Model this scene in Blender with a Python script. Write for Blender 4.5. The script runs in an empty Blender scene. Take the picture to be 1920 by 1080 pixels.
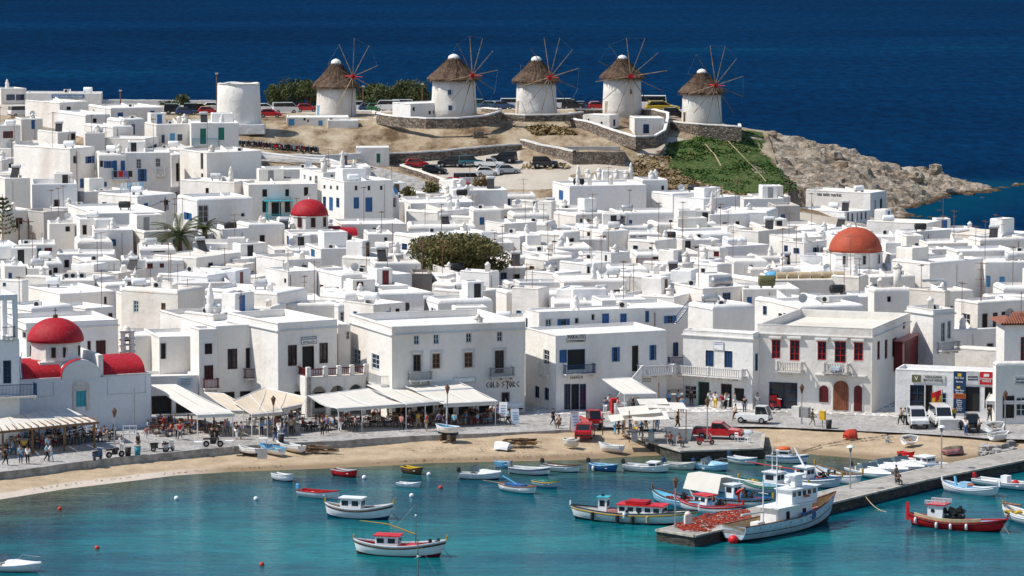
import bpy, bmesh, math, random
import numpy as np
from mathutils import Vector, Matrix
R = math.radians
rnd = random.Random(7)
SC = bpy.context.scene
COL = SC.collection
# ------------------------------------------------------------------ camera, sky, sun, exposure
F, CZ = 7175.0, 52.0
TH = math.atan(736.0 / F)
cam = bpy.data.cameras.new('camera'); camo = bpy.data.objects.new('camera', cam); COL.objects.link(camo)
cam.sensor_width = 36.0; cam.lens = F / 1920.0 * 36.0
cam.clip_start = 1.0; cam.clip_end = 60000.0
camo.location = (0, 0, CZ); camo.rotation_euler = (math.pi / 2 - TH, 0, 0)
SC.camera = camo
SUN_EL, SUN_T = R(53), R(6)
w = bpy.data.worlds.new('World'); SC.world = w; w.use_nodes = True
nt = w.node_tree; bg = nt.nodes['Background']
sky = nt.nodes.new('ShaderNodeTexSky'); sky.sky_type = 'NISHITA'; sky.sun_disc = False
sky.sun_elevation = SUN_EL
# direction to the sun: left, a touch towards the camera
SD = Vector((-math.cos(SUN_T) * math.cos(SUN_EL), -math.sin(SUN_T) * math.cos(SUN_EL), math.sin(SUN_EL)))
sky.sun_rotation = math.atan2(SD.x, SD.y)
sky.air_density = 1.0; sky.dust_density = 0.3; sky.ozone_density = 1.5
nt.links.new(sky.outputs[0], bg.inputs[0]); bg.inputs[1].default_value = 0.12
sl = bpy.data.lights.new('sun', 'SUN'); so = bpy.data.objects.new('sun', sl); COL.objects.link(so)
sl.energy = 4.4; sl.angle = R(0.5); sl.color = (1.0, 0.955, 0.87)
so.rotation_euler = (-SD).to_track_quat('-Z', 'Y').to_euler()
SC.view_settings.view_transform = 'Standard'; SC.view_settings.look = 'None'
SC.view_settings.exposure = 0.18; SC.view_settings.gamma = 1.0
SC.view_settings.use_curve_mapping = False
SC.render.engine = 'CYCLES'
SC.cycles.max_bounces = 6; SC.cycles.diffuse_bounces = 3; SC.cycles.glossy_bounces = 3
SC.cycles.transparent_max_bounces = 6; SC.cycles.transmission_bounces = 2
SC.cycles.use_denoising = True
SC.cycles.caustics_reflective = False; SC.cycles.caustics_refractive = False
# ------------------------------------------------------------------ photograph <-> place
ct, st = math.cos(TH), math.sin(TH)
def ray(px, py):
    u = (px - 960) / F; v = -(py - 540) / F
    return Vector((u, ct + v * st, -st + v * ct))
def W(px, py, z=0.0):                     # the point of height z seen at a pixel
    d = ray(px, py); t = (z - CZ) / d.z
    return Vector((d.x * t, d.y * t, z))
def V(px, py, Y):                         # the point at distance Y seen at a pixel
    d = ray(px, py); t = Y / d.y
    return Vector((d.x * t, Y, CZ + d.z * t))
def pix(p):
    x, y, z = p[0], p[1], p[2] - CZ
    dep = y * ct - z * st; up = y * st + z * ct
    return 960 + F * x / dep, 540 - F * up / dep
def ppm(Y): return F / Y
# ------------------------------------------------------------------ materials
MATS = {}
def newmat(name):
    m = bpy.data.materials.new(name); m.use_nodes = True
    n = m.node_tree; b = n.nodes['Principled BSDF']
    MATS[name] = m
    return m, n, b
def nd(n, t, **kw):
    x = n.nodes.new(t)
    for k, v in kw.items():
        if k in x.inputs: x.inputs[k].default_value = v
        else: setattr(x, k, v)
    return x
def ramp(n, stops, fac=None, interp='LINEAR'):
    r = n.nodes.new('ShaderNodeValToRGB'); r.color_ramp.interpolation = interp
    e = r.color_ramp.elements
    while len(e) < len(stops): e.new(0.5)
    for i, (p, c) in enumerate(stops):
        e[i].position = p; e[i].color = (*c, 1) if len(c) == 3 else c
    if fac is not None: n.links.new(fac, r.inputs[0])
    return r
def pos(n, scale=(1, 1, 1)):
    g = n.nodes.new('ShaderNodeNewGeometry')
    mp = n.nodes.new('ShaderNodeMapping'); mp.inputs['Scale'].default_value = scale
    n.links.new(g.outputs['Position'], mp.inputs['Vector'])
    return mp.outputs[0]
def noise(n, vec, scale, detail=4, rough=0.55):
    x = n.nodes.new('ShaderNodeTexNoise'); x.inputs['Scale'].default_value = scale
    x.inputs['Detail'].default_value = detail; x.inputs['Roughness'].default_value = rough
    n.links.new(vec, x.inputs['Vector']); return x.outputs['Fac']
def mixc(n, fac, a, b, mode='MIX'):
    x = n.nodes.new('ShaderNodeMix'); x.data_type = 'RGBA'; x.blend_type = mode
    if isinstance(fac, (int, float)): x.inputs[0].default_value = fac
    else: n.links.new(fac, x.inputs[0])
    for s, v in ((6, a), (7, b)):
        if isinstance(v, tuple): x.inputs[s].default_value = (*v, 1)
        else: n.links.new(v, x.inputs[s])
    return x.outputs[2]
def bump(n, b, h, strength=0.3, dist=0.05):
    x = n.nodes.new('ShaderNodeBump'); x.inputs['Strength'].default_value = strength; x.inputs['Distance'].default_value = dist
    n.links.new(h, x.inputs['Height']); n.links.new(x.outputs[0], b.inputs['Normal'])
def flat(name, c, rough=0.6, var=0.12, metal=0.0, spec=0.3, scale=1.5):
    m, n, b = newmat(name)
    b.inputs['Roughness'].default_value = rough; b.inputs['Metallic'].default_value = metal
    b.inputs['Specular IOR Level'].default_value = spec
    f = noise(n, pos(n), scale, 3)
    d = tuple(x * (1 - 2 * var) for x in c); e = tuple(min(1, x * (1 + var)) for x in c)
    r = ramp(n, [(0.3, d), (0.7, e)], f)
    n.links.new(r.outputs[0], b.inputs['Base Color'])
    return m
def plaster(name, c, stain, amount=0.5, sc=0.22):
    m, n, b = newmat(name); b.inputs['Roughness'].default_value = 0.9; b.inputs['Specular IOR Level'].default_value = 0.1
    f1 = noise(n, pos(n, (1, 1, 0.35)), sc, 6, 0.62)
    f2 = noise(n, pos(n, (2.2, 2.2, 0.16)), 0.9, 4, 0.6)          # rain streaks
    f3 = noise(n, pos(n), 2.6, 4, 0.6)
    r1 = ramp(n, [(0.48, (0, 0, 0)), (0.72, (1, 1, 1))], f1)
    r2 = ramp(n, [(0.55, (0, 0, 0)), (0.8, (1, 1, 1))], f2)
    a = n.nodes.new('ShaderNodeMath'); a.operation = 'MULTIPLY_ADD'; a.inputs[1].default_value = 0.45
    n.links.new(r2.outputs[0], a.inputs[0]); n.links.new(r1.outputs[0], a.inputs[2])
    k = n.nodes.new('ShaderNodeMath'); k.operation = 'MULTIPLY'; k.inputs[1].default_value = amount; k.use_clamp = True
    n.links.new(a.outputs[0], k.inputs[0])
    col = mixc(n, k.outputs[0], c, stain)
    r3 = ramp(n, [(0.3, (0.93, 0.93, 0.93)), (0.7, (1, 1, 1))], f3)
    col = mixc(n, 1.0, col, r3.outputs[0], 'MULTIPLY')
    oi = n.nodes.new('ShaderNodeObjectInfo'); ro = ramp(n, [(0.0, (0.94, 0.915, 0.885)), (0.35, (1, 0.985, 0.965)), (0.7, (1, 1, 1)), (1.0, (0.95, 0.965, 0.99))], oi.outputs['Random'])
    col = mixc(n, 1.0, col, ro.outputs[0], 'MULTIPLY')
    n.links.new(col, b.inputs['Base Color'])
    hb2 = n.nodes.new('ShaderNodeMath'); hb2.operation = 'MULTIPLY_ADD'; hb2.inputs[1].default_value = 2.5
    n.links.new(noise(n, pos(n), 0.45, 2, 0.5), hb2.inputs[0]); n.links.new(noise(n, pos(n), 1.6, 5, 0.6), hb2.inputs[2])
    bump(n, b, hb2.outputs[0], 0.5, 0.12)
    bv = n.nodes.new('ShaderNodeBevel'); bv.samples = 4; bv.inputs['Radius'].default_value = 0.22
    n.links.new(bv.outputs[0], [x for x in n.nodes if x.bl_idname == 'ShaderNodeBump'][0].inputs['Normal'])
    return m
plaster('white', (0.82, 0.79, 0.75), (0.58, 0.52, 0.46), 0.55)
plaster('white_b', (0.79, 0.785, 0.785), (0.62, 0.61, 0.61), 0.4, 0.16)
plaster('white_w', (0.81, 0.78, 0.75), (0.58, 0.51, 0.45), 0.6, 0.3)
plaster('cream', (0.77, 0.715, 0.65), (0.54, 0.46, 0.38), 0.6, 0.3)
plaster('grey_wall', (0.50, 0.47, 0.44), (0.32, 0.28, 0.25), 0.7, 0.4)
plaster('shed', (0.27, 0.23, 0.20), (0.17, 0.14, 0.12), 0.7, 0.5)
plaster('mill_white', (0.74, 0.70, 0.65), (0.50, 0.43, 0.37), 0.75, 0.33)
plaster('roof_white', (0.83, 0.815, 0.79), (0.60, 0.54, 0.46), 0.6, 0.2)
plaster('roof_cream', (0.72, 0.67, 0.59), (0.50, 0.43, 0.35), 0.6, 0.2)
flat('blue', (0.025, 0.115, 0.30), 0.5); flat('navy', (0.012, 0.045, 0.12), 0.5)
flat('sky_blue', (0.10, 0.36, 0.60), 0.5); flat('teal', (0.03, 0.22, 0.30), 0.5); flat('green_paint', (0.02, 0.19, 0.13), 0.5)
flat('turquoise', (0.06, 0.42, 0.50), 0.5)
flat('red', (0.42, 0.012, 0.018), 0.55); flat('dark_red', (0.13, 0.012, 0.014), 0.5); flat('maroon', (0.055, 0.010, 0.012), 0.5)
flat('bright_red', (0.62, 0.015, 0.02), 0.45); flat('orange', (0.65, 0.12, 0.02), 0.5); flat('orange_red', (0.55, 0.055, 0.03), 0.6)
flat('yellow', (0.70, 0.42, 0.03), 0.5); flat('brown', (0.10, 0.055, 0.03), 0.6); flat('wood', (0.26, 0.13, 0.055), 0.6, 0.25)
flat('pale_wood', (0.42, 0.29, 0.16), 0.7, 0.25); flat('grey_wood', (0.20, 0.16, 0.12), 0.8, 0.3)
flat('grey', (0.28, 0.28, 0.28), 0.6); flat('pale_grey', (0.55, 0.55, 0.55), 0.6); flat('dark', (0.022, 0.022, 0.024), 0.6)
flat('black', (0.012, 0.012, 0.013), 0.5); flat('white_paint', (0.80, 0.80, 0.80), 0.35, 0.05, spec=0.4); flat('off_white', (0.66, 0.64, 0.60), 0.6, 0.1)
flat('light_blue', (0.32, 0.55, 0.72), 0.5); flat('cyan_paint', (0.15, 0.50, 0.68), 0.5); flat('pale_blue', (0.50, 0.60, 0.68), 0.5)
flat('pink', (0.52, 0.22, 0.20), 0.6); flat('green', (0.03, 0.28, 0.06), 0.5); flat('olive', (0.12, 0.12, 0.05), 0.7); flat('gold', (0.50, 0.30, 0.04), 0.5)
flat('metal', (0.42, 0.42, 0.43), 0.4, 0.1, 0.6); flat('rust', (0.22, 0.11, 0.07), 0.8, 0.25); flat('tan', (0.48, 0.36, 0.22), 0.8)
flat('rubber', (0.016, 0.016, 0.017), 0.8); flat('skin', (0.42, 0.22, 0.14), 0.6); flat('hair', (0.03, 0.018, 0.012), 0.6); flat('fair_hair', (0.35, 0.22, 0.09), 0.6)
flat('denim', (0.06, 0.11, 0.22), 0.8); flat('shirt_blue', (0.12, 0.33, 0.58), 0.8); flat('khaki', (0.34, 0.29, 0.2), 0.8); flat('violet', (0.22, 0.18, 0.36), 0.8)
flat('silver_paint', (0.40, 0.45, 0.50), 0.3, 0.05, 0.5); flat('net_red', (0.42, 0.055, 0.03), 0.9, 0.4, scale=5); flat('net_yellow', (0.48, 0.33, 0.04), 0.9, 0.35, scale=4)
flat('purple', (0.16, 0.04, 0.14), 0.5)
def coat(name, c):
    m = flat(name, c, 0.25, 0.03, spec=0.5); m.node_tree.nodes['Principled BSDF'].inputs['Coat Weight'].default_value = 0.4
for k, c in dict(car_red=(0.50, 0.010, 0.016), car_white=(0.78, 0.78, 0.77), car_black=(0.012, 0.014, 0.02), car_blue=(0.02, 0.07, 0.19), car_green=(0.02, 0.22, 0.07),
                 car_yellow=(0.62, 0.42, 0.03), car_silver=(0.42, 0.45, 0.48), car_teal=(0.02, 0.16, 0.20)).items(): coat(k, c)
m, n, b = newmat('glass'); b.inputs['Base Color'].default_value = (0.018, 0.022, 0.028, 1); b.inputs['Roughness'].default_value = 0.08; b.inputs['Specular IOR Level'].default_value = 0.5
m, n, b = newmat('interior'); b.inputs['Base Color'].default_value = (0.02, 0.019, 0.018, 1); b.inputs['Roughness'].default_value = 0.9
m, n, b = newmat('display'); b.inputs['Roughness'].default_value = 0.4
v = n.nodes.new('ShaderNodeTexVoronoi'); v.inputs['Scale'].default_value = 3.2; n.links.new(pos(n), v.inputs['Vector'])
r = ramp(n, [(0.0, (0.10, 0.07, 0.05)), (0.5, (0.42, 0.36, 0.27)), (1.0, (0.25, 0.24, 0.24))], v.outputs['Color']); n.links.new(r.outputs[0], b.inputs['Base Color'])
flat('door_wood', (0.23, 0.075, 0.035), 0.6, 0.25); flat('ink', (0.07, 0.065, 0.06), 0.8, 0.3, scale=4); flat('panel', (0.045, 0.042, 0.045), 0.25, 0.1); flat('screen', (0.10, 0.14, 0.16), 0.15, 0.05, spec=0.5); flat('coping', (0.46, 0.42, 0.36), 0.85, 0.2)
# canvas: lets some light through
def canvas(name, c):
    m, n, b = newmat(name); b.inputs['Roughness'].default_value = 0.9
    f = noise(n, pos(n), 0.7, 4); r = ramp(n, [(0.3, tuple(x * 0.88 for x in c)), (0.7, c)], f); n.links.new(r.outputs[0], b.inputs['Base Color'])
    t = n.nodes.new('ShaderNodeBsdfTranslucent'); t.inputs[0].default_value = (*c, 1)
    mx = n.nodes.new('ShaderNodeMixShader'); mx.inputs[0].default_value = 0.13
    n.links.new(b.outputs[0], mx.inputs[1]); n.links.new(t.outputs[0], mx.inputs[2])
    n.links.new(mx.outputs[0], n.nodes['Material Output'].inputs[0])
canvas('canvas_white', (0.79, 0.74, 0.66)); canvas('canvas_cream', (0.72, 0.60, 0.46))
# weathered red domes
def dome_mat(name, c, worn, amt):
    m, n, b = newmat(name); b.inputs['Roughness'].default_value = 0.65; b.inputs['Specular IOR Level'].default_value = 0.25
    f = noise(n, pos(n), 0.8, 6, 0.65); g = noise(n, pos(n), 5.0, 4, 0.7)
    r = ramp(n, [(0.40, (0, 0, 0)), (0.75, (1, 1, 1))], f); k = ramp(n, [(0.56, (0, 0, 0)), (0.70, (amt, amt, amt))], g)
    sk = ramp(n, [(0.5, (0, 0, 0)), (0.75, (0.55, 0.55, 0.55))], noise(n, pos(n, (3, 3, 0.5)), 1.2, 4, 0.7))
    col = mixc(n, r.outputs[0], c, tuple(x * 0.66 for x in c)); col = mixc(n, sk.outputs[0], col, tuple(min(1, x * 1.25 + .03) for x in c)); col = mixc(n, k.outputs[0], col, worn)
    n.links.new(col, b.inputs['Base Color']); bump(n, b, g, 0.2, 0.05)
dome_mat('dome_red', (0.39, 0.009, 0.020), (0.46, 0.13, 0.09), 0.6); dome_mat('dome_orange', (0.42, 0.075, 0.035), (0.22, 0.10, 0.06), 0.85)
dome_mat('terracotta', (0.27, 0.10, 0.06), (0.16, 0.09, 0.07), 0.6); dome_mat('dome_blue', (0.04, 0.20, 0.46), (0.2, 0.35, 0.5), 0.4)
# rubble walling
m, n, b = newmat('rubble'); b.inputs['Roughness'].default_value = 0.95
v = n.nodes.new('ShaderNodeTexVoronoi'); v.inputs['Scale'].default_value = 2.6; n.links.new(pos(n, (1, 1, 1.5)), v.inputs['Vector'])
v2 = n.nodes.new('ShaderNodeTexVoronoi'); v2.feature = 'DISTANCE_TO_EDGE'; v2.inputs['Scale'].default_value = 2.6; n.links.new(pos(n, (1, 1, 1.5)), v2.inputs['Vector'])
s = n.nodes.new('ShaderNodeSeparateColor'); n.links.new(v.outputs['Color'], s.inputs[0])
r = ramp(n, [(0.0, (0.10, 0.075, 0.06)), (0.5, (0.20, 0.155, 0.12)), (1.0, (0.33, 0.28, 0.23))], s.outputs[0])
e = ramp(n, [(0.0, (0.35, 0.33, 0.3)), (0.12, (1, 1, 1))], v2.outputs[0])
n.links.new(mixc(n, 1.0, r.outputs[0], e.outputs[0], 'MULTIPLY'), b.inputs['Base Color']); bump(n, b, v2.outputs[0], 0.8, 0.2)
# paving with pale joints
def paving(name, c1, c2, joint, sc, jw=0.06):
    m, n, b = newmat(name); b.inputs['Roughness'].default_value = 0.85
    v = n.nodes.new('ShaderNodeTexVoronoi'); v.inputs['Scale'].default_value = sc; n.links.new(pos(n), v.inputs['Vector'])
    v2 = n.nodes.new('ShaderNodeTexVoronoi'); v2.feature = 'DISTANCE_TO_EDGE'; v2.inputs['Scale'].default_value = sc; n.links.new(pos(n), v2.inputs['Vector'])
    s = n.nodes.new('ShaderNodeSeparateColor'); n.links.new(v.outputs['Color'], s.inputs[0])
    r = ramp(n, [(0.0, c1), (1.0, c2)], s.outputs[0])
    e = ramp(n, [(jw * 0.5, (1, 1, 1)), (jw * 1.3, (0, 0, 0))], v2.outputs[0])
    col = mixc(n, e.outputs[0], r.outputs[0], joint)
    d = ramp(n, [(0.35, (0.72, 0.70, 0.68)), (0.65, (1, 1, 1))], noise(n, pos(n), 0.25, 5, 0.6))
    n.links.new(mixc(n, 1.0, col, d.outputs[0], 'MULTIPLY'), b.inputs['Base Color']); bump(n, b, v2.outputs[0], 0.4, 0.05)
paving('promenade', (0.29, 0.275, 0.26), (0.41, 0.39, 0.37), (0.52, 0.50, 0.47), 1.4)
paving('pier_slabs', (0.30, 0.28, 0.25), (0.42, 0.39, 0.35), (0.46, 0.43, 0.38), 1.1, 0.04)
paving('white_joints', (0.30, 0.28, 0.26), (0.40, 0.38, 0.36), (0.78, 0.77, 0.75), 1.3, 0.14)
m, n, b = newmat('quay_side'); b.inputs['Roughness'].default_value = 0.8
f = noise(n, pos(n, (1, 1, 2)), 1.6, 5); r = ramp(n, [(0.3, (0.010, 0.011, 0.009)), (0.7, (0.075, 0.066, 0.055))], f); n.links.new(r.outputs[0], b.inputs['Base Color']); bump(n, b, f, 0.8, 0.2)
m, n, b = newmat('old_concrete'); b.inputs['Roughness'].default_value = 0.9
f = noise(n, pos(n), 1.2, 6, 0.65); r = ramp(n, [(0.35, (0.20, 0.185, 0.17)), (0.65, (0.44, 0.415, 0.38))], f); n.links.new(r.outputs[0], b.inputs['Base Color']); bump(n, b, f, 0.5, 0.1)
# sand
m, n, b = newmat('sand'); b.inputs['Roughness'].default_value = 0.95
at = n.nodes.new('ShaderNodeAttribute'); at.attribute_name = 'wet'
f = noise(n, pos(n), 0.5, 6, 0.7); g = noise(n, pos(n), 7, 4, 0.7)
r = ramp(n, [(0.3, (0.34, 0.245, 0.15)), (0.7, (0.55, 0.425, 0.28))], f)
k = ramp(n, [(0.35, (0.75, 0.75, 0.75)), (0.65, (1.1, 1.1, 1.1))], g)
col = mixc(n, 1.0, r.outputs[0], k.outputs[0], 'MULTIPLY')
s = n.nodes.new('ShaderNodeSeparateColor'); n.links.new(at.outputs['Color'], s.inputs[0])
col = mixc(n, s.outputs[0], col, (0.24, 0.165, 0.095)); col = mixc(n, s.outputs[1], col, (0.55, 0.47, 0.40))
n.links.new(col, b.inputs['Base Color']); bump(n, b, f, 0.6, 0.3)
# hill earth: dry grass, bare soil, green cover and car park told apart by the 'zone' attribute
m, n, b = newmat('hillside'); b.inputs['Roughness'].default_value = 0.95; b.inputs['Specular IOR Level'].default_value = 0.1
at = n.nodes.new('ShaderNodeAttribute'); at.attribute_name = 'zone'
s = n.nodes.new('ShaderNodeSeparateColor'); n.links.new(at.outputs['Color'], s.inputs[0])
f = noise(n, pos(n, (1, 0.45, 1)), 0.22, 7, 0.68); g = noise(n, pos(n), 2.2, 5, 0.7)
r = ramp(n, [(0.36, (0.13, 0.085, 0.05)), (0.46, (0.29, 0.21, 0.135)), (0.55, (0.42, 0.33, 0.225)), (0.72, (0.58, 0.49, 0.37))], f)
k = ramp(n, [(0.35, (0.7, 0.7, 0.7)), (0.65, (1.05, 1.05, 1.05))], g)
dry = mixc(n, 1.0, r.outputs[0], k.outputs[0], 'MULTIPLY')
lot = ramp(n, [(0.3, (0.42, 0.36, 0.29)), (0.7, (0.56, 0.50, 0.42))], f)
grn = ramp(n, [(0.34, (0.022, 0.050, 0.012)), (0.5, (0.050, 0.095, 0.022)), (0.62, (0.17, 0.15, 0.065)), (0.75, (0.30, 0.24, 0.15))], g)
def soft(o):
    mm = n.nodes.new('ShaderNodeMath'); mm.operation = 'ADD'; n.links.new(o, mm.inputs[0])
    q = n.nodes.new('ShaderNodeMath'); q.operation = 'MULTIPLY_ADD'; q.inputs[1].default_value = 0.7; q.inputs[2].default_value = -0.35; n.links.new(g, q.inputs[0]); n.links.new(q.outputs[0], mm.inputs[1])
    return ramp(n, [(0.42, (0, 0, 0)), (0.58, (1, 1, 1))], mm.outputs[0]).outputs[0]
col = mixc(n, soft(s.outputs[0]), dry, lot.outputs[0]); col = mixc(n, soft(s.outputs[1]), col, grn.outputs[0])
n.links.new(col, b.inputs['Base Color']); bump(n, b, g, 0.7, 0.25)
# rock
m, n, b = newmat('rock'); b.inputs['Roughness'].default_value = 0.9; b.inputs['Specular IOR Level'].default_value = 0.15
f = noise(n, pos(n), 0.35, 8, 0.7); g = noise(n, pos(n, (1, 1, 3)), 1.6, 5, 0.7)
r = ramp(n, [(0.28, (0.15, 0.10, 0.065)), (0.40, (0.30, 0.225, 0.155)), (0.54, (0.49, 0.405, 0.31)), (0.72, (0.62, 0.545, 0.45))], f)
k = ramp(n, [(0.3, (0.55, 0.55, 0.55)), (0.6, (1.05, 1.05, 1.05))], g)
sx = n.nodes.new('ShaderNodeSeparateXYZ'); n.links.new(pos(n), sx.inputs[0])
wet = ramp(n, [(0.0, (1, 1, 1)), (0.55, (1, 1, 1)), (0.75, (0, 0, 0))], None)
mr = n.nodes.new('ShaderNodeMapRange'); mr.inputs[1].default_value = -0.6; mr.inputs[2].default_value = 1.0; n.links.new(sx.outputs[2], mr.inputs[0]); n.links.new(mr.outputs[0], wet.inputs[0])
col = mixc(n, 1.0, r.outputs[0], k.outputs[0], 'MULTIPLY'); col = mixc(n, wet.outputs[0], col, (0.12, 0.08, 0.045))
n.links.new(col, b.inputs['Base Color']); bump(n, b, g, 1.0, 0.5)
# thatch
m, n, b = newmat('thatch'); b.inputs['Roughness'].default_value = 1.0; b.inputs['Specular IOR Level'].default_value = 0.05
f = noise(n, pos(n), 1.1, 5, 0.7); g = noise(n, pos(n, (1, 1, 0.25)), 6, 3)
r = ramp(n, [(0.3, (0.060, 0.038, 0.027)), (0.7, (0.20, 0.135, 0.098))], f); k = ramp(n, [(0.3, (0.6, 0.6, 0.6)), (0.7, (1.1, 1.1, 1.1))], g)
n.links.new(mixc(n, 1.0, r.outputs[0], k.outputs[0], 'MULTIPLY'), b.inputs['Base Color']); bump(n, b, g, 0.8, 0.1)
# leaves
def leafmat(name, a, c, d, sc=0.6):
    m, n, b = newmat(name); b.inputs['Roughness'].default_value = 0.7; b.inputs['Specular IOR Level'].default_value = 0.15
    f = noise(n, pos(n), sc, 4, 0.7); r = ramp(n, [(0.3, a), (0.5, c), (0.75, d)], f); n.links.new(r.outputs[0], b.inputs['Base Color'])
leafmat('tamarisk', (0.060, 0.062, 0.022), (0.140, 0.128, 0.048), (0.26, 0.195, 0.09), 0.9)
leafmat('pine_leaf', (0.035, 0.050, 0.018), (0.080, 0.100, 0.036), (0.14, 0.155, 0.065))
leafmat('palm_leaf', (0.022, 0.034, 0.012), (0.05, 0.065, 0.022), (0.11, 0.12, 0.045))
leafmat('green_leaf', (0.018, 0.06, 0.012), (0.04, 0.115, 0.022), (0.08, 0.17, 0.04))
leafmat('ground_cover', (0.020, 0.052, 0.011), (0.050, 0.108, 0.022), (0.19, 0.17, 0.07), 0.3)
leafmat('dry_scrub', (0.10, 0.07, 0.03), (0.22, 0.155, 0.07), (0.33, 0.25, 0.13), 0.5)
# water: sea bed, depth and painted-in ripple light give the colour, the surface mirrors
m, n, b = newmat('water')
at = n.nodes.new('ShaderNodeAttribute'); at.attribute_name = 'bed'
s = n.nodes.new('ShaderNodeSeparateColor'); n.links.new(at.outputs['Color'], s.inputs[0])
big = noise(n, pos(n, (0.35, 1, 1)), 0.035, 5, 0.6); mid = noise(n, pos(n, (0.5, 1, 1)), 0.16, 5, 0.65)
harb = ramp(n, [(0.36, (0.0006, 0.021, 0.054)), (0.45, (0.0010, 0.064, 0.092)), (0.57, (0.0024, 0.138, 0.150))], big)
weed = ramp(n, [(0.50, (0, 0, 0)), (0.62, (1, 1, 1))], mid)
shal = ramp(n, [(0.35, (0.05, 0.055, 0.035)), (0.6, (0.10, 0.11, 0.06))], mid)
edge = ramp(n, [(0.0, (0, 0, 0)), (0.25, (0.18, 0.18, 0.18)), (0.75, (0.75, 0.75, 0.75)), (1.0, (1, 1, 1))], s.outputs[0])
hb_ = mixc(n, edge.outputs[0], harb.outputs[0], shal.outputs[0])
wk = n.nodes.new('ShaderNodeMath'); wk.operation = 'MULTIPLY'; n.links.new(weed.outputs[0], wk.inputs[0]); wr_ = ramp(n, [(0.0, (0.12, 0.12, 0.12)), (0.3, (0.75, 0.75, 0.75)), (0.9, (0.5, 0.5, 0.5))], s.outputs[0]); n.links.new(wr_.outputs[0], wk.inputs[1])
hc = mixc(n, wk.outputs[0], hb_, (0.018, 0.026, 0.034))
rp = ramp(n, [(0.36, (0.66, 0.70, 0.74)), (0.64, (1.3, 1.26, 1.22))], noise(n, pos(n, (0.3, 0.8, 1)), 1.1, 5, 0.7))  # light and dark of the ripples painted into the harbour colour
hc = mixc(n, 1.0, hc, rp.outputs[0], 'MULTIPLY')
far_n = noise(n, pos(n, (0.5, 1, 1)), 0.006, 6, 0.62)
fark = ramp(n, [(0.35, (0.0001, 0.0145, 0.050)), (0.62, (0.0002, 0.0225, 0.070)), (0.80, (0.0005, 0.045, 0.095))], far_n)
fine = noise(n, pos(n, (0.55, 0.16, 1)), 0.55, 5, 0.75)
fm = ramp(n, [(0.34, (0.55, 0.6, 0.66)), (0.66, (1.45, 1.4, 1.32))], fine)  # wavelet light and dark painted into the open sea colour
farc = mixc(n, 1.0, fark.outputs[0], fm.outputs[0], 'MULTIPLY')
teal = mixc(n, s.outputs[2], farc, (0.0015, 0.042, 0.080))
col = mixc(n, s.outputs[1], teal, hc)
ln = n.nodes.new('ShaderNodeBsdfDiffuse'); n.links.new(col, ln.inputs[0])
gl = n.nodes.new('ShaderNodeBsdfGlossy'); gl.inputs['Roughness'].default_value = 0.04; gl.inputs[0].default_value = (0.80, 0.93, 0.97, 1)
h1 = noise(n, pos(n, (0.45, 1, 1)), 1.1, 4, 0.6)
bp = n.nodes.new('ShaderNodeBump'); bp.inputs['Strength'].default_value = 0.8; bp.inputs['Distance'].default_value = 0.095; n.links.new(h1, bp.inputs['Height'])
n.links.new(bp.outputs[0], gl.inputs['Normal'])
fr = n.nodes.new('ShaderNodeFresnel'); fr.inputs[0].default_value = 1.33; n.links.new(bp.outputs[0], fr.inputs['Normal'])
amt = n.nodes.new('ShaderNodeMapRange'); amt.inputs[3].default_value = 0.010; amt.inputs[4].default_value = 0.62; n.links.new(s.outputs[1], amt.inputs[0])
mu = n.nodes.new('ShaderNodeMath'); mu.operation = 'MULTIPLY'; n.links.new(fr.outputs[0], mu.inputs[0]); n.links.new(amt.outputs[0], mu.inputs[1])
mx = n.nodes.new('ShaderNodeMixShader'); n.links.new(mu.outputs[0], mx.inputs[0]); n.links.new(ln.outputs[0], mx.inputs[1]); n.links.new(gl.outputs[0], mx.inputs[2])
n.links.new(mx.outputs[0], n.nodes['Material Output'].inputs[0]); n.nodes.remove(b)
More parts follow.
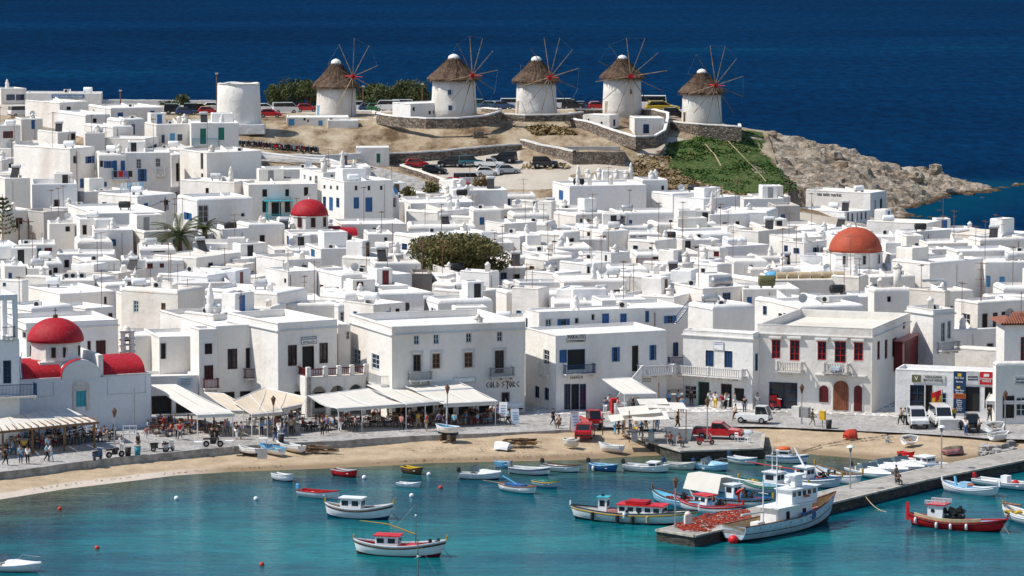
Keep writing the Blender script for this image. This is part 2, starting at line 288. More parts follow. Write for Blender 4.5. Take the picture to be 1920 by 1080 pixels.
# ------------------------------------------------------------------ mesh builder
class MB:
    def __init__(s): s.v = []; s.f = []
    def add(s, vs, fs):
        o = len(s.v); s.v.extend(tuple(p) for p in vs); s.f.extend(tuple(i + o for i in f) for f in fs); return s
    def box(s, x0, x1, y0, y1, z0, z1):
        return s.add([(x0, y0, z0), (x1, y0, z0), (x1, y1, z0), (x0, y1, z0), (x0, y0, z1), (x1, y0, z1), (x1, y1, z1), (x0, y1, z1)],
                     [(0, 3, 2, 1), (4, 5, 6, 7), (0, 1, 5, 4), (1, 2, 6, 5), (2, 3, 7, 6), (3, 0, 4, 7)])
    def obox(s, c, sx, sy, sz, rz=0.0, rx=0.0, ry=0.0):
        M = Matrix.Translation(c) @ Matrix.Rotation(rz, 4, 'Z') @ Matrix.Rotation(ry, 4, 'Y') @ Matrix.Rotation(rx, 4, 'X')
        q = MB().box(-sx / 2, sx / 2, -sy / 2, sy / 2, -sz / 2, sz / 2)
        return s.add([M @ Vector(p) for p in q.v], q.f)
    def tube(s, pts, r, k=6, r2=None, cap=True):
        pts = [Vector(p) for p in pts]; n = len(pts); vs = []
        for i, p in enumerate(pts):
            d = (pts[min(i + 1, n - 1)] - pts[max(i - 1, 0)]).normalized()
            a = d.cross(Vector((0, 0, 1)) if abs(d.z) < 0.9 else Vector((1, 0, 0))).normalized(); b = d.cross(a)
            if isinstance(r, (list, tuple)): rr = r[i]
            else: rr = r if r2 is None else r + (r2 - r) * i / (n - 1)
            for j in range(k):
                t = 2 * math.pi * j / k; vs.append(p + a * (rr * math.cos(t)) + b * (rr * math.sin(t)))
        fs = [(i * k + j, i * k + (j + 1) % k, (i + 1) * k + (j + 1) % k, (i + 1) * k + j) for i in range(n - 1) for j in range(k)]
        if cap: fs += [tuple(range(k)), tuple(range((n - 1) * k, n * k))]
        return s.add(vs, fs)
    def lathe(s, prof, k=24, c=(0, 0, 0), cap=True, ph=0.0):
        vs = []
        for (r, z) in prof:
            for j in range(k):
                t = 2 * math.pi * j / k + ph; vs.append((c[0] + r * math.cos(t), c[1] + r * math.sin(t), c[2] + z))
        n = len(prof)
        fs = [(i * k + j, i * k + (j + 1) % k, (i + 1) * k + (j + 1) % k, (i + 1) * k + j) for i in range(n - 1) for j in range(k)]
        if cap: fs += [tuple(range(k))[::-1], tuple(range((n - 1) * k, n * k))]
        return s.add(vs, fs)
    def grid(s, rows, close=False):
        m = len(rows[0]); vs = [p for r in rows for p in r]; fs = []
        for i in range(len(rows) - 1):
            for j in range(m if close else m - 1):
                fs.append((i * m + j, i * m + (j + 1) % m, (i + 1) * m + (j + 1) % m, (i + 1) * m + j))
        return s.add(vs, fs)
    def prism(s, poly, z0, z1):
        n = len(poly)
        return s.add([(p[0], p[1], z0) for p in poly] + [(p[0], p[1], z1) for p in poly],
                     [tuple(range(n))[::-1], tuple(range(n, 2 * n))] + [(i, (i + 1) % n, n + (i + 1) % n, n + i) for i in range(n)])
    def sphere(s, c, r, k=10, sx=1, sy=1, sz=1, jit=0.0):
        pr = []
        h = max(3, k // 2)
        for i in range(1, h):
            a = math.pi * i / h; pr.append((math.sin(a), -math.cos(a)))
        vs = [(c[0], c[1], c[2] - r * sz)]
        for (q, z) in pr:
            for j in range(k):
                t = 2 * math.pi * j / k; f = 1 + rnd.uniform(-jit, jit)
                vs.append((c[0] + r * q * math.cos(t) * sx * f, c[1] + r * q * math.sin(t) * sy * f, c[2] + r * z * sz * f))
        vs.append((c[0], c[1], c[2] + r * sz)); L = len(vs) - 1
        fs = [(0, 1 + (j + 1) % k, 1 + j) for j in range(k)]
        for i in range(len(pr) - 1):
            for j in range(k): fs.append((1 + i * k + j, 1 + i * k + (j + 1) % k, 1 + (i + 1) * k + (j + 1) % k, 1 + (i + 1) * k + j))
        o = 1 + (len(pr) - 1) * k
        fs += [(o + j, o + (j + 1) % k, L) for j in range(k)]
        return s.add(vs, fs)
    def mesh(s, name, mat, smooth=False):
        me = bpy.data.meshes.new(name); me.from_pydata(s.v, [], s.f); me.materials.append(MATS[mat])
        if smooth: me.polygons.foreach_set('use_smooth', [True] * len(me.polygons))
        me.update(); return me
    def build(s, name, mat, parent=None, smooth=False, loc=None, rz=None):
        me = s.mesh(name, mat, smooth)
        return link(name, me, parent, loc, rz)
def link(name, me, parent=None, loc=None, rz=None):
    o = bpy.data.objects.new(name, me); COL.objects.link(o)
    if parent is not None: o.parent = parent
    if loc is not None: o.location = loc
    if rz is not None: o.rotation_euler = (0, 0, rz)
    return o
def tag(o, label, cat=None, group=None, kind=None):
    if label: o['label'] = label
    if cat: o['category'] = cat
    if group: o['group'] = group
    if kind: o['kind'] = kind
    return o
def empty(name, loc=(0, 0, 0), rz=0.0, label=None, cat=None, group=None):
    o = bpy.data.objects.new(name, None); COL.objects.link(o); o.location = loc; o.rotation_euler = (0, 0, rz)
    return tag(o, label, cat, group)
def children(o): return [c for c in bpy.data.objects if c.parent == o]
KIDS = {}
def copy_tree(o, parent=None, swap=None):
    c = o.copy(); COL.objects.link(c)
    if parent is not None: c.parent = parent; c.matrix_parent_inverse = o.matrix_parent_inverse
    if swap and c.type == 'MESH' and len(c.material_slots):
        mn = o.data.materials[0].name
        if mn in swap:
            c.material_slots[0].link = 'OBJECT'; c.material_slots[0].material = MATS[swap[mn]]
    if o.name not in KIDS: KIDS[o.name] = [x for x in bpy.data.objects if x.parent == o]
    for ch in KIDS[o.name]: copy_tree(ch, c, swap)
    return c
def struct(o):o['kind']='structure';return o
CP=[]
def cp(px,py,Y):p=V(px,py,Y);CP.append((p.x,p.y,p.z))
for a in[(630,219,655),(850,216,640),(1005,218,645),(1166,220,655),(1315,235,648),(448,241,631),(630,250,634),(560,250,632),(500,262,626),(700,272,627),(850,266,628),(960,242,636),(1100,262,628),(1180,280,622),(1262,262,630),(740,287,623),(900,277,624),(970,270,625),(790,322,611),(900,332,606),(960,318,611),(1020,318,608),(1000,345,599),(720,330,606),(1120,322,608),(1170,318,609),(1270,300,622),(1350,330,612),(1440,352,605),(1400,262,640),(1330,275,630),(1490,352,606),(1240,330,608),(1300,352,600),(1400,365,598),(1385,246,650),(1440,250,654),(1500,254,657),(1545,266,660),(1600,279,663),(1640,300,667),(1700,307,671),(1755,317,676),(1800,331,681),(1520,300,640),(1560,350,624),(1620,368,622),(1600,330,640),(1660,345,645),(1720,345,655),(1690,385,629),(1770,360,664),(560,206,675),(700,208,676),(930,207,677),(1080,207,677),(1230,209,676),(470,216,660),(360,216,662),(200,205,672),(30,210,668)]:cp(*a)
for(px,py)in[(1850,344),(1900,351),(1800,372),(1780,383),(1745,392),(1700,404),(1700,425),(1725,445),(1775,452),(1920,462),(1850,470)]:
 p=W(px,py,-0.6);CP.append((p.x,p.y,-0.6))
for X in range(-150,160,30):
 for Y,z,zl in((372,1.0,1.0),(400,1.3,1.4),(430,1.9,2.2),(460,2.5,3.0),(490,3.1,4.2),(520,3.5,5.4),(550,3.8,6.6),(578,4.0,8.0)):
  t=min(1,max(0,(-X-20)/45.0))
  if X>60 and Y>560:continue
  if X>=30 and Y>480:z*=max(.35,1-(Y-480)/160.0*min(1,(X-10)/40.0))
  CP.append((X,Y,z+(zl-z)*t))
 if X<-45:CP.append((X,610,10.5));CP.append((X,640,12.6))
 if X<25:CP.append((X,702,13.2));CP.append((X,716,8.0));CP.append((X,735,-3.0))
for X,Y in((90,590),(90,620),(120,600),(150,640),(95,650),(100,700),(150,700),(60,705),(80,715),(45,705),(30,712),(60,690),(78,694),(130,580)):CP.append((X,Y,-2.0))
CPA=np.array(CP);NP=len(CPA)
D=np.hypot(CPA[:,None,0]-CPA[None,:,0],CPA[:,None,1]-CPA[None,:,1])
A=np.zeros((NP+1,NP+1));A[:NP,:NP]=-D;A[:NP,NP]=1;A[NP,:NP]=1
A[:NP,:NP]+=np.eye(NP)*0.15
sol=np.linalg.solve(A,np.append(CPA[:,2],0));RW,RC=sol[:NP],sol[NP]
def gz(x,y):
 return float(-(np.hypot(CPA[:,0]-x,CPA[:,1]-y)@RW)+RC)
def gzs(xs,ys):
 out=np.empty(len(xs))
 for i in range(0,len(xs),4000):
  q=np.hypot(xs[i:i+4000,None]-CPA[None,:,0],ys[i:i+4000,None]-CPA[None,:,1]);out[i:i+4000]=-(q@RW)+RC
 return out
_YS=np.arange(362.0,725.0,4.0)
def first_hit(px,py,h=0.0):
 d=ray(px,py);xs=d.x/d.y*_YS;zz=CZ+d.z/d.y*_YS;dif=zz-gzs(xs,_YS)-h
 k=int(np.argmax(dif<0))if(dif<0).any()else len(_YS)-1
 if k==0:Y=_YS[0]
 else:a,b=dif[k-1],dif[k];Y=_YS[k-1]+4.0*a/(a-b)if a>b else _YS[k]
 return V(px,py,float(Y))
def ground_at(px,py,it=0):
 p=first_hit(px,py);return Vector((p.x,p.y,gz(p.x,p.y)))
def vnoise(p,sc,octv=4):
 from mathutils import noise as mn
 return mn.fractal(Vector(p)*sc,0.9,2.1,octv)
def pip(x,y,poly):
 c=False;j=len(poly)-1
 for i in range(len(poly)):
  if(poly[i][1]>y)!=(poly[j][1]>y)and x<(poly[j][0]-poly[i][0])*(y-poly[i][1])/(poly[j][1]-poly[i][1])+poly[i][0]:c=not c
  j=i
 return c
GREEN=[(1255,268),(1300,262),(1330,240),(1420,246),(1432,256),(1426,285),(1455,310),(1500,352),(1440,375),(1380,362),(1330,345),(1290,335),(1262,315),(1240,290)]
LOT=[(735,296),(960,284),(985,302),(1180,300),(1175,325),(1070,326),(1060,352),(880,356),(860,340),(770,312)]
PATHP=[(1190,290),(1240,262),(1262,255),(1290,262),(1260,275),(1225,290),(1150,300)]
ROADP=[(690,340),(700,318),(790,350),(830,372),(780,372)]
def terrain():
 xs=np.arange(-150,130,1.6);ys=np.arange(369,742,1.9)
 X,Y=np.meshgrid(xs,ys);xf,yf=X.ravel(),Y.ravel();Z=gzs(xf,yf)
 mb=MB();vs=[];zone=[]
 for x,y,z in zip(xf,yf,Z):
  if y>590:z+=0.22*vnoise((x,y,0),0.14)
  vs.append((x,y,z));q=pix((x,y,z))
  g=1.0 if pip(q[0],q[1],GREEN)and y>590 else 0.0
  l=1.0 if(y>590 and(pip(q[0],q[1],LOT)or pip(q[0],q[1],PATHP)))or(y>662 and q[0]<1270)else(0.75 if y<590 else 0.0)
  zone.append((l,g,0,1))
 m=len(xs);fs=[(i*m+j,i*m+j+1,(i+1)*m+j+1,(i+1)*m+j)for i in range(len(ys)-1)for j in range(m-1)if not(ys[i]>592 and xs[j]>43)and vs[i*m+j][2]>-2.5]
 mb.v,mb.f=vs,fs
 o=mb.build('terrain','hillside',smooth=True);struct(o)
 a=o.data.color_attributes.new('zone','FLOAT_COLOR','POINT');a.data.foreach_set('color',np.array(zone,dtype=np.float32).ravel())
terrain()
def headland():
 from mathutils import noise as mn
 xs=np.arange(36,112,0.62);ys=np.arange(588,712,0.9)
 X,Y=np.meshgrid(xs,ys);xf,yf=X.ravel(),Y.ravel();Z=gzs(xf,yf);vs=[]
 for x,y,z in zip(xf,yf,Z):
  edge=min(1,max(0,(x-38)/7.0))
  p=Vector((x*0.6+y*0.5,y*1.1-x*0.5,z*1.4))
  c=mn.voronoi(p*0.22,distance_metric='DISTANCE',exponent=2.5)[0]
  ridge=(c[1]-c[0])
  c2=mn.voronoi(p*0.6)[0]
  amp=edge*(1.0 if z>0.2 else 0.55)
  d=1.25*(ridge-0.35)+0.7*(c2[1]-c2[0]-0.3)+0.45*mn.fractal(p*0.3,0.8,2.1,4)-.2
  if x<62 and y<616:z=min(z,2.2);amp*=.25
  step=z+amp*d
  step=step*0.75+0.25*(math.floor(step/0.8)*0.8+0.4)
  zz=z*(1-edge)+step*edge
  vs.append((x+amp*0.4*mn.noise(p*0.7),y+amp*0.5*mn.noise(p*0.6+Vector((9,2,1))),zz if x>38.5 else zz-0.5))
 m=len(xs);mb=MB();mb.v=vs
 mb.f=[(i*m+j,i*m+j+1,(i+1)*m+j+1,(i+1)*m+j)for i in range(len(ys)-1)for j in range(m-1)if max(vs[i*m+j][2],vs[(i+1)*m+j][2],vs[i*m+j+1][2])>-1.2]
 o=mb.build('rocky_headland','rock');struct(o)
headland()
SHORE=[(-60,944),(0,936),(125,916),(250,901),(330,891),(440,884),(560,880),(700,874),(800,868),(950,865),(1080,862),(1180,856),(1290,851),(1430,846),(1500,850),(1600,858),(1680,866),(1760,870),(1850,858),(1990,850)]
SHW=[W(x,y,0.0)for x,y in SHORE]
def seg_dist(x,y,pts):
 best=1e9
 for a,b in zip(pts[:-1],pts[1:]):
  dx,dy=b.x-a.x,b.y-a.y;t=max(0,min(1,((x-a.x)*dx+(y-a.y)*dy)/(dx*dx+dy*dy)))
  best=min(best,math.hypot(x-a.x-t*dx,y-a.y-t*dy))
 return best
HEADC=[W(x,y,0)for x,y in((1990,355),(1850,345),(1790,380),(1700,404),(1700,430),(1780,455),(1990,462))]
def sea():
 ys=list(np.arange(120,270,15))+list(np.arange(270,386,1.6))+list(np.arange(390,570,20))+list(np.arange(570,720,5))+[720*1.16**i for i in range(22)]
 xs=[-2600,-1200,-600,-300,-180,-110]+list(np.arange(-70,71,2.0))+list(np.arange(74,131,5.0))+[180,300,600,1200,2600]
 vs=[];bed=[]
 for y in ys:
  for x in xs:
   vs.append((x*(1 if y<1500 else y/1500),y,0.0))
   h=1.0 if y<420 else 0.0;r=tq=0.0
   if y<420:d=seg_dist(x,y,SHW);r=max(0,1-d/(13+5*math.sin(x*0.11)))**1.0 if d<40 else 0
   elif x>30 and y<740:tq=max(0,1-seg_dist(x,y,HEADC)/16.0)*0.9
   bed.append((r,h,tq,1))
 m=len(xs);mb=MB();mb.v=vs
 mb.f=[(i*m+j,i*m+j+1,(i+1)*m+j+1,(i+1)*m+j)for i in range(len(ys)-1)for j in range(m-1)]
 o=mb.build('sea','water');struct(o)
 a=o.data.color_attributes.new('bed','FLOAT_COLOR','POINT');a.data.foreach_set('color',np.array(bed,dtype=np.float32).ravel())
sea()
UP=[(-60,895),(0,886),(62,879),(125,870),(190,862),(262,855),(330,848),(440,838),(535,832),(647,827),(713,822),(780,818),(817,817),(910,814),(1043,808),(1110,804),(1200,800),(1330,800),(1430,800),(1500,803),(1700,812),(1800,818),(1850,822),(1990,826)]
def interp(pts,x):
 for a,b in zip(pts[:-1],pts[1:]):
  if a[0]<=x<=b[0]:return a[1]+(b[1]-a[1])*(x-a[0])/(b[0]-a[0])
 return pts[-1][1]
PZ=1.05
def beach_z(px):return 0.55 if px<700 else(0.55+0.42*min(1,(px-700)/250.0))
def beach():
 rows=[];wet=[]
 for px in range(-60,1991,10):
  zu=beach_z(px);a=W(px,interp(UP,px),zu);a.y+=3.0;a.z=zu+0.02;b=W(px,interp(SHORE,px),0.0)
  n=(b-a);row=[]
  for t,dz in((0,0),(0.18,0),(0.35,0),(0.5,0),(0.62,0),(0.72,0),(0.8,0),(0.86,0),(0.92,0),(1.0,0),(1.2,-0.35),(1.8,-1.4)):
   p=a+n*t;zz=zu*(1-min(t,1)**1.5)+dz*1.0
   if 0.05<t<0.99:zz+=0.10*vnoise((p.x,p.y,3),0.35)*(1-t)+0.05*vnoise((p.x,p.y,9),1.1)
   row.append((p.x,p.y,zz+0.015 if t<1.05 else zz));shingle=max(0,min(.9,(430-px)/160))if t in(0.92,0.86,1.0)else 0.0
   wet.append(((1.0 if t>=0.92 else .5 if t>=0.86 else 0.0)*max(0 if t<=1 else 1,min(1,(px-250)/180)),shingle,0,1))
  rows.append(row)
 o=MB().grid(rows).build('beach','sand',smooth=True);struct(o)
 a=o.data.color_attributes.new('wet','FLOAT_COLOR','POINT');a.data.foreach_set('color',np.array(wet,dtype=np.float32).ravel())
beach()
def beach_pt(px,py):
 zu=beach_z(px)
 z=0.3
 for _ in range(4):
  t=(py-interp(UP,px))/(interp(SHORE,px)-interp(UP,px));z=max(0.0,zu*(1-max(0,min(t,1))**1.5))+0.02
 return W(px,py,z)
def promenade():
 rows=[];wall=[]
 for px in range(-60,1991,10):
  a=W(px,interp(UP,px),PZ);a2=a+Vector((0,40,0));rows.append([(a.x,a.y,PZ),(a.x*1.03,a.y+12,PZ+0.02),(a2.x*1.05,a2.y,PZ+0.06)])
 o=MB().grid(rows).build('waterfront_pavement','promenade');struct(o)
 for px in range(-60,1121,10):
  a=W(px,interp(UP,px),PZ);zz=beach_z(px)-0.4
  j=0.05*rnd.random()
  wall.append([(a.x,a.y+0.45,PZ+0.04),(a.x,a.y-0.02-j,PZ+0.04+j),(a.x,a.y-0.10-j,zz)])
 s=MB().grid(wall).build('sea_wall','old_concrete')
 tag(s,'long low concrete sea wall between the cafe promenade and the beach','wall')
 rows=[]
 for px in range(1000,1880,20):
  yb=interp([(1000,776),(1060,775),(1250,771),(1420,770),(1640,778),(1900,792)],px);yt=yb-22
  a,b=W(px,yb+2,PZ+0.03),W(px,yt,PZ+0.03);rows.append([(a.x,a.y,PZ+0.045),(b.x,b.y,PZ+0.065)])
 struct(MB().grid(rows).build('shop_front_pavement','white_joints'))
promenade()
def slab(name,label,poly_px,z,cat,below=-1.5,side='quay_side',top='pier_slabs'):
 poly=[W(x,y,z)for x,y in poly_px]
 root=empty(name,(poly[0].x,poly[0].y,0),0,label,cat);o=poly[0]
 P=[(p.x-o.x,p.y-o.y)for p in poly]
 mb=MB();n=len(P)
 fine=[]
 for i in range(n):
  a,b=P[i],P[(i+1)%n];L=math.hypot(b[0]-a[0],b[1]-a[1]);k=max(1,int(L/1.2))
  for t in range(k):fine.append((a[0]+(b[0]-a[0])*t/k,a[1]+(b[1]-a[1])*t/k))
 m=len(fine);ring=[]
 for zz in(below,0.0,0.35,0.75,z-0.13):
  ring.append([(p[0]+rnd.uniform(-.05,.05),p[1]+rnd.uniform(-.05,.05),zz)for p in fine])
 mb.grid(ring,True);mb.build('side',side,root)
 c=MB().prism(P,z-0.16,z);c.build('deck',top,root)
 cp_=MB()
 for i in range(n):
  a,b=Vector((*P[i],z)),Vector((*P[(i+1)%n],z));d=(b-a);L=d.length;ang=math.atan2(d.y,d.x)
  cp_.obox((a+b)/2+Vector((0,0,-0.06)),L+0.1,0.34,0.15,ang)
 cp_.build('coping','coping',root)
 return root
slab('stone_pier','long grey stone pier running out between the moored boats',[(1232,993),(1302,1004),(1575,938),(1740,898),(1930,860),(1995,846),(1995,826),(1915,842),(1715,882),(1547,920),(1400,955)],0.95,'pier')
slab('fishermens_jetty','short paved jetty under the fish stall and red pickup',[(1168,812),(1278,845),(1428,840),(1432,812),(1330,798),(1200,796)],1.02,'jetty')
PIERZ=0.95
mb=MB()
for i in range(46):
 p=W(rnd.uniform(1838,1900),rnd.uniform(832,858),0.3);mb.sphere((p.x,p.y,rnd.uniform(0.1,0.7)),rnd.uniform(0.25,0.6),7,1,1,0.7,0.2)
tag(mb.build('rubble_slope','old_concrete'),'rubble stones piled at the landward end of the pier',kind='stuff')
BR=[]
for k in range(5):
 BR.append(MB().sphere((0,0,0),1.0,9,1.2,0.9,0.75,0.22).mesh('boulder','rock'))
def boulder(px,py,z,s,lab):
 p=W(px,py,z);o=link('boulder',BR[rnd.randrange(5)],None,p,rnd.uniform(0,6.3));o.scale=(s,s,s*rnd.uniform(0.7,1.1))
 tag(o,lab,'boulder','boulders off the headland');return o
for i,(x,y,s)in enumerate([(1818,369,1.6),(1840,374,1.0),(1862,371,0.8),(1795,364,1.0),(1762,398,0.9),(1770,410,1.1),(1880,356,1.3),(1905,352,1.5),(1855,361,1.2),(1918,350,1.2),(1840,352,1.4),(1705,408,1.3),(1725,411,1.0),(1690,412,1.4),(1745,412,0.9),(1672,395,1.5)]):
 boulder(x,y,-.35,s*.8,'brown boulder breaking the shallow water off the rocky point')
for i,(x,y,z,s,l)in enumerate([(1755,318,4.4,1.3,'pale upright boulder crowning the seaward ridge of the headland'),(1560,296,7.6,1.7,'dark split boulder in the crag at the middle of the headland'),(1575,312,6.4,1.5,'grey boulder just below the dark split one on the crag'),(1640,325,4.6,1.4,'tan boulder on the open slope of the headland'),(1720,332,3.4,1.4,'dark boulder under the seaward ridge of the headland'),(1450,252,11.4,.9,'small pale boulder on the skyline right of the green slope')]):
 boulder(x,y,z,s,l)
def scatter(name,label,mat,poly,n,size,hgt,up=0.05,ymin=590):
 mb=MB();x0=min(p[0]for p in poly);x1=max(p[0]for p in poly);y0=min(p[1]for p in poly);y1=max(p[1]for p in poly);k=0
 while k<n:
  x,y=rnd.uniform(x0,x1),rnd.uniform(y0,y1)
  if not pip(x,y,poly):continue
  g=ground_at(x,y,9)
  if name.startswith('green')and vnoise((g.x,g.y,5),.22)<-.12:k+=1;continue
  k+=1
  for q in range(4):
   a=rnd.uniform(0,6.28);s=size*rnd.uniform(0.6,1.3);h=hgt*rnd.uniform(0.4,1.2)
   c=Vector((g.x+rnd.uniform(-s,s),g.y+rnd.uniform(-s,s),g.z-0.05+rnd.uniform(0,h)))
   d1=Vector((math.cos(a)*s,math.sin(a)*s,rnd.uniform(-.4,.5)*s))*0.55;d2=Vector((-math.sin(a)*s,math.cos(a)*s,rnd.uniform(0.2,0.9)*s))*0.5
   mb.add([c-d1-d2,c+d1-d2,c+d1*0.6+d2,c-d1*0.7+d2],[(0,1,2,3)])
 return tag(mb.build(name,mat),label,kind='stuff')
scatter('green_ground_cover','thick green creeping plants covering the slope below the end mill','ground_cover',GREEN,5200,0.22,0.16)
scatter('dry_scrub','dry yellow scrub on the bank beside the car park','dry_scrub',[(1178,318),(1200,290),(1250,292),(1290,335),(1380,362),(1480,372),(1400,392),(1290,368),(1200,345)],800,0.32,0.3)
scatter('scrub_clumps','brown scrub clumps on the bank above the stone wall','dry_scrub',[(985,238),(1060,240),(1080,252),(1000,252)],220,0.45,0.5)
scatter('weeds','low dry weeds along the foot of the field','dry_scrub',[(975,318),(1000,300),(1060,305),(1070,318)],90,0.35,0.4)
def hill_wall(name,label,pts,h,mat='rubble',cap='white',t=0.5,lvl=None,capw=0.18):
 """pts: pixels of the wall's top line with distance Y"""
 P=[V(x,y,Y)for x,y,Y in pts];root=empty(name,(P[0].x,P[0].y,P[0].z-h),0,label,'wall');o=Vector((P[0].x,P[0].y,P[0].z-h))
 out=[];fine=[]
 for a,b in zip(P[:-1],P[1:]):
  k=max(1,int((b-a).length/1.0))
  for i in range(k):fine.append(a+(b-a)*i/k)
 fine.append(P[-1]);n=len(fine)
 rows=[];capr=[]
 for i,p in enumerate(fine):
  d=(fine[min(i+1,n-1)]-fine[max(i-1,0)]);nx=Vector((d.y,-d.x,0)).normalized()*t/2
  q=p-o;j=Vector((0,0,rnd.uniform(-.04,.04)));zb=Vector((0,0,-h))
  f=q+nx*(1+0.15*rnd.random())
  rows.append([q-nx+zb,q-nx+j,q+nx+j,f+zb*0.4,f+zb*0.75,f+zb])
  c=nx*1.12;cz=Vector((0,0,capw))
  capr.append([q-c+j-cz*0.2,q-c*0.9+j+cz,q+c*0.9+j+cz,q+c+j-cz*0.2])
 MB().grid(rows).add([rows[0][i]for i in range(6)],[(0,1,2,3,4,5)]).add([rows[-1][i]for i in range(6)],[(0,1,2,3,4,5)]).build('stonework',mat,root)
 if cap:MB().grid(capr).build('whitewashed_cap',cap,root)
 return root
def ring_pts(cx,cy,rx,ry,Y,a0,a1,n=16):
 out=[]
 for i in range(n+1):
  t=R(a0+(a1-a0)*i/n);out.append((cx+rx*math.cos(t),cy+ry*math.sin(t),Y-(ry*math.sin(t))*Y*Y/(F*38)))
 return out
hill_wall('terrace_wall','curved stone terrace wall with white cap around the second mill',ring_pts(826,207,112,10,638,180,10),1.5)if 0 else None
hill_wall('terrace_wall','curved stone terrace wall with white cap below the mill with the long annexe',[(708,213,640),(745,219,634),(800,222,630),(860,222,630),(910,217,632),(938,209,637),(936,205,644),(905,203,650)],1.7)
hill_wall('terrace_wall','low stone wall with white cap at the foot of the middle mill',[(930,213,638),(985,216,636),(1058,215,637),(1092,210,642)],1.1)
hill_wall('courtyard_wall','zigzag stone courtyard wall with white cap around the fourth mill',[(1062,221,640),(1110,230,634),(1150,244,627),(1193,257,621),(1228,255,622),(1246,245,627),(1252,222,638),(1252,212,644),(1228,206,650),(1200,205,656)],2.0)
hill_wall('courtyard_wall','short white capped wall closing the yard behind the fourth mill',[(1078,205,652),(1110,206,654),(1130,206,655)],0.8)
hill_wall('terrace_wall','dark stone retaining wall around the last mill beside the green slope',[(1258,228,640),(1310,233,637),(1388,238,636),(1386,233,646)],2.4)
hill_wall('round_wall','rough white curved wall at the foot of the first thatched mill',[(655,224,646),(690,226,645),(710,220,649),(713,214,655),(700,209,661),(665,209,662)],1.4,'white_w')
hill_wall('retaining_wall','long dark retaining wall between the dry field and the car park',[(716,289,616),(770,287,617),(830,283,618.5),(900,276,620),(940,273,621),(978,271,622)],3.3,'rubble','off_white',0.6)
hill_wall('retaining_wall','stone wall with white posts stepping down to the ruined enclosure',[(978,262,625),(1010,271,620),(1045,277,617),(1077,284,612)],3.4,'rubble','off_white',0.6)
hill_wall('ramp_wall','stone wall with sloping white top along the lane up to the car park',[(752,310,611),(790,322,606),(830,336,601),(876,350,596)],1.6)
hill_wall('lane_wall','white wall along the lower side of the motor scooter lane',[(490,286,607),(560,295,605),(620,300,604),(700,330,598),(740,348,592),(800,371,586)],1.0,'white','white')
hill_wall('field_wall','low white wall in front of the row of parked scooters',[(452,283,611),(520,290,610),(610,293,609),(660,290,612),(712,287,616)],0.8,'white','white')
hill_wall('seafront_wall','pale parapet wall along the edge of the plateau above the sea',[(150,188,690),(300,189,692),(407,190,694),(500,199,694)],1.5,'white_w','white')
def enclosure():
 c=V(1077,285,612);g=gz(c.x,c.y)-1
 root=empty('stone_enclosure',(c.x,c.y,g),0,'roofless dark stone enclosure beside the lower car park','ruin')
 h=c.z-g;b=V(1173,283,611);w=b.x-c.x
 MB().box(0,w,0,0.6,0,h).build('front_wall','rubble',root)
 MB().box(w-0.6,w,0.6,9,0,h-0.4).build('side_wall','rubble',root)
 MB().box(0,0.6,0.6,9,0,h-0.2).build('side_wall','rubble',root)
 MB().box(-1,w-0.6,9,9.6,0,h+0.3).build('rear_wall','grey_wall',root)
 MB().box(0.6,w-0.6,0.6,9,0,h-1.6).build('earth_fill','roof_cream',root)
enclosure()
o=MB().obox(ground_at(897,258)+Vector((0,0,0.5)),1.7,0.9,1.1,0.1).build('stone_block','rubble');tag(o,'small square stone block standing alone in the dry field','block')
rows=[]
for a,b in(((455,296,604),(452,283,609)),((520,300,602),(525,290,607)),((600,302,603),(612,294,607)),((690,330,598),(710,310,604)),((740,348,592),(775,328,599)),((800,372,585),(830,350,593))):
 rows.append([V(*a)+Vector((0,0,-0.3)),V(*b)+Vector((0,0,-0.3))])
struct(MB().grid(rows).build('hill_lane','old_concrete'))
for pl in([(1356,258),(1378,280),(1398,300),(1420,322),(1436,342)],[(1322,272),(1340,292),(1352,312)]):
 L_,R_=[],[]
 for x,y in pl:
  for dx,T in((-1.1,L_),(1.1,R_)):g=ground_at(x+dx+rnd.uniform(-.6,.6),y);T.append((g.x,g.y,g.z+.16))
 struct(MB().grid([list(k)for k in zip(L_,R_)]).build('footpath','tan'))
FOOT=[]
VIS=[]
CODE=dict(b='blue',n='navy',s='sky_blue',t='teal',g='green_paint',r='dark_red',R='red',m='maroon',w='white_paint',k='dark',o='wood',c='brown',y='pale_blue',e='grey',G='pale_grey',q='turquoise')
GROUPS={}
LABN={}
def wall_face(mb,L,H,holes,fn,rev=0.2):
 """a wall from 0..L, 0..H with rectangular holes; fn(s, z, d) -> point, d = depth into the wall"""
 xs=sorted({0.0,L,*[h[0]for h in holes],*[h[2]for h in holes]});zs=sorted({0.0,H,*[h[1]for h in holes],*[h[3]for h in holes]})
 for i in range(len(xs)-1):
  for j in range(len(zs)-1):
   cx,cz=(xs[i]+xs[i+1])/2,(zs[j]+zs[j+1])/2
   if any(h[0]<cx<h[2]and h[1]<cz<h[3]for h in holes):continue
   mb.add([fn(xs[i],zs[j],0),fn(xs[i+1],zs[j],0),fn(xs[i+1],zs[j+1],0),fn(xs[i],zs[j+1],0)],[(0,1,2,3)])
 for(a,b,c,d)in holes:
  A=[fn(a,b,0),fn(c,b,0),fn(c,d,0),fn(a,d,0)];B=[fn(a,b,rev),fn(c,b,rev),fn(c,d,rev),fn(a,d,rev)]
  mb.add(A+B,[(0,4,5,1),(1,5,6,2),(2,6,7,3),(3,7,4,0)])
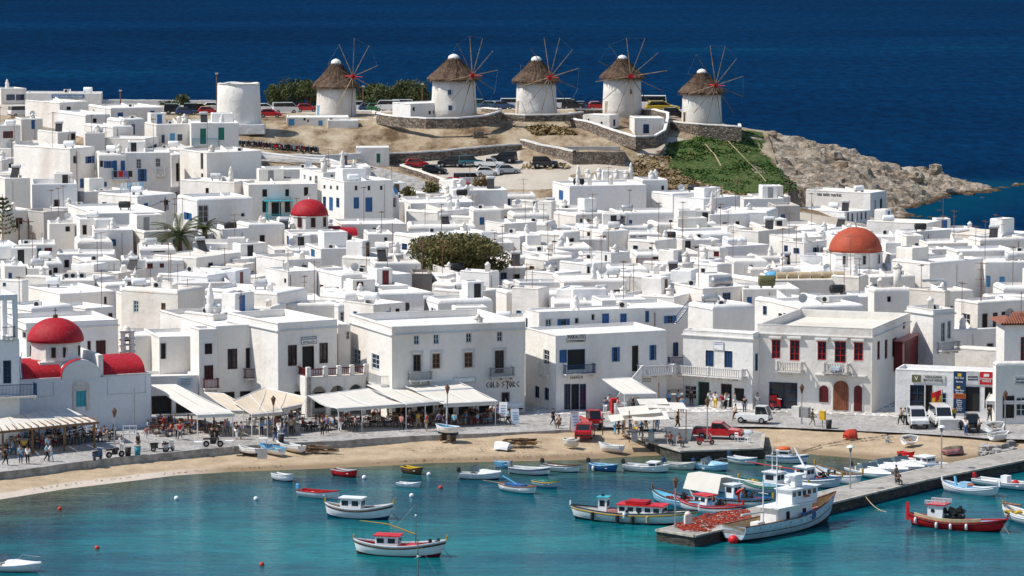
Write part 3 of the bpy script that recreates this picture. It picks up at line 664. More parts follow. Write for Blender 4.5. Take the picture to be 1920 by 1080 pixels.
def opening(root,kind,col,s0,z0,s1,z1,fn):
 """window or door as a part with its pane or leaf as a sub-part; fn(s, z, d)"""
 w,h=s1-s0,z1-z0;c=CODE[col]
 def bar(mb,a,b,p,q,d0,d1):
  mb.add([fn(a,p,d0),fn(b,p,d0),fn(b,q,d0),fn(a,q,d0),fn(a,p,d1),fn(b,p,d1),fn(b,q,d1),fn(a,q,d1)],[(0,1,2,3),(4,7,6,5),(0,4,5,1),(1,5,6,2),(2,6,7,3),(3,7,4,0)])
 t=min(0.09,w*0.12)
 if kind in 'wv':
  mb=MB();bar(mb,s0,s0+t,z0,z1,.07,.13);bar(mb,s1-t,s1,z0,z1,.07,.13);bar(mb,s0+t,s1-t,z0,z0+t,.07,.13);bar(mb,s0+t,s1-t,z1-t,z1,.07,.13)
  m=(s0+s1)/2;bar(mb,m-t*.4,m+t*.4,z0+t,z1-t,.075,.125)
  k=1 if h<1.3 else 2
  for i in range(1,k+1):zz=z0+h*i/(k+1);bar(mb,s0+t,m-t*.4,zz-t*.3,zz+t*.3,.078,.122);bar(mb,m+t*.4,s1-t,zz-t*.3,zz+t*.3,.078,.122)
  f=mb.build('window',c,root)
  g=MB();g.add([fn(s0,z0,.15),fn(s1,z0,.15),fn(s1,z1,.15),fn(s0,z1,.15)],[(0,1,2,3)]);g.build('pane','glass',f)
  if kind=='v':
   for a,b in((s0-w*.52,s0-.02),(s1+.02,s1+w*.52)):
    q=MB();bar(q,a,b,z0,z1,-.06,-.015);q.build('shutter',c,f)
 elif kind=='d':
  mb=MB();bar(mb,s0,s0+t,z0,z1,.06,.12);bar(mb,s1-t,s1,z0,z1,.06,.12);bar(mb,s0+t,s1-t,z1-t,z1,.06,.12)
  nm='door' if h>1.55 else 'window'
  f=mb.build(nm,c,root);m=(s0+s1)/2
  for a,b in((s0+t,m-.012),(m+.012,s1-t)):
   q=MB();bar(q,a,b,z0,z1-t,.10,.14)
   for i in range(3):
    p=z0+(h-t)*(i+.12)/3;bar(q,a+.05,b-.05,p,p+(h-t)*.24,.085,.10)
   q.build('leaf' if nm=='door' else 'shutter',c,f)
 else:
  mb=MB();bar(mb,s0,s0+t,z0,z1,.05,.15);bar(mb,s1-t,s1,z0,z1,.05,.15);bar(mb,s0+t,s1-t,z1-t,z1,.05,.15)
  f=mb.build('doorway' if h>1.55 else 'window',c if col!='k' else 'brown',root)
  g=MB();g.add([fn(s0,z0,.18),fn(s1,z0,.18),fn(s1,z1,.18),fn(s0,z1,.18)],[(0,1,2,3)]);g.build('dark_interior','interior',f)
 return f
def chimney(root,x,y,z,h=1.1,kind=0):
 mb=MB()
 if kind==0:mb.lathe([(.36,0),(.32,h*.75),(.36,h*.78),(.36,h*.86),(.25,h*.9),(.12,h*1.05)],8,(x,y,z))
 elif kind==1:mb.box(x-.35,x+.35,y-.35,y+.35,z,z+h*.8).box(x-.42,x+.42,y-.42,y+.42,z+h*.8+.0,z+h*.9).lathe([(.3,0),(.22,.2),(.05,.4)],8,(x,y,z+h*.9))
 else:mb.lathe([(.42,0),(.38,h*.5),(.30,h*.6),(.40,h*.7),(.32,h*.9),(.2,h*1.1),(.24,h*1.15),(.05,h*1.35)],8,(x,y,z))
 return mb.build('chimney','white',root,True)
def solve_corner(xc,y,h,zb=None,Y=None):
 if Y is not None:p=V(xc,y,Y);g=gz(p.x,p.y)if zb is None else zb;return p,g
 if zb is not None:return W(xc,y,zb+h),zb
 p=first_hit(xc,y,h);return p,p.z-h
def reach(p,ux,uy,px):
 u=(px-960)/F;D0=p.y*ct-(p.z-CZ)*st
 return(u*D0-p.x)/(ux-u*uy*ct)
class Frame:pass
def house(xl,xc,xr,y,h,a=25,wins=(),label=None,tint='white',rt='roof_white',par=0.35,rr=None,d=None,yb=None,Y=None,zb=None,chim=(),name='house',cat='house',group='houses of the town',sink=1.5,cornice=None,hide=False,feat=None):
 a=R(a);ca,sa=math.cos(a),math.sin(a)
 if yb is not None:q=W(xc,yb,PZ);Y=q.y;zb=PZ
 p,g=solve_corner(xc,y,h,zb,Y)
 h=p.z-g
 base=min(g,gz(p.x-4,p.y+4),gz(p.x+4,p.y+4))-sink if yb is None else g-0.3
 Lr=reach(p,ca,sa,xr)if xr>xc+1 else(d or 7.0)
 Ll=reach(p,-sa,ca,xl)if xl<xc-1 else(d or 7.0)
 if d and xr>xc+1 and xl<xc-1:Ll=d if a<R(45)else Ll;Lr=d if a>=R(45)else Lr
 Lr=max(1.2,min(Lr,40));Ll=max(1.2,min(Ll,30))
 H=p.z-base
 root=empty(name,(p.x,p.y,base),a,label,cat,group)
 if yb is None:root.rotation_euler[0]=rnd.uniform(-.006,.006);root.rotation_euler[1]=rnd.uniform(-.006,.006)
 if rr is None:rr=rnd.choice((0.12,0.18,0.25,0.4))
 rr=min(rr,par+0.15)
 Hs=H-rr
 hr,hl,ops=[],[],[]
 C=Vector((p.x,p.y,0))
 for wdef in wins:
  k,x0,y0,x1,y1=wdef[:5];xm,ym=(x0+x1)/2,(y0+y1)/2
  onR=xm>=xc;n=Vector((sa,-ca,0))if onR else Vector((-ca,-sa,0));t=Vector((ca,sa,0))if onR else Vector((-sa,ca,0))
  def hit(px,py):
   r_=ray(px,py);tt=n.dot(Vector((p.x,p.y,0)))/n.dot(Vector((r_.x,r_.y,0)));q=Vector((r_.x*tt,r_.y*tt,CZ+r_.z*tt));return(q-C).dot(t),q.z-base
  s0,s1=sorted((hit(x0,ym)[0],hit(x1,ym)[0]));z1,z0=hit(xm,y0)[1],hit(xm,y1)[1]
  L=Lr if onR else Ll
  s0,s1=max(.12,s0),min(L-.12,s1);z0,z1=max(.05,z0),min(Hs-.05,z1)
  if s1-s0<.15 or z1-z0<.15:continue
  tgt=hr if onR else hl
  if any(not(s1<q[0]-.02 or s0>q[2]+.02 or z1<q[1]-.02 or z0>q[3]+.02)for q in tgt):continue
  tgt.append((s0,z0,s1,z1));ops.append((k,onR,s0,z0,s1,z1))
 fR=lambda s,z,dd:(s,dd,z)
 fL=lambda s,z,dd:(dd,s,z)
 mb=MB()
 wall_face(mb,Lr,Hs,hr,fR);wall_face(mb,Ll,Hs,hl,fL)
 mb.add([(Lr,0,0),(Lr,Ll,0),(Lr,Ll,Hs),(Lr,0,Hs)],[(0,1,2,3)]);mb.add([(0,Ll,0),(Lr,Ll,0),(Lr,Ll,Hs),(0,Ll,Hs)],[(0,1,2,3)])
 rings=[]
 def ring(ins,z):return[(ins,ins,z),(Lr-ins,ins,z),(Lr-ins,Ll-ins,z),(ins,Ll-ins,z)]
 for i in range(5):
  t=R(90)*i/4;rings.append(ring(rr*(1-math.cos(t)),Hs+rr*math.sin(t)))
 tw=max(rr+.08,.3);rings.append(ring(tw,H));rings.append(ring(tw+.03,H-par))
 if cornice:
  c=MB();c.box(-.14,Lr+.14,-.14,Ll+.14,H-cornice-.14,H-cornice);
  c.build('cornice','white',root)
 mb.grid(rings,True)
 jit=0.05
 for i,q in enumerate(mb.v):
  if q[2]>Hs-.01:mb.v[i]=(q[0],q[1],q[2]+jit*math.sin(q[0]*1.7+p.x)+jit*.6*math.sin(q[1]*2.1+p.y))if q[2]>Hs+.03 else q
 wo=mb.build('wall',tint,root)
 rf=MB();q=ring(tw+.03,H-par+.03);rf.add(q,[(0,1,2,3)]);ro=rf.build('roof',rt,root)
 for(k,onR,s0,z0,s1,z1)in ops:opening(root,k[0],k[1],s0,z0,s1,z1,fR if onR else fL)
 for cdef in chim:
  cx,kind,hh=cdef;s=reach(p,ca,sa,cx);s=min(max(.6,s),max(.7,Lr-.6));chimney(root,s,min(1.2,Ll*.4),H-par,hh,kind)
 fr=Frame();fr.root=root;fr.p=p;fr.base=base;fr.H=H;fr.Lr=Lr;fr.Ll=Ll;fr.a=a;fr.par=par;fr.wins=ops;fr.feat=feat;fr.tint=tint;fr.box=(min(xl,xc),y,max(xr,xc));fr.label=label
 cx,cy=p.x+ca*Lr/2-sa*Ll/2,p.y+sa*Lr/2+ca*Ll/2
 FOOT.append((p.x,p.y,a,Lr,Ll));VIS.append((min(xl,xc),y,max(xr,xc),y+h*ppm(p.y)*0.32,p.y));fr.c=(cx,cy)
 HS.append(fr)
 return fr
HS=[]
def local(fr,px,py,face='R'):
 ca,sa=math.cos(fr.a),math.sin(fr.a);n=Vector((sa,-ca,0))if face=='R' else Vector((-ca,-sa,0));t=Vector((ca,sa,0))if face=='R' else Vector((-sa,ca,0))
 r_=ray(px,py);tt=n.dot(Vector((fr.p.x,fr.p.y,0)))/n.dot(Vector((r_.x,r_.y,0)));q=Vector((r_.x*tt,r_.y*tt,CZ+r_.z*tt))
 return(q-Vector((fr.p.x,fr.p.y,0))).dot(t),q.z-fr.base
def face_fn(face):
 return(lambda s,z,d:(s,d,z))if face=='R' else(lambda s,z,d:(d,s,z))
def balcony(fr,face,x0,x1,ytop,ybot,col='dark_red',out=0.9,slabm='white',solid=False,stone=False):
 fn=face_fn(face);ym=(ytop+ybot)/2
 s0,s1=sorted((local(fr,x0,ym,face)[0],local(fr,x1,ym,face)[0]));z1=local(fr,(x0+x1)/2,ytop,face)[1];z0=local(fr,(x0+x1)/2,ybot,face)[1]
 def bx(mb,a,b,d0,d1,p,q):
  P=[fn(a,p,d0),fn(b,p,d0),fn(b,p,d1),fn(a,p,d1),fn(a,q,d0),fn(b,q,d0),fn(b,q,d1),fn(a,q,d1)]
  mb.add(P,[(0,3,2,1),(4,5,6,7),(0,1,5,4),(1,2,6,5),(2,3,7,6),(3,0,4,7)])
 s=MB();bx(s,s0,s1,-out,-.004,z0-.14,z0);n=max(2,int((s1-s0)/1.3))
 for i in range(n+1):
  c=s0+.15+(s1-s0-.3)*i/n;bx(s,c-.07,c+.07,-out*.7,-.004,z0-.4,z0-.14)
 b=s.build('balcony',slabm,fr.root)
 r_=MB();h=z1-z0
 rw=.035 if not stone else .08
 for zz in((z1-.06,z1),(z0+.05,z0+.10)):
  bx(r_,s0,s1,-out,-out+2*rw,*zz);bx(r_,s0,s0+2*rw,-out+2*rw,-.004,*zz);bx(r_,s1-2*rw,s1,-out+2*rw,-.004,*zz)
 bw=.016 if not stone else .055;gap=.13 if not stone else .24
 n=int((s1-s0)/gap)
 for i in range(1,n):
  c=s0+(s1-s0)*i/n;bx(r_,c-bw,c+bw,-out+rw-bw,-out+rw+bw,z0,z1-.06)
 for e in(s0+rw,s1-rw):
  k=int(out/gap)
  for i in range(1,k):dd=-out+out*i/k;bx(r_,e-bw,e+bw,dd-bw,dd+bw,z0,z1-.06)
 if stone:
  for e in[s0,s1-.22]+[s0+(s1-s0)*i/max(1,round((s1-s0)/3.5))for i in range(1,max(1,round((s1-s0)/3.5)))]:bx(r_,e,e+.22,-out-.02,-out+.2,z0,z1+.1)
 r_.build('railing',col,b)
 return b
def letters(fr,face,text,px,py,size_px,mat='dark',parent=None,out=.02,align='CENTER',yscale=1.0,name='lettering'):
 s,z=local(fr,px,py,face);sz=size_px/ppm(fr.p.y)*1.35
 cu=bpy.data.curves.new('lettering','FONT');cu.body=text;cu.size=sz;cu.align_x=align;cu.align_y='CENTER';cu.extrude=.008;cu.materials.append(MATS[mat]);cu.resolution_u=2
 cu.offset=.012*sz;t_=bpy.data.objects.new('t',cu);me=bpy.data.meshes.new_from_object(t_);bpy.data.objects.remove(t_);me.name='lettering'
 o=bpy.data.objects.new(name,me);COL.objects.link(o);o.parent=parent or fr.root
 fn=face_fn(face);o.location=fn(s,z,-out)if parent is None else o.location
 if parent is not None:o.location=fn(s,z,-out)
 o.rotation_euler=(R(90),0,0 if face=='R' else R(-90));o.scale=(1,yscale,1)
 return o
def dashes(fr,face,x0,y0,x1,y1,mat='grey',rows=1,out=.11,parent=None):
 """small print too far off to read: broken strokes"""
 fn=face_fn(face);g=random.Random(int(x0*3+y0));mb=MB()
 for k in range(rows):
  yc=y0+(y1-y0)*(k+.5)/rows;hp=(y1-y0)/rows*.28;x=x0
  while x<x1:
   w=g.uniform(.8,2.2);(s0,za),(s1,zb)=local(fr,x,yc-hp,face),local(fr,min(x1,x+w),yc+hp,face);s0,s1=min(s0,s1),max(s0,s1)
   mb.add([fn(s0,zb,-out),fn(s1,zb,-out),fn(s1,za,-out),fn(s0,za,-out),fn(s0,zb,-out+.01),fn(s1,zb,-out+.01),fn(s1,za,-out+.01),fn(s0,za,-out+.01)],[(0,1,2,3),(4,7,6,5),(0,4,5,1),(1,5,6,2),(2,6,7,3),(3,7,4,0)]);x+=w+g.uniform(.5,1.0)
 return mb.build('lettering',mat,parent or fr.root)
def sign(fr,face,x0,y0,x1,y1,text=None,bg='white_paint',fg='navy',size=None,border=None,out=.09,lines=None):
 fn=face_fn(face);xm,ym=(x0+x1)/2,(y0+y1)/2
 s0,s1=sorted((local(fr,x0,ym,face)[0],local(fr,x1,ym,face)[0]));z1,z0=local(fr,xm,y0,face)[1],local(fr,xm,y1,face)[1]
 def bx(mb,a,b,d0,d1,p,q):mb.add([fn(a,p,d0),fn(b,p,d0),fn(b,p,d1),fn(a,p,d1),fn(a,q,d0),fn(b,q,d0),fn(b,q,d1),fn(a,q,d1)],[(0,3,2,1),(4,5,6,7),(0,1,5,4),(1,2,6,5),(2,3,7,6),(3,0,4,7)])
 m=MB();bx(m,s0,s1,-out,-.006,z0,z1);b=m.build('sign_board',bg,fr.root)
 if border:
  f=MB();t=.05
  for q in((s0,s1,z0,z0+t),(s0,s1,z1-t,z1),(s0,s0+t,z0+t,z1-t),(s1-t,s1,z0+t,z1-t)):bx(f,q[0],q[1],-out-.012,-out-.002,q[2],q[3])
  f.build('border',border,b)
 L=lines or([(text,.5)]if text else[])
 for i,(tx,fy)in enumerate(L):
  hpx=(y1-y0)/len(L)*0.62 if size is None else size
  letters(fr,face,tx,xm,y0+(y1-y0)*fy,hpx,fg,b,out+.012)
 return b
bp=lambda*k:list(k)
f=house(655,735,984,613,9,22,[('wy',776,629,786,646),('wy',813,627,823,645),('wG',874,625,884,642),('wG',932,622,942,640),('wc',775,665,789,696),('wo',811,663,825,691),('wo',871,661,886,689),('wc',928,657,945,700),('wy',663,655,676,683),('wy',697,664,711,692),('oe',940,735,956,762),('ok',742,757,772,784),('ok',782,755,812,782),('ok',822,753,850,780),('ok',860,751,888,778),('ok',898,749,920,775)],'large grey-white merchant house lettered GOLD STORE behind the long awnings','white',yb=787,par=.75,rr=.1,cornice=.75,chim=[(905,1,1.3)])  # row of low dark openings added to deepen the shade under the awnings
STORE=f
for k in((764,806,696,711),(917,960,688,704)):balcony(f,'R',*k,col='grey',slabm='pale_grey',out=.8)
balcony(f,'L',686,729,697,716,col='pale_grey',out=.8)
GL=dict(G=[(1,1),(.1,.5),(.6,.1),(1,.1)],O=[(.5,0),(.05,.5),(.5,1),(.95,.5),(.5,0)],L=[(.1,1),(.1,0),(.95,.12)],D=[(.1,0),(.1,1),(.95,.4),(.1,0)],S=[(.9,1),(.1,.75),(.9,.45),(.1,0)],T=[(0,1),(1,.95),(.55,.97),(.5,-.35)],R=[(.15,0),(.15,1),(.9,.7),(.15,.45),(.95,0)],E=[(1,1),(.05,.5),(1,0)])
for ch_,x0,x1 in(('G',911.6,916),('O',918.4,922.8),('L',924.5,929),('D',931.3,936.6),('S',940.4,945.7),('T',948,954.2),('O',955,959.3),('R',960.8,965.8),('E',968,973.3)):
 yo=716.5-(x0-911)*.035;P_=[local(f,x0+(x1-x0)*u,yo+10.5*(1-v))for u,v in GL[ch_]];MB().tube([(s,-.03,z)for s,z in P_],.05,4).build('lettering','ink',f.root)
sign(f,'R',849,707,891,717,None,'white_paint',border='grey')
for(x0,x1,yt,yb_)in((771,793,662,697),(807,829,660,693),(867,890,658,691),(924,949,655,701)):
 mb=MB();(s0,z1),(s1,z0)=local(f,x0,yt),local(f,x1,yb_)
 for q in((s0,s0+.14,z0,z1),(s1-.14,s1,z0,z1),(s0-.08,s1+.08,z1,z1+.16)):mb.box(q[0],q[1],-.06,-.004,q[2],q[3])
 mb.build('window_surround','pale_grey',f.root)
f=house(300,405,531,612,8,25,[('wm',427,654,445,692),('om',461,652,488,690),('wm',497,650,515,687),('om',385,643,398,664)[:5],('ok',412,735,440,768),('ok',450,733,478,766),('ok',486,731,512,764)],'white waterfront house wing with dark windows and a red balcony','white',yb=770,par=.5,rr=.1,Y=None)  # ground-floor dark openings added so it reads darker below the awnings
balcony(f,'R',456,504,689,707,'dark_red')
APW=f
f=house(372,373,408,617,8,25,[('wm',384,644,398,664),('dm',383,685,400,712)],'narrow white bay with a red railed door at the corner of the waterfront wing','white',yb=774,par=.4,d=2.5,rr=.1)
balcony(f,'R',380,407,709,727,'dark_red',.7)
f=house(519,521,632,606,9,31,[('wm',540,647,557,686),('om',567,649,589,694),('wm',599,643,615,681),('ok',552,733,580,768),('ok',590,735,610,765)],'tall white waterfront block with the framed hotel sign above its arched terrace','white',yb=779,par=.7,d=11,rr=.1,cornice=.7)  # lower dark openings added to deepen the shade behind the awnings
sign(f,'R',564,631,593,645,None,'white_paint','dark',border='dark',lines=[('\u0391\u03a0\u039f\u039b\u039b\u03a9\u039d',.3),('APOLLON',.72)])
APO=f
def arcade():
 c=W(576,783,PZ);top=V(576,708,c.y).z;ang=R(24)
 root=empty('arcade_terrace',(c.x,c.y,PZ-.2),ang,'white terrace on round arches with red railing, joined to the hotel block','terrace');H=top-PZ+.2
 ca,sa=math.cos(ang),math.sin(ang)
 p=Vector((c.x,c.y,top));L=reach(p,ca,sa,686);D=reach(p,-sa,ca,533)
 def arched(Ln,cen,rad,fn,spring):
  mb=MB();xs=[0];N=12
  edges=[]
  for cx in cen:edges.append((cx-rad,cx+rad))
  x=0
  for(a,b)in edges+[(Ln,None)]:
   mb.add([fn(x,0,0),fn(a,0,0),fn(a,H,0),fn(x,H,0),fn(x,0,.45),fn(a,0,.45),fn(a,H,.45),fn(x,H,.45)],[(0,1,2,3),(4,7,6,5),(0,3,7,4),(1,5,6,2),(3,2,6,7)])
   if b is None:break
   m=(a+b)/2;pts=[(m-rad*math.cos(math.pi*i/N),spring+rad*math.sin(math.pi*i/N))for i in range(N+1)]
   for(u,v),(u2,v2)in zip(pts[:-1],pts[1:]):
    mb.add([fn(u,v,0),fn(u2,v2,0),fn(u2,H,0),fn(u,H,0),fn(u,v,.45),fn(u2,v2,.45),fn(u2,H,.45),fn(u,H,.45)],[(0,1,2,3),(4,7,6,5),(0,4,5,1),(3,2,6,7)])
   x=b
  return mb
 fR=lambda s,z,d:(s,d,z);fL=lambda s,z,d:(d,s,z)
 q=L/3.05
 arched(L,[q*.55+.15,q*1.5+.15,q*2.48+.1],q*.36,fR,H-q*.36-.95).build('arch_wall','white',root)
 arched(D,[D*.55],min(D*.38,1.9),fL,H-min(D*.38,1.9)-.8).build('arch_wall','white',root)
 MB().box(.45,L,.45,D,H-.3,H-.02).build('terrace_floor','roof_cream',root)
 for i,s in enumerate((0,.29,.52,.74,.98)):MB().box(L*s,L*s+.42,-.03,.42,H+.004,H+1.0).build('post','white',root)
 for s in(.45,.97):MB().box(.0,.4,D*s,D*s+.4,H+.004,H+1.0).build('post','white',root)
 def rail(a,b,fn):
  mb=MB()
  def bx(s0,s1,d0,d1,z0,z1):mb.add([fn(s0,z0,d0),fn(s1,z0,d0),fn(s1,z0,d1),fn(s0,z0,d1),fn(s0,z1,d0),fn(s1,z1,d0),fn(s1,z1,d1),fn(s0,z1,d1)],[(0,3,2,1),(4,5,6,7),(0,1,5,4),(1,2,6,5),(2,3,7,6),(3,0,4,7)])
  bx(a,b,.12,.2,H+.72,H+.82);bx(a,b,.12,.2,H+.1,H+.17);n=int((b-a)/.16)
  for i in range(1,n):m=a+(b-a)*i/n;bx(m-.03,m+.03,.135,.185,H+.17,H+.72)
  mb.build('railing','dark_red',root)
 for a,b in((.42,L*.29),(L*.29+.42,L*.52),(L*.52+.42,L*.74),(L*.74+.42,L*.98)):rail(a,b,fR)
 rail(.45,D*.45,fL);rail(D*.45+.4,D*.97,fL)
arcade()
house(632,634,657,608,8,20,[('wG',650,622,655,636)],'narrow set-back house in the alley between the hotel block and the store','white_w',yb=765,d=6)
f=house(985,1042,1251,628,7.5,23,[('db',1049,656,1063,680),('on',1064,655,1097,693),('vb',1151,651,1158,678),('ok',1185,648,1197,696),('vb',1221,647,1227,675),('wb',1147,650,1161,679),('wb',1217,646,1231,675),('wn',1058,720,1070,768),('on',1071,720,1086,768),('wn',1087,720,1099,768),('wG',1190,728,1200,745),('wn',1003,724,1011,746),('wn',1021,727,1029,750),('wG',1019,656,1030,684)],'white waterfront house with dark blue shutters and the framed PARALOS sign','white',yb=772,par=.35,rr=.1)
PAR=f
balcony(f,'R',1055,1111,682,699,'navy',.9)
balcony(f,'L',1016,1032,680,700,'off_white',.5)
sign(f,'R',1062,627,1097,641,None,'off_white','dark',border='dark',lines=[('PARALOS',.36)],size=6)
dashes(f,'R',1065,636.5,1094,640,'dark',1,.105)
letters(f,'R','PARALOS',1081,708,4.6,'dark')
dashes(f,'R',1202,708,1221,717,'grey',2,.02)
def stairs():
 s1,z1=local(PAR,1192,697);s0,z0=local(PAR,1134,768);s2,_=local(PAR,1250,690)
 mb=MB();n=16
 for i in range(n):
  a=s0+(s1-s0)*i/n;b=s0+(s1-s0)*(i+1)/n;mb.box(a,b,-1.5,-.004,max(0.02,z0+(z1-z0)*i/n-.9),z0+(z1-z0)*(i+1)/n)
 st_=mb.build('stair','white',PAR.root)
 pb=MB();k=10
 for i in range(k):
  a=s0+(s1-s0)*i/k;b=s0+(s1-s0)*(i+1)/k;za=z0+(z1-z0)*i/k;zb=z0+(z1-z0)*(i+1)/k
  pb.add([(a,-1.5,za-.2),(b,-1.5,zb-.2),(b,-1.5,zb+.85),(a,-1.5,za+.85),(a,-1.65,za-.2),(b,-1.65,zb-.2),(b,-1.65,zb+.85),(a,-1.65,za+.85)],[(0,1,2,3),(4,7,6,5),(3,2,6,7),(0,4,5,1)])
 pb.build('parapet','white',st_)
 balcony(PAR,'R',1193,1254,682,698,'white',1.65,'white',stone=True)
stairs()
f=house(985,1011,1210,585,9.5,21,[('wG',1023,598,1034,620),('vb',1051,598,1062,626),('oG',1078,596,1085,606),('oG',1109,589,1115,600),('db',1129,588,1142,621),('db',1163,588,1175,606),('wk',983,596,989,616)],'set-back white upper house with blue doors above the PARALOS facade','white_w',yb=748,par=.2,rr=.06,chim=[])
f=house(1205,1208,1290,578,9,20,[('vb',1251,592,1262,606),('db',1208,581,1217,604),('dn',1262,642,1272,668)],'white house with the blue outside stair above the alley','white_w',yb=735,d=8)
balcony(f,'R',1251,1284,668,685,'navy',.8)
STEP=f
f=house(1281,1412,1424,625,7.5,60,[('dn',1323,657,1338,687),('dn',1358,658,1373,689),('og',1309,716,1330,762),('om',1352,720,1372,765),('om',1377,728,1395,752),('wG',1283,723,1306,748),('dn',1416,663,1421,695)],'square whitewashed shop house with long stone balustrade and two blue doors','white',yb=768,par=.45,rr=.1,cornice=.5)
IH=f
balcony(f,'L',1276,1401,687,703,'white',1.1,'white',stone=True)
sign(f,'L',1338,640,1357,656,None,'white_paint','pale_grey',border='pale_grey')
dashes(f,'L',1366,707,1384,715,'grey',2,.02);dashes(f,'L',1340,641,1355,647,'violet',2,.1)
f=house(1420,1636,1707,615,9,70,[('wR',1447,637,1463,672),('wR',1481,638,1499,676),('wR',1533,640,1549,675),('wR',1565,640,1586,680),('wR',1601,642,1618,676),('wn',1442,717,1495,766),('wr',1645,640,1650,674),('wr',1659,637,1664,672),('wr',1693,604,1697,616),('ok',1673,634,1681,668)],'big square white town hall with red windows and two stone balconies','white',yb=775,par=.9,rr=.08,cornice=.9,rt='roof_cream')
JH=f
for k in((1459,1508,677,694),(1547,1594,680,697)):balcony(f,'L',*k,col='white',out=1.0,stone=True)
sign(f,'L',1562,686,1579,692,None,'pale_blue',out=1.15)
for(a,b,yy)in((1443,1467,633),(1477,1504,633),(1529,1554,636),(1560,1590,636),(1597,1622,638)):
 (s0,z),(s1,_)=local(f,b,yy,'L'),local(f,a,yy,'L');MB().box(-.28,-.004,s0,s1,z-.15,z+.12).build('hood_mould','white',f.root)
(s0,z),(s1,_)=local(f,1625,706,'L'),local(f,1528,704,'L');MB().box(-.2,-.004,s0,s1,z-.1,z+.08).build('string_course','white',f.root)
def arched_door(fr,face,x0,x1,yt,yb_,mat,name):
 fn=face_fn(face);ym=(yt+yb_)/2;s0,s1=sorted((local(fr,x0,ym,face)[0],local(fr,x1,ym,face)[0]));z1=local(fr,(x0+x1)/2,yt,face)[1];z0=max(.3,local(fr,(x0+x1)/2,yb_,face)[1])
 r_=(s1-s0)/2;m=(s0+s1)/2;sp=z1-r_;N=10
 def shape(ins,d0,d1,nm,mt,par):
  P=[(s0+ins,z0),(s1-ins,z0)]+[(m+(r_-ins)*math.cos(math.pi*i/N),sp+(r_-ins)*math.sin(math.pi*i/N))for i in range(N+1)]
  k=len(P);return MB().add([fn(a,b,d0)for a,b in P]+[fn(a,b,d1)for a,b in P],[tuple(range(k)),tuple(range(k,2*k))]+[(i,(i+1)%k,k+(i+1)%k,k+i)for i in range(k)]).build(nm,mt,par)
 fr_=shape(-.1,-.05,-.004,name,'off_white',fr.root);lf=shape(.02,-.075,-.052,'leaf',mat,fr_)
 st_=MB();n=7
 for i in range(1,n):c=s0+(s1-s0)*i/n;q=abs(c-m);top=sp+math.sqrt(max(0,r_*r_-q*q))-.12;st_.add([fn(c-.012,z0,-.085),fn(c+.012,z0,-.085),fn(c+.012,top,-.085),fn(c-.012,top,-.085)],[(0,1,2,3)])
 st_.build('boarding_joint','maroon',fr_)
arched_door(f,'L',1562,1592,713,769,'door_wood','door');arched_door(f,'L',1536,1554,722,754,'dark_red','window');arched_door(f,'L',1601,1617,722,771,'dark_red','door')
(s0,z1),(s1,z0)=local(f,1675,640,'R'),local(f,1705,682,'R');mb=MB().box(s0+.2,s1,-.9,-.004,z0,z1);o=mb.build('oriel','dark_red',f.root)
MB().box(s0+.1,s1+.1,-1.0,-.004,z1+.002,z1+.1).build('oriel_roof','pink',o);MB().box(s0+.2,s0+.9,-.93,-.905,z0+.9,z1-.3).build('shutter','pink',o);MB().box(s0+1.3,s0+2.2,-.93,-.905,z0+.9,z1-.3).build('shutter','maroon',o)
f=house(1679,1868,1880,698,4.2,73,[('wn',1706,722,1733,768),('ok',1735,722,1748,772),('wy',1757,736,1775,770),('on',1808,725,1837,772),('ok',1846,726,1863,766)],'low white shop row with grey, blue and red signboards above its windows','white',yb=789,par=.35,rr=.12,sink=.5)
SHOP=f
sign(f,'L',1710,702,1772,717,None,'off_white',lines=None);sign(f,'L',1710,703,1727,716,'V','olive','white_paint',out=.11)
letters(f,'L','VOULGARIS',1750,706.5,4.6,'dark',out=.12);letters(f,'L','\u0392\u039f\u03a5\u039b\u0393\u0391\u03a1\u0397\u03a3',1750,713,4.6,'dark',out=.12)
sign(f,'L',1788,696,1811,774,None,'navy','white_paint',lines=[('Blue Star',.16),('Ferries',.25),('Blue Star',.46),('Ferries',.52)],size=3.6)
sign(f,'L',1788,738,1811,747,None,'orange','navy',out=.11);dashes(f,'L',1790,739,1809,746,'brown',2,.125);sign(f,'L',1796,700,1803,706,None,'yellow',out=.12);sign(f,'L',1794,724,1801,728,None,'yellow',out=.12)
for i,t in enumerate(('Rafina','Piraeus','Paros','Tinos','Andros','Syros')):letters(f,'L',t,1799,750.5+i*3.6,3.0,'white_paint',out=.12)
sign(f,'L',1812,696,1837,721,None,'pale_grey','dark',size=3.6);dashes(f,'L',1815,704,1834,714,'dark',2)
sign(f,'L',1838,697,1862,721,None,'bright_red','white_paint',lines=[('SUPERFAST',.56),('FERRIES',.74)],size=3.8);sign(f,'L',1845,701,1855,706,None,'white_paint',out=.11)
f=house(1862,1868,1960,678,5.6,8,[('wG',1905,745,1925,780),('ok',1880,742,1902,784)],'white shop with white awning at the edge of the harbour front','white',yb=796,par=.3,sink=.5)
EDGE=f
sign(f,'R',1902,706,1925,720,None,'white_paint',border='dark');dashes(f,'R',1905,708,1924,719,'dark',2,.105)
f=house(1868,1884,1960,608,5,5,[('wR',1914,632,1926,676)],'white upper house under a terracotta tiled roof','white_w',Y=386,zb=6.0,par=.05,rr=.05,sink=0)
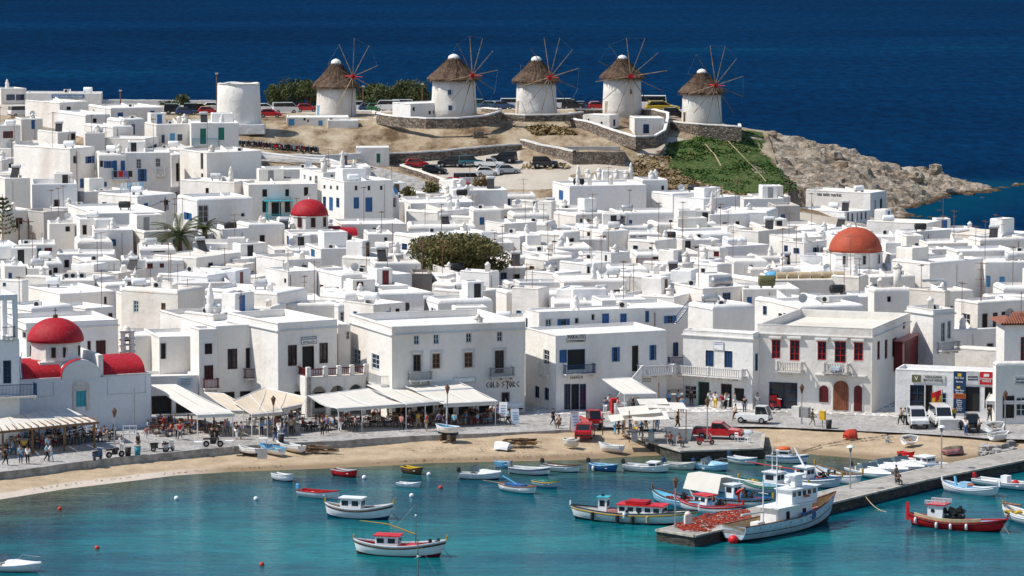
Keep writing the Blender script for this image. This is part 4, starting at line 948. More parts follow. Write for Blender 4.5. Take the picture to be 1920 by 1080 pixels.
def tiles(fr):
 root=fr.root;H=fr.H;L=fr.Lr;eave=.5;rows=5;slope=math.tan(R(20));run=2.1
 base=MB().add([(-eave,-eave,H+.03),(L,-eave,H+.03),(L,run,H+.03+slope*(run+eave)),(2.6,run,H+.03+slope*(run+eave)),(-eave,6,H+.03)],[(0,1,2,3),(0,3,4)]);rf=base.build('tile_roof','terracotta',root)
 me=MB().lathe([(.13,0),(.11,.52)],8,cap=False).mesh('tile','terracotta',True);k=0
 n=int((L+eave)/.27)
 for r_ in range(rows):
  for i in range(n):
   x=-eave+.14+i*.27;y=-eave+r_*.52;x_min=-eave+(y+eave)*.8
   if x<x_min or k>120:continue
   o=link('tile',me,rf,(x,y-.02,H+.06+slope*(y+eave)));o.rotation_euler=(R(-90)+R(22),0,0);o.rotation_euler=(R(-(90-22)),0,0);k+=1
tiles(f)
f=house(1700,1750,1790,580,8.5,33,[('wG',1765,605,1772,640),('wG',1777,602,1783,635)],'tall narrow white house with a railed balcony behind the shop row','white',yb=745,par=.5,cornice=.5,rr=.08)
balcony(f,'R',1757,1792,640,655,'grey',.8)
house(1705,1772,1778,546,10.5,55,[],'cream plastered box with a silver pipe on the roof terrace','cream',Y=402,zb=1.2,rr=.1)
f=house(1789,1833,1925,566,8.5,30,[('wG',1803,588,1818,621),('oc',1841,588,1851,623),('wc',1861,586,1870,620),('oc',1877,584,1886,620)],'white house with brown windows above the flat shop roofs','white_w',Y=404,zb=1.2,rr=.25)
balcony(f,'R',1860,1886,622,637,'dark_red',.8)
house(1784,1880,1895,655,4.6,60,[],'low flat white terrace with air conditioners below the brown windows','white',Y=395,zb=1.2,rt='roof_white')
house(1700,1755,1790,660,4,50,[('wG',1732,668,1746,690)],'low white store between the town hall and the shops','white',Y=391,zb=1.2)
f=house(40,50,222,606,8.5,22,[('oe',43,622,50,634),('dm',165,640,171,664),('dm',181,639,199,666)],'wide white house with dark red doors behind the red church dome','white_w',Y=381,zb=1.1,cornice=.6,par=.5,rr=.08,d=9)
f=house(226,252,300,628,6.5,20,[],'plain plastered house between the bell gable and the waterfront wing','cream',Y=381,zb=1.1,rr=.2)
f=house(288,298,372,632,6.5,18,[('oe',300,643,311,673)],'low bright white house with one tall window beside the church','white',Y=378,zb=1.1,rr=.12,d=7)
house(262,275,372,706,2.9,20,[('ok',284,742,322,786),('ok',330,740,362,784)],'single storey restaurant front in the corner behind the church','white_w',Y=374,zb=1.05,d=4)  # both dark openings added to darken the wall behind the awning
sign(HS[-1],'R',335,708,361,728,None,'pale_blue');dashes(HS[-1],'R',339,709,357,722,'grey',3,.105)
f=house(-70,-40,36,640,8,20,[('wn',6,676,21,719),('ob',44-60,676,60-60,700)],'tall blue-white house with a roof loggia at the edge of the photo','white_b',yb=838,par=.2,rr=.06,d=9)
(s0,z0),(s1,_)=local(f,-8,640),local(f,34,640);zt=local(f,14,553)[1]
mb=MB()
for a in(s0,(s0*.25+s1*.75)-.0,s1-.45):
 if a==s0 or a==s1-.45:mb.box(a,a+.45,.02,.47,f.H-.2,zt-.5)
mb.box(s0,s1,.02,.47,zt-.5,zt);mb.box(s1-.45,s1,.47,5,zt-.5,zt).box(s1-.45,s1,4.5,5,f.H-.2,zt-.5);mb.build('loggia_frame','white_b',f.root)
balcony(f,'R',4,28,612,632,'navy',.3)
balcony(f,'R',-10,63,717,740,'navy',1.6)
LEFTH=f
T=[(-20,2,50,166,3.6,30,[('wb',12,177,28,188),('wb',30,177,46,188)],'white pavilion with wide blue windows on the seaward edge','white',dict(Y=690)),(46,48,190,174,3.2,4,[],'long low white building with a blue sign band above the sea','white_w',dict(Y=685,d=6)),(47,112,166,192,4.5,40,[('oc',125,200,133,208)],'pinkish white house on the skyline beside the long sign building','white_w',{}),(165,208,306,201,4.2,25,[('db',221,211,231,219),('db',282,208,290,217)],'long low white house with two small blue shutters near the skyline','white',{}),(108,160,206,213,4.0,30,[('ok',174,222,181,232)],'low rounded white house with one dark doorway near the skyline','white',dict(rr=.45)),(-30,-2,38,236,6.5,25,[('vr',10,246,19,259),('ok',4,287,13,297),('ok',17,286,23,294)],'white house with dark red shutters at the left edge','white',{}),(37,40,80,222,5.5,18,[('db',59,224,66,242)],'white cube with one tall blue door below the skyline houses','white',dict(d=6)),(70,108,142,247,6.0,35,[('oc',133,250,141,262)],'bright white stepped block above the big pink-white house','white',{}),(157,160,197,250,5.5,10,[],'plain lilac-grey rooftop wall amid the upper houses','white_w',dict(d=4)),(158,212,250,236,5.5,35,[('wG',212,259,222,267),('wG',224,259,238,267),('wG',241,258,250,267)],'white house with a low ribbon of dark windows','white',dict(rr=.4)),(200,226,271,223,5.2,35,[('db',247,233,253,252)],'round-shouldered white house with a narrow blue door','white',dict(rr=.45)),(271,293,357,233,6.0,22,[('wb',303,253,309,268),('ds',319,250,328,270),('wb',333,252,342,264)],'white house with a pale blue door between two blue windows','white',dict(chim=[(352,1,1.6)])),(350,358,447,230,7.0,8,[('dg',375,241,386,270),('dg',409,239,420,262)],'white house with dark green doors and a teal balcony','white',dict(d=9)),(25,131,177,278,9.0,50,[('oe',137,292,143,306),('vb',164,293,172,306),('db',150,335,160,352)],'tall pink-white corner house with blue shutters on the left slope','white_w',dict(rr=.2)),(178,185,236,288,8.5,10,[('oe',187,301,193,313),('vb',199,302,208,315),('db',212,301,219,320),('db',226,301,234,320),('db',193,341,200,350),('ok',195,352,209,362)],'white house with a blue balcony hung with laundry','white',dict(d=7)),(233,236,320,285,8.5,6,[('wG',256,298,265,316),('wG',292,297,301,313),('vb',263,317,271,340)],'weathered grey-white house with barred windows and blue shutters','white_w',dict(d=8)),(318,321,342,289,7.5,15,[('oc',330,306,337,340)],'narrow white house slice with a brown door in the alley','white_w',dict(d=6)),(337,388,490,286,9.0,30,[('oe',376,286,381,317),('oe',377,325,381,337)],'big plain white block with one bright and one grey wall','white',dict(rr=.15)),(-10,9,56,334,8.0,22,[('oe',28,388,36,402)],'tall plain white house behind the spreading conifer','white',{}),(54,60,145,345,6.5,8,[('oe',101,374,112,390)],'bluish white house with a bare parapet terrace','white_b',dict(par=.8,d=9)),(184,258,331,366,6.0,45,[],'white rooftop house with laundry on its terrace','white',dict(rr=.3)),(338,440,478,340,6.0,55,[('oc',386,352,392,362)],'long cream-white house with bell-shaped chimneys','white_w',dict(rr=.25,chim=[(446,2,1.8)])),(332,370,475,373,7.0,25,[('vb',349,399,356,412),('wG',372,385,391,418),('oe',452,400,459,406)],'white house with one big barred window above the palms','white',dict(rr=.4)),(36,82,128,398,5.0,40,[('oe',43,419,53,439)],'grey unpainted stone house among the white ones','grey_wall',dict(rt='roof_cream',rr=.1)),(127,180,312,400,5.5,20,[],'long blank white wall house beside the palm tree','white',dict(rr=.15)),(86,92,146,419,4.6,10,[('oe',122,424,131,434),('de',140,423,146,450)],'small white house with a grey door below the stone house','white',dict(d=5)),(140,146,212,451,4.0,10,[],'low rounded white house with an air conditioner on its wall','white_w',dict(rr=.5,d=7)),(144,150,190,410,5.6,15,[('ok',155,422,163,440)],'white lean-to house with one dark window','white',dict(d=6)),(30,36,106,458,4.6,8,[('dr',45,467,53,480),('wb',66,466,78,482),('dr',84,465,98,484)],'white house with red and blue doors near the conifer','white',dict(d=6)),(-20,-5,36,460,4.6,15,[('ok',0,486,12,498),('wb',19,485,34,494)],'pale blue-white house at the left edge under the conifer','white_b',{}),(104,106,215,475,3.8,5,[],'long low white terrace in the left quarter','white',dict(d=6)),(135,162,226,488,4.4,20,[('db',157,499,161,517),('wb',227,497,238,521)],'white cube with a grey wall and a blue door edge','white',dict(rr=.3)),(225,230,305,487,3.8,8,[('ow',226,491,233,502)],'white house with a sloping stair wall left of the palms','white',dict(d=6)),(256,262,330,463,4.2,8,[('ok',284,467,310,473)],'rounded white house below the palms with a slot window','white',dict(rr=.5,d=7)),(270,275,345,488,3.9,10,[('dr',275,494,287,504),('dr',300,494,308,502)],'low white house with two dark red hatches','white',dict(d=5)),(5,8,48,498,4.2,12,[],'small white box house left of the air-conditioned roofs','white',dict(d=6)),(47,52,93,502,4.0,10,[],'small white box house beside the laundry stair','white',dict(d=6)),(70,74,118,490,4.0,10,[],'rounded white hut among the roof terraces on the left','white',dict(rr=.45,d=6)),(-10,41,47,527,6.0,60,[('db',5,530,11,537)],'white house with a tiny blue window at the left edge','white',{}),(47,95,108,518,4.6,65,[],'white roof house with air conditioners at both ends','white',{}),(107,112,178,524,4.2,6,[],'white roof house carrying three air conditioners in a row','white',dict(d=6)),(45,112,216,549,5.0,30,[('oe',195,556,200,570)],'long grey-white house below the air-conditioned roofs','white',dict(rr=.2)),(0,60,138,577,5.0,40,[],'low white terrace behind the church dome','white',dict(Y=396,zb=1.2)),(100,160,216,578,5.0,40,[('dm',203,587,211,597)],'white roof terrace with a brown hatch behind the church','white',dict(Y=398,zb=1.2)),(227,333,384,544,6.5,60,[('wy',250,564,259,586),('wo',302,568,310,585)],'cream sunlit house with a pale blue shutter and rounded corners','cream',dict(rr=.5)),(383,520,576,548,5.0,60,[('wG',534,567,563,583)],'wide bright white roof house behind the waterfront wing','white',dict(rr=.35)),(380,460,530,592,5.2,50,[],'low white roof terrace just behind the waterfront wing','white',dict(Y=389,zb=1.1)),(345,400,440,590,5.5,45,[('oc',376,602,388,618)],'small cream-white kitchen house with twin round chimneys','cream',dict(chim=[(352,2,2.6),(362,2,2.2)],Y=386,zb=1.1)),(440,466,595,346,6.0,14,[('ok',492,355,501,369),('ok',535,355,542,368),('ok',570,351,578,367),('dk',492,377,502,398),('ok',509,379,527,405),('dk',534,378,545,398)],'long grey-white house with a turquoise balcony porch','white_w',dict(par=.25,rr=.08,rt='roof_cream')),(562,606,680,322,8.0,25,[('wG',569,327,573,338),('oe',580,330,584,338),('wG',590,329,595,345),('oe',620,328,625,335),('oe',641,328,646,335),('oe',661,326,664,333)],'white upper house behind the blue-doored block','white',dict(chim=[(608,1,2.2),(648,2,2.4)])),(603,645,737,341,8.0,25,[('oe',606,347,610,354),('oe',618,348,622,355),('oe',630,348,634,356),('wb',605,369,611,389),('db',617,370,624,395),('wb',630,371,636,389),('oe',665,348,670,357),('oe',689,348,694,357),('oe',712,348,717,356),('db',663,370,673,391),('db',685,370,698,397)],'square white block with rows of small windows and blue doors','white',dict(rr=.08)),(490,500,602,318,5.0,10,[],'long white terrace roof beside the hill lane','white',dict(d=8)),(533,548,640,440,4.2,12,[('db',538,443,544,460)],'white house with a blue door below the small red dome','white',{}),(572,602,692,466,4.6,18,[('db',583,467,590,484),('wb',644,448,653,462)],'white house with an upright blue shutter left of the big bush','white',{}),(628,640,762,420,4.2,10,[('oe',699,427,707,434)],'long white roof left of the big brown-green bush','white',dict(d=9)),(686,690,738,438,4.6,8,[('oe',720,445,726,457)],'white house with a grey window beside the big bush','white',dict(d=6)),(760,770,890,380,4.2,10,[],'long white stepped terrace above the big bush','white',dict(d=9,rr=.15)),(845,850,952,356,5.0,6,[],'white pavilion with a flat pergola roof near the car park','white',dict(d=7)),(885,888,940,392,4.4,8,[],'white roof hut with dark water tanks behind the bush','white',dict(d=5)),(480,530,603,487,4.4,30,[('ok',566,497,575,504)],'grey-white house below the small red dome','white_w',dict(rr=.1,rt='roof_cream')),(498,540,595,508,4.6,30,[('oc',533,522,537,530)],'square grey-white house left of the red-shuttered house','white',{}),(592,640,705,514,4.8,25,[('dr',600,534,606,548),('dr',629,538,636,549)],'white house with two small brick-red shutters','white',dict(rr=.3)),(655,712,772,515,5.0,35,[('ds',745,533,754,559)],'patched cream-white house with a pale blue door','white_w',{}),(768,772,810,513,4.4,5,[],'dark brown weathered shed among white houses','shed',dict(d=5,rr=.05,rt='roof_cream')),(810,864,880,531,4.0,60,[],'long white vaulted roof right of the brown shed','white',dict(rr=.5)),(862,917,936,510,5.0,55,[],'tall bright white house right of the brown shed','white',dict(rr=.15)),(812,900,942,546,4.0,55,[('oG',835,561,848,569),('oG',870,562,881,568)],'low white house with two hooded windows behind the store','white',dict(rr=.3)),(600,648,702,552,4.2,50,[],'white vaulted roof behind the hotel block','white',dict(rr=.5)),(645,700,760,570,4.4,40,[],'white roof with water tanks behind the store','white',dict(Y=401,zb=1.3)),(930,950,1010,545,4.5,20,[],'white leaning gable house right of the store chimney','white_w',{}),(1038,1068,1212,348,5.2,16,[('db',1048,357,1056,375)],'very large blank grey-white wall house with a blue door on its end','white',dict(rr=.2,d=9,chim=[(1110,0,1.8),(1150,0,1.6)])),(1068,1075,1192,338,5.2,6,[('wG',1170,334,1186,342)],'white roof range crowned by a row of pepper-pot chimneys','white',dict(Y=596,d=7,chim=[(1086,2,2.0),(1103,1,1.8),(1125,1,2.0),(1157,1,1.8),(1176,1,1.6),(1192,2,2.2)])),(1196,1205,1252,337,5.2,12,[('ok',1240,348,1245,356)],'white end house with a curled chimney at the foot of the slope','white',dict(d=6,chim=[(1232,1,1.6)])),(1222,1262,1335,362,4.6,30,[('ok',1213,356,1222,361)],'white house with a long sloping roof edge below the green slope','white',dict(rr=.3)),(1264,1320,1388,372,4.6,40,[('ok',1371,388,1376,396),('oc',1348,388,1352,395)],'blue-grey shaded cube house below the green slope','white_b',dict(rr=.08)),(960,1000,1012,376,4.4,60,[('oc',1000,376,1004,386)],'white flat house left of the very large blank wall','white',{}),(1008,1034,1042,378,4.6,60,[],'narrow white wing in front of the very large blank wall','white',dict(rr=.1)),(1038,1080,1150,400,4.0,30,[('oe',1088,410,1092,418),('oe',1101,411,1105,420)],'long vaulted white house under the very large wall','white',dict(rr=.5)),(1145,1160,1262,398,4.0,10,[],'long white terrace carrying solar heaters','white',dict(d=7,rr=.3)),(955,962,1030,401,4.0,8,[('oc',1030,408,1038,415)],'rounded white house right of the bush top','white',dict(d=6,rr=.5)),(1290,1330,1405,402,4.0,25,[],'white house with a statue-like chimney','white',dict(chim=[(1342,2,2.6)])),(1388,1395,1470,372,4.4,8,[('ok',1418,395,1428,405)],'white tavern roofs below the green bank','white',dict(d=6,rt='roof_white')),(1450,1455,1500,386,4.2,8,[],'pale grey stone house beside the sea-edge tavern','grey_wall',dict(d=6,rt='roof_cream')),(1174,1180,1240,437,3.6,6,[('wG',1178,438,1192,446),('wG',1198,438,1214,445)],'white house with a strip of small dark windows','white',dict(d=6)),(1003,1057,1087,436,4.4,55,[],'round-shouldered sunlit white house right of the bush','white',dict(rr=.5)),(1085,1130,1180,432,4.0,30,[('oc',1101,435,1107,449),('dr',1130,442,1136,450)],'white house with a small red hatch in the centre','white',{}),(1177,1229,1269,451,4.6,50,[('wn',1187,460,1196,473),('oe',1217,463,1222,471)],'rounded white cube with one dark blue-framed window','white',dict(rr=.3)),(1248,1290,1400,438,4.0,20,[('ok',1297,460,1301,466)],'long undulating white vaulted roof','white',dict(rr=.55)),(1358,1365,1400,446,4.2,8,[],'pale blue-white rooftop box in the right of the town','white_b',dict(d=4)),(1116,1146,1181,474,5.0,40,[('oe',1134,478,1138,494)],'crisp white cube on a larger white house','white',dict(rr=.08)),(1190,1194,1257,475,4.4,6,[('oc',1224,480,1235,490)],'white terrace house with a dark red railing','white',dict(d=6)),(1205,1280,1325,494,4.2,55,[('dr',1269,504,1276,510)],'low white house in front of the dark red railing','white',dict(rr=.3)),(1300,1345,1372,495,4.8,50,[('oe',1314,503,1322,517)],'cream-white house with a tall pale window','white_w',dict(rr=.3)),(1308,1350,1365,464,4.2,60,[('dr',1338,470,1348,481)],'rounded white house with a small orange-red door','white',dict(rr=.5)),(1151,1240,1272,515,4.4,62,[],'big smooth white vault like an upturned tub','white',dict(rr=.55)),(1049,1100,1145,494,4.8,40,[('oe',1100,500,1106,527),('wb',1088,524,1094,535),('oe',1116,503,1120,517)],'white chapel-like house with arched niches','white',dict(rr=.2)),(984,1030,1082,484,4.4,40,[],'square white house between two rows of aerials','white',{}),(1138,1145,1215,503,4.6,6,[],'tall white side wall beside the big smooth vault','white',dict(d=6)),(960,1010,1030,541,5.2,60,[('db',968,582,977,590)],'plain tall white house above the store alley','white_w',dict(rr=.12)),(985,1040,1090,512,4.2,40,[],'cream-stained white roof amid thin aerials','white_w',{}),(1264,1318,1405,540,5.2,25,[('wb',1330,551,1344,562),('wb',1355,549,1370,564)],'white house with wide blue-framed windows and a silver tank','white',dict(rr=.2)),(1390,1394,1500,541,5.0,6,[('db',1401,557,1410,570),('wb',1427,558,1437,568)],'white house with blue windows beside a green tank','white',dict(d=7)),(1290,1338,1416,573,4.8,28,[],'smooth white barrel-roofed house behind the shop house','white',dict(rr=.55,Y=396,zb=1.2)),(1110,1130,1215,562,4.6,12,[],'white terrace crowded with tanks behind the upper house','white',dict(Y=404,zb=1.2)),(1415,1450,1520,560,5.0,35,[],'rounded white house with a bent white flue pipe','white',dict(Y=410,zb=1.4,rr=.45)),(1440,1500,1620,573,6.5,20,[],'white roof house just behind the town hall','white',dict(Y=398,zb=1.2,rr=.4)),(1462,1508,1550,455,4.6,45,[('dn',1470,460,1477,493),('vn',1491,465,1496,475),('vn',1527,464,1532,474)],'pinkish white cube house with navy shutters left of the orange dome','white_w',dict(rr=.08)),(1625,1738,1765,419,4.6,62,[],'white house with a blank wall facing the bay','white',dict(rr=.1)),(1690,1700,1732,441,4.2,10,[],'small white box hut behind the orange dome','white',dict(d=4)),(1672,1744,1845,492,6.0,38,[],'large plain white house with a grey shaded wall right of the orange dome','white',dict(rr=.3)),(1843,1848,1925,491,5.6,8,[('ds',1847,517,1857,538),('ds',1874,519,1884,547)],'white house with two bright blue doors at the right edge','white',dict(d=8)),(1815,1838,1925,447,4.6,15,[('wG',1836,458,1846,468)],'white sea-view house with a roof air conditioner at the right edge','white',{}),(1730,1740,1832,455,3.6,8,[],'flat white canopy roof beside the bay','white',dict(d=6)),(1784,1795,1905,470,4.0,12,[],'low white terrace at the edge of the bay','white',dict(d=6)),(1742,1748,1775,467,4.4,10,[],'white roof-stair box right of the orange dome','white',dict(d=4)),(1370,1376,1440,488,4.2,8,[('ok',1405,497,1411,503)],'white house with a goods stack at its door','white',dict(d=6)),(1558,1612,1628,517,5.0,60,[('oe',1578,534,1585,546),('oe',1549,526,1558,535)],'cream stone house with one deep window below the orange dome','cream',dict(rr=.3)),(1440,1450,1562,523,4.6,8,[('ok',1442,528,1448,541),('ok',1451,529,1460,541)],'cream terrace house piled with straw bales and tarpaulins','cream',dict(d=8,rt='roof_cream')),(1624,1632,1716,518,4.6,8,[('oe',1638,533,1645,541)],'cream plaster house with a blind arch','cream',dict(d=6,rr=.2)),(1628,1640,1712,541,4.6,10,[],'white roof terrace with a square chimney tower','white',dict(Y=414,zb=1.5,chim=[(1688,1,3.0)])),(1500,1530,1610,556,5.4,20,[],'white terrace with curved parapet behind the town hall roof','white',dict(Y=404,zb=1.3)),]
for(xl,xc,xr,y,h,a,wins,lab,tint,ex)in T:
 if not wins and not any(k in lab for k in('blank','plain','smooth','wall','shed','tarpaulin')):
  g_=random.Random(xl+y);wins=[]
  for(u0,u1,sg)in((xc,xr,-math.tan(R(min(a,60)))*.1),(xl,xc,.05)):
   if u1-u0>24:
    for k in range(1+(u1-u0>55)):cx=u0+(u1-u0)*g_.uniform(.15,.85);yy=y+(cx-xc)*sg+12+g_.uniform(0,5);ww,hh=g_.uniform(6,9),g_.uniform(10,20);wins.append((g_.choice(('ok','oe','wG','wb','oc','db','ok')),cx-ww/2,yy,cx+ww/2,yy+hh))
 house(xl,xc,xr,y,h,a,wins,lab,tint,**ex)
def byl(s):return[q for q in HS if s in q.label][0]
f=byl('teal balcony');balcony(f,'R',360,410,259,273,'teal',.9)
f=byl('hung with laundry');balcony(f,'R',209,241,320,336,'blue',.9)
f=byl('barred windows and blue');balcony(f,'R',290,310,315,329,'white',.6,stone=True)
f=byl('dark red railing');f=[q for q in HS if q.label=='white terrace house with a dark red railing'][0];balcony(f,'R',1192,1236,483,500,'dark_red',1.2)
f=byl('turquoise balcony');balcony(f,'R',498,545,400,411,'turquoise',1.0)
mb=MB();(s0,z0),(s1,z1)=local(f,498,411),local(f,545,376)
for s in(s0,s0+(s1-s0)*.5,s1):mb.box(s-.06,s+.06,-1.06,-.94,z0,z1)
mb.box(s0-.3,s1+.3,-1.3,-.01,z1,z1+.1);mb.build('porch','turquoise',f.root)
f=byl('blue sign band');sign(f,'R',97,177,158,184,None,'blue');dashes(f,'R',99,176.5,156,184.5,'pale_blue',1,.105)
def overlap_foot(x,y,a,lr,ll):
 for(px,py,pa,plr,pll)in FOOT:
  cx,cy=px+math.cos(pa)*plr/2-math.sin(pa)*pll/2,py+math.sin(pa)*plr/2+math.cos(pa)*pll/2
  mx,my=x+math.cos(a)*lr/2-math.sin(a)*ll/2,y+math.sin(a)*lr/2+math.cos(a)*ll/2
  if math.hypot(cx-mx,cy-my)<0.31*(min(plr,pll)*.9+min(lr,ll)*.9+(max(plr,pll)+max(lr,ll))*.25):return True
 return False
LAND=[]
def hides(px0,px1,ytop,Y):
 w=0.0
 for(x0,y0,x1,y1,yy)in VIS:
  if yy<=Y+.5:continue
  ox=min(px1,x1)-max(px0,x0);oy=y1-max(ytop,y0)
  if ox>0 and oy>0 and ytop<y1:w=max(w,ox*min(oy,y1-y0)/((x1-x0)*(y1-y0)))
 return w
KEEP=[(270,395,455,474,491),(765,425,965,506,470),(540,372,620,436,510),(1552,428,1665,504,469),(695,340,752,398,544),(690,290,900,350,999),(840,300,1190,356,999),(1200,250,1500,355,999),(1490,345,1670,425,588),(0,570,290,860,999),(0,370,30,450,511),(445,235,720,300,999),(1670,340,1960,415,999),(1770,340,1960,440,999),(1045,350,1212,392,999),(466,350,595,406,999),(1270,374,1388,396,999),(1680,497,1845,528,999),(340,292,490,330,999),(340,378,474,408,999)]
INF=[]
BUF=np.zeros((540,960),dtype=bool);GY,GX=np.mgrid[0:540,0:960]
def seen(x,y,a,lr,ll,z0,z1,write=True):
 ca,sa=math.cos(a),math.sin(a);P=[]
 for u in(0,lr):
  for v in(0,ll):
   for z in(z0,z1):k=pix((x+ca*u-sa*v,y+sa*u+ca*v,z));P.append((k[0]/2,k[1]/2))
 P=sorted(set(P));cr=lambda o,p,r:(p[0]-o[0])*(r[1]-o[1])-(p[1]-o[1])*(r[0]-o[0])
 lo=[];up=[]
 for p in P:
  while len(lo)>1 and cr(lo[-2],lo[-1],p)<=0:lo.pop()
  lo.append(p)
 for p in P[::-1]:
  while len(up)>1 and cr(up[-2],up[-1],p)<=0:up.pop()
  up.append(p)
 H=lo[:-1]+up[:-1];x0,x1=max(0,int(min(p[0]for p in H))),min(960,int(max(p[0]for p in H))+1);y0,y1=max(0,int(min(p[1]for p in H))),min(540,int(max(p[1]for p in H))+1)
 if x1<=x0 or y1<=y0:return 0
 gx,gy=GX[y0:y1,x0:x1]+.5,GY[y0:y1,x0:x1]+.5;m=np.ones(gx.shape,bool)
 for(p,r)in zip(H,H[1:]+H[:1]):m&=((r[0]-p[0])*(gy-p[1])-(r[1]-p[1])*(gx-p[0]))>=0
 s=BUF[y0:y1,x0:x1];new=int((m&~s).sum());s|=m;return new
def infill():
 rr=random.Random(21);cand=[];Y=396.0;rows=[]
 while Y<600:
  X=-Y*0.145+rr.uniform(0,4)
  while X<Y*0.145:rows.append((X,Y));X+=rr.uniform(4.4,6.8)
  Y+=rr.uniform(3.8,5.6)
 for(X,Y0)in rows:
  X+=rr.uniform(-2,2);Y=Y0+rr.uniform(-2,2);g=gz(X,Y)
  if g<0.6 or(X>40 and Y>575):continue
  a=R(rr.choice((rr.uniform(10,35),rr.uniform(50,80),rr.uniform(2,12))));lr,ll=rr.uniform(4.2,9.5),rr.uniform(3.6,7.5);h=rr.choice((2.7,3.0,3.2,3.5,3.8,4.3,5.0))
  q=pix((X,Y,g+h));w=lr*ppm(Y)*.8
  if q[0]<-40 or q[0]>1960:continue
  if any(Y<ky and x0<q[0]+w*.5 and q[0]-w*.5<x1 and y0<q[1]+10 and q[1]<y1 for(x0,y0,x1,y1,ky)in KEEP):continue
  if overlap_foot(X,Y,a,lr,ll):continue
  x0=pix((X-math.sin(a)*ll,Y+math.cos(a)*ll,g+h))[0];x1=pix((X+math.cos(a)*lr,Y+math.sin(a)*lr,g+h))[0]
  if hides(x0,x1,q[1],Y)>0.20:continue
  FOOT.append((X,Y,a,lr,ll));VIS.append((x0,q[1],x1,q[1]+h*ppm(Y)*.32,Y));cand.append((X,Y,g,a,lr,ll,h,q,x0,x1))
 blocks=[(f.p.y,(f.p.x,f.p.y,f.a,f.Lr,f.Ll,f.base,f.base+f.H),None)for f in HS]+[(c[1],(c[0],c[1],c[3],c[4],c[5],c[2]-1,c[2]+c[6]),c)for c in cand]
 vis=sorted([(seen(*bl),i,c)for i,(yy,bl,c)in enumerate(sorted(blocks,key=lambda k:k[0]))],key=lambda k:-k[0])
 best=[c for s,i,c in vis if c and s>45][:NMAX]
 for(X,Y,g,a,lr,ll,h,q,x0,x1)in best:
  wins=[];hh=h*ppm(Y);wr=x1-q[0];sl_=math.tan(a)*.1
  if wr>16 and rr.random()<.93:
   for k in range(rr.choice((2,2,3,3))):
    cx=q[0]+wr*rr.uniform(.15,.85);yy=q[1]-(cx-q[0])*sl_+hh*rr.uniform(.2,.34);ww=rr.uniform(.55,.9)*ppm(Y);dh=rr.uniform(.8,1.9)*ppm(Y)*(1 if h>3 else .8)
    wins.append((rr.choice(('wb','ok','ok','oe','wG','db','dr','oc','wG','oe')),cx-ww/2,yy,cx+ww/2,yy+dh))
  wl=q[0]-x0
  if wl>22 and rr.random()<.75:cx=q[0]-wl*rr.uniform(.3,.7);yy=q[1]+hh*.22-(q[0]-cx)*.06;wins.append((rr.choice(('wb','oe','oe','wG')),cx-5,yy,cx+5,yy+13))
  ch=[(q[0]+wr*.5,rr.choice((0,0,1,2)),rr.uniform(1.0,1.6))]if rr.random()<.3 else[]
  house(x0,q[0],x1,q[1],h,math.degrees(a),wins,'auto',rr.choice(('white','white','white','white','white_b','white_w','cream')if rr.random()<.5 else('white','white_w')),'roof_white' if rr.random()<.7 else 'roof_cream',rr.choice((.2,.35,.5)),rr.choice((.1,.2,.35,.5)),None,None,Y,None,ch)
 print('candidates',len(cand),'seen',len([1 for s,i,c in vis if c and s>45]));return len(best)
NMAX=200
NINF=infill()
print('houses',len(HS),'infill',NINF)
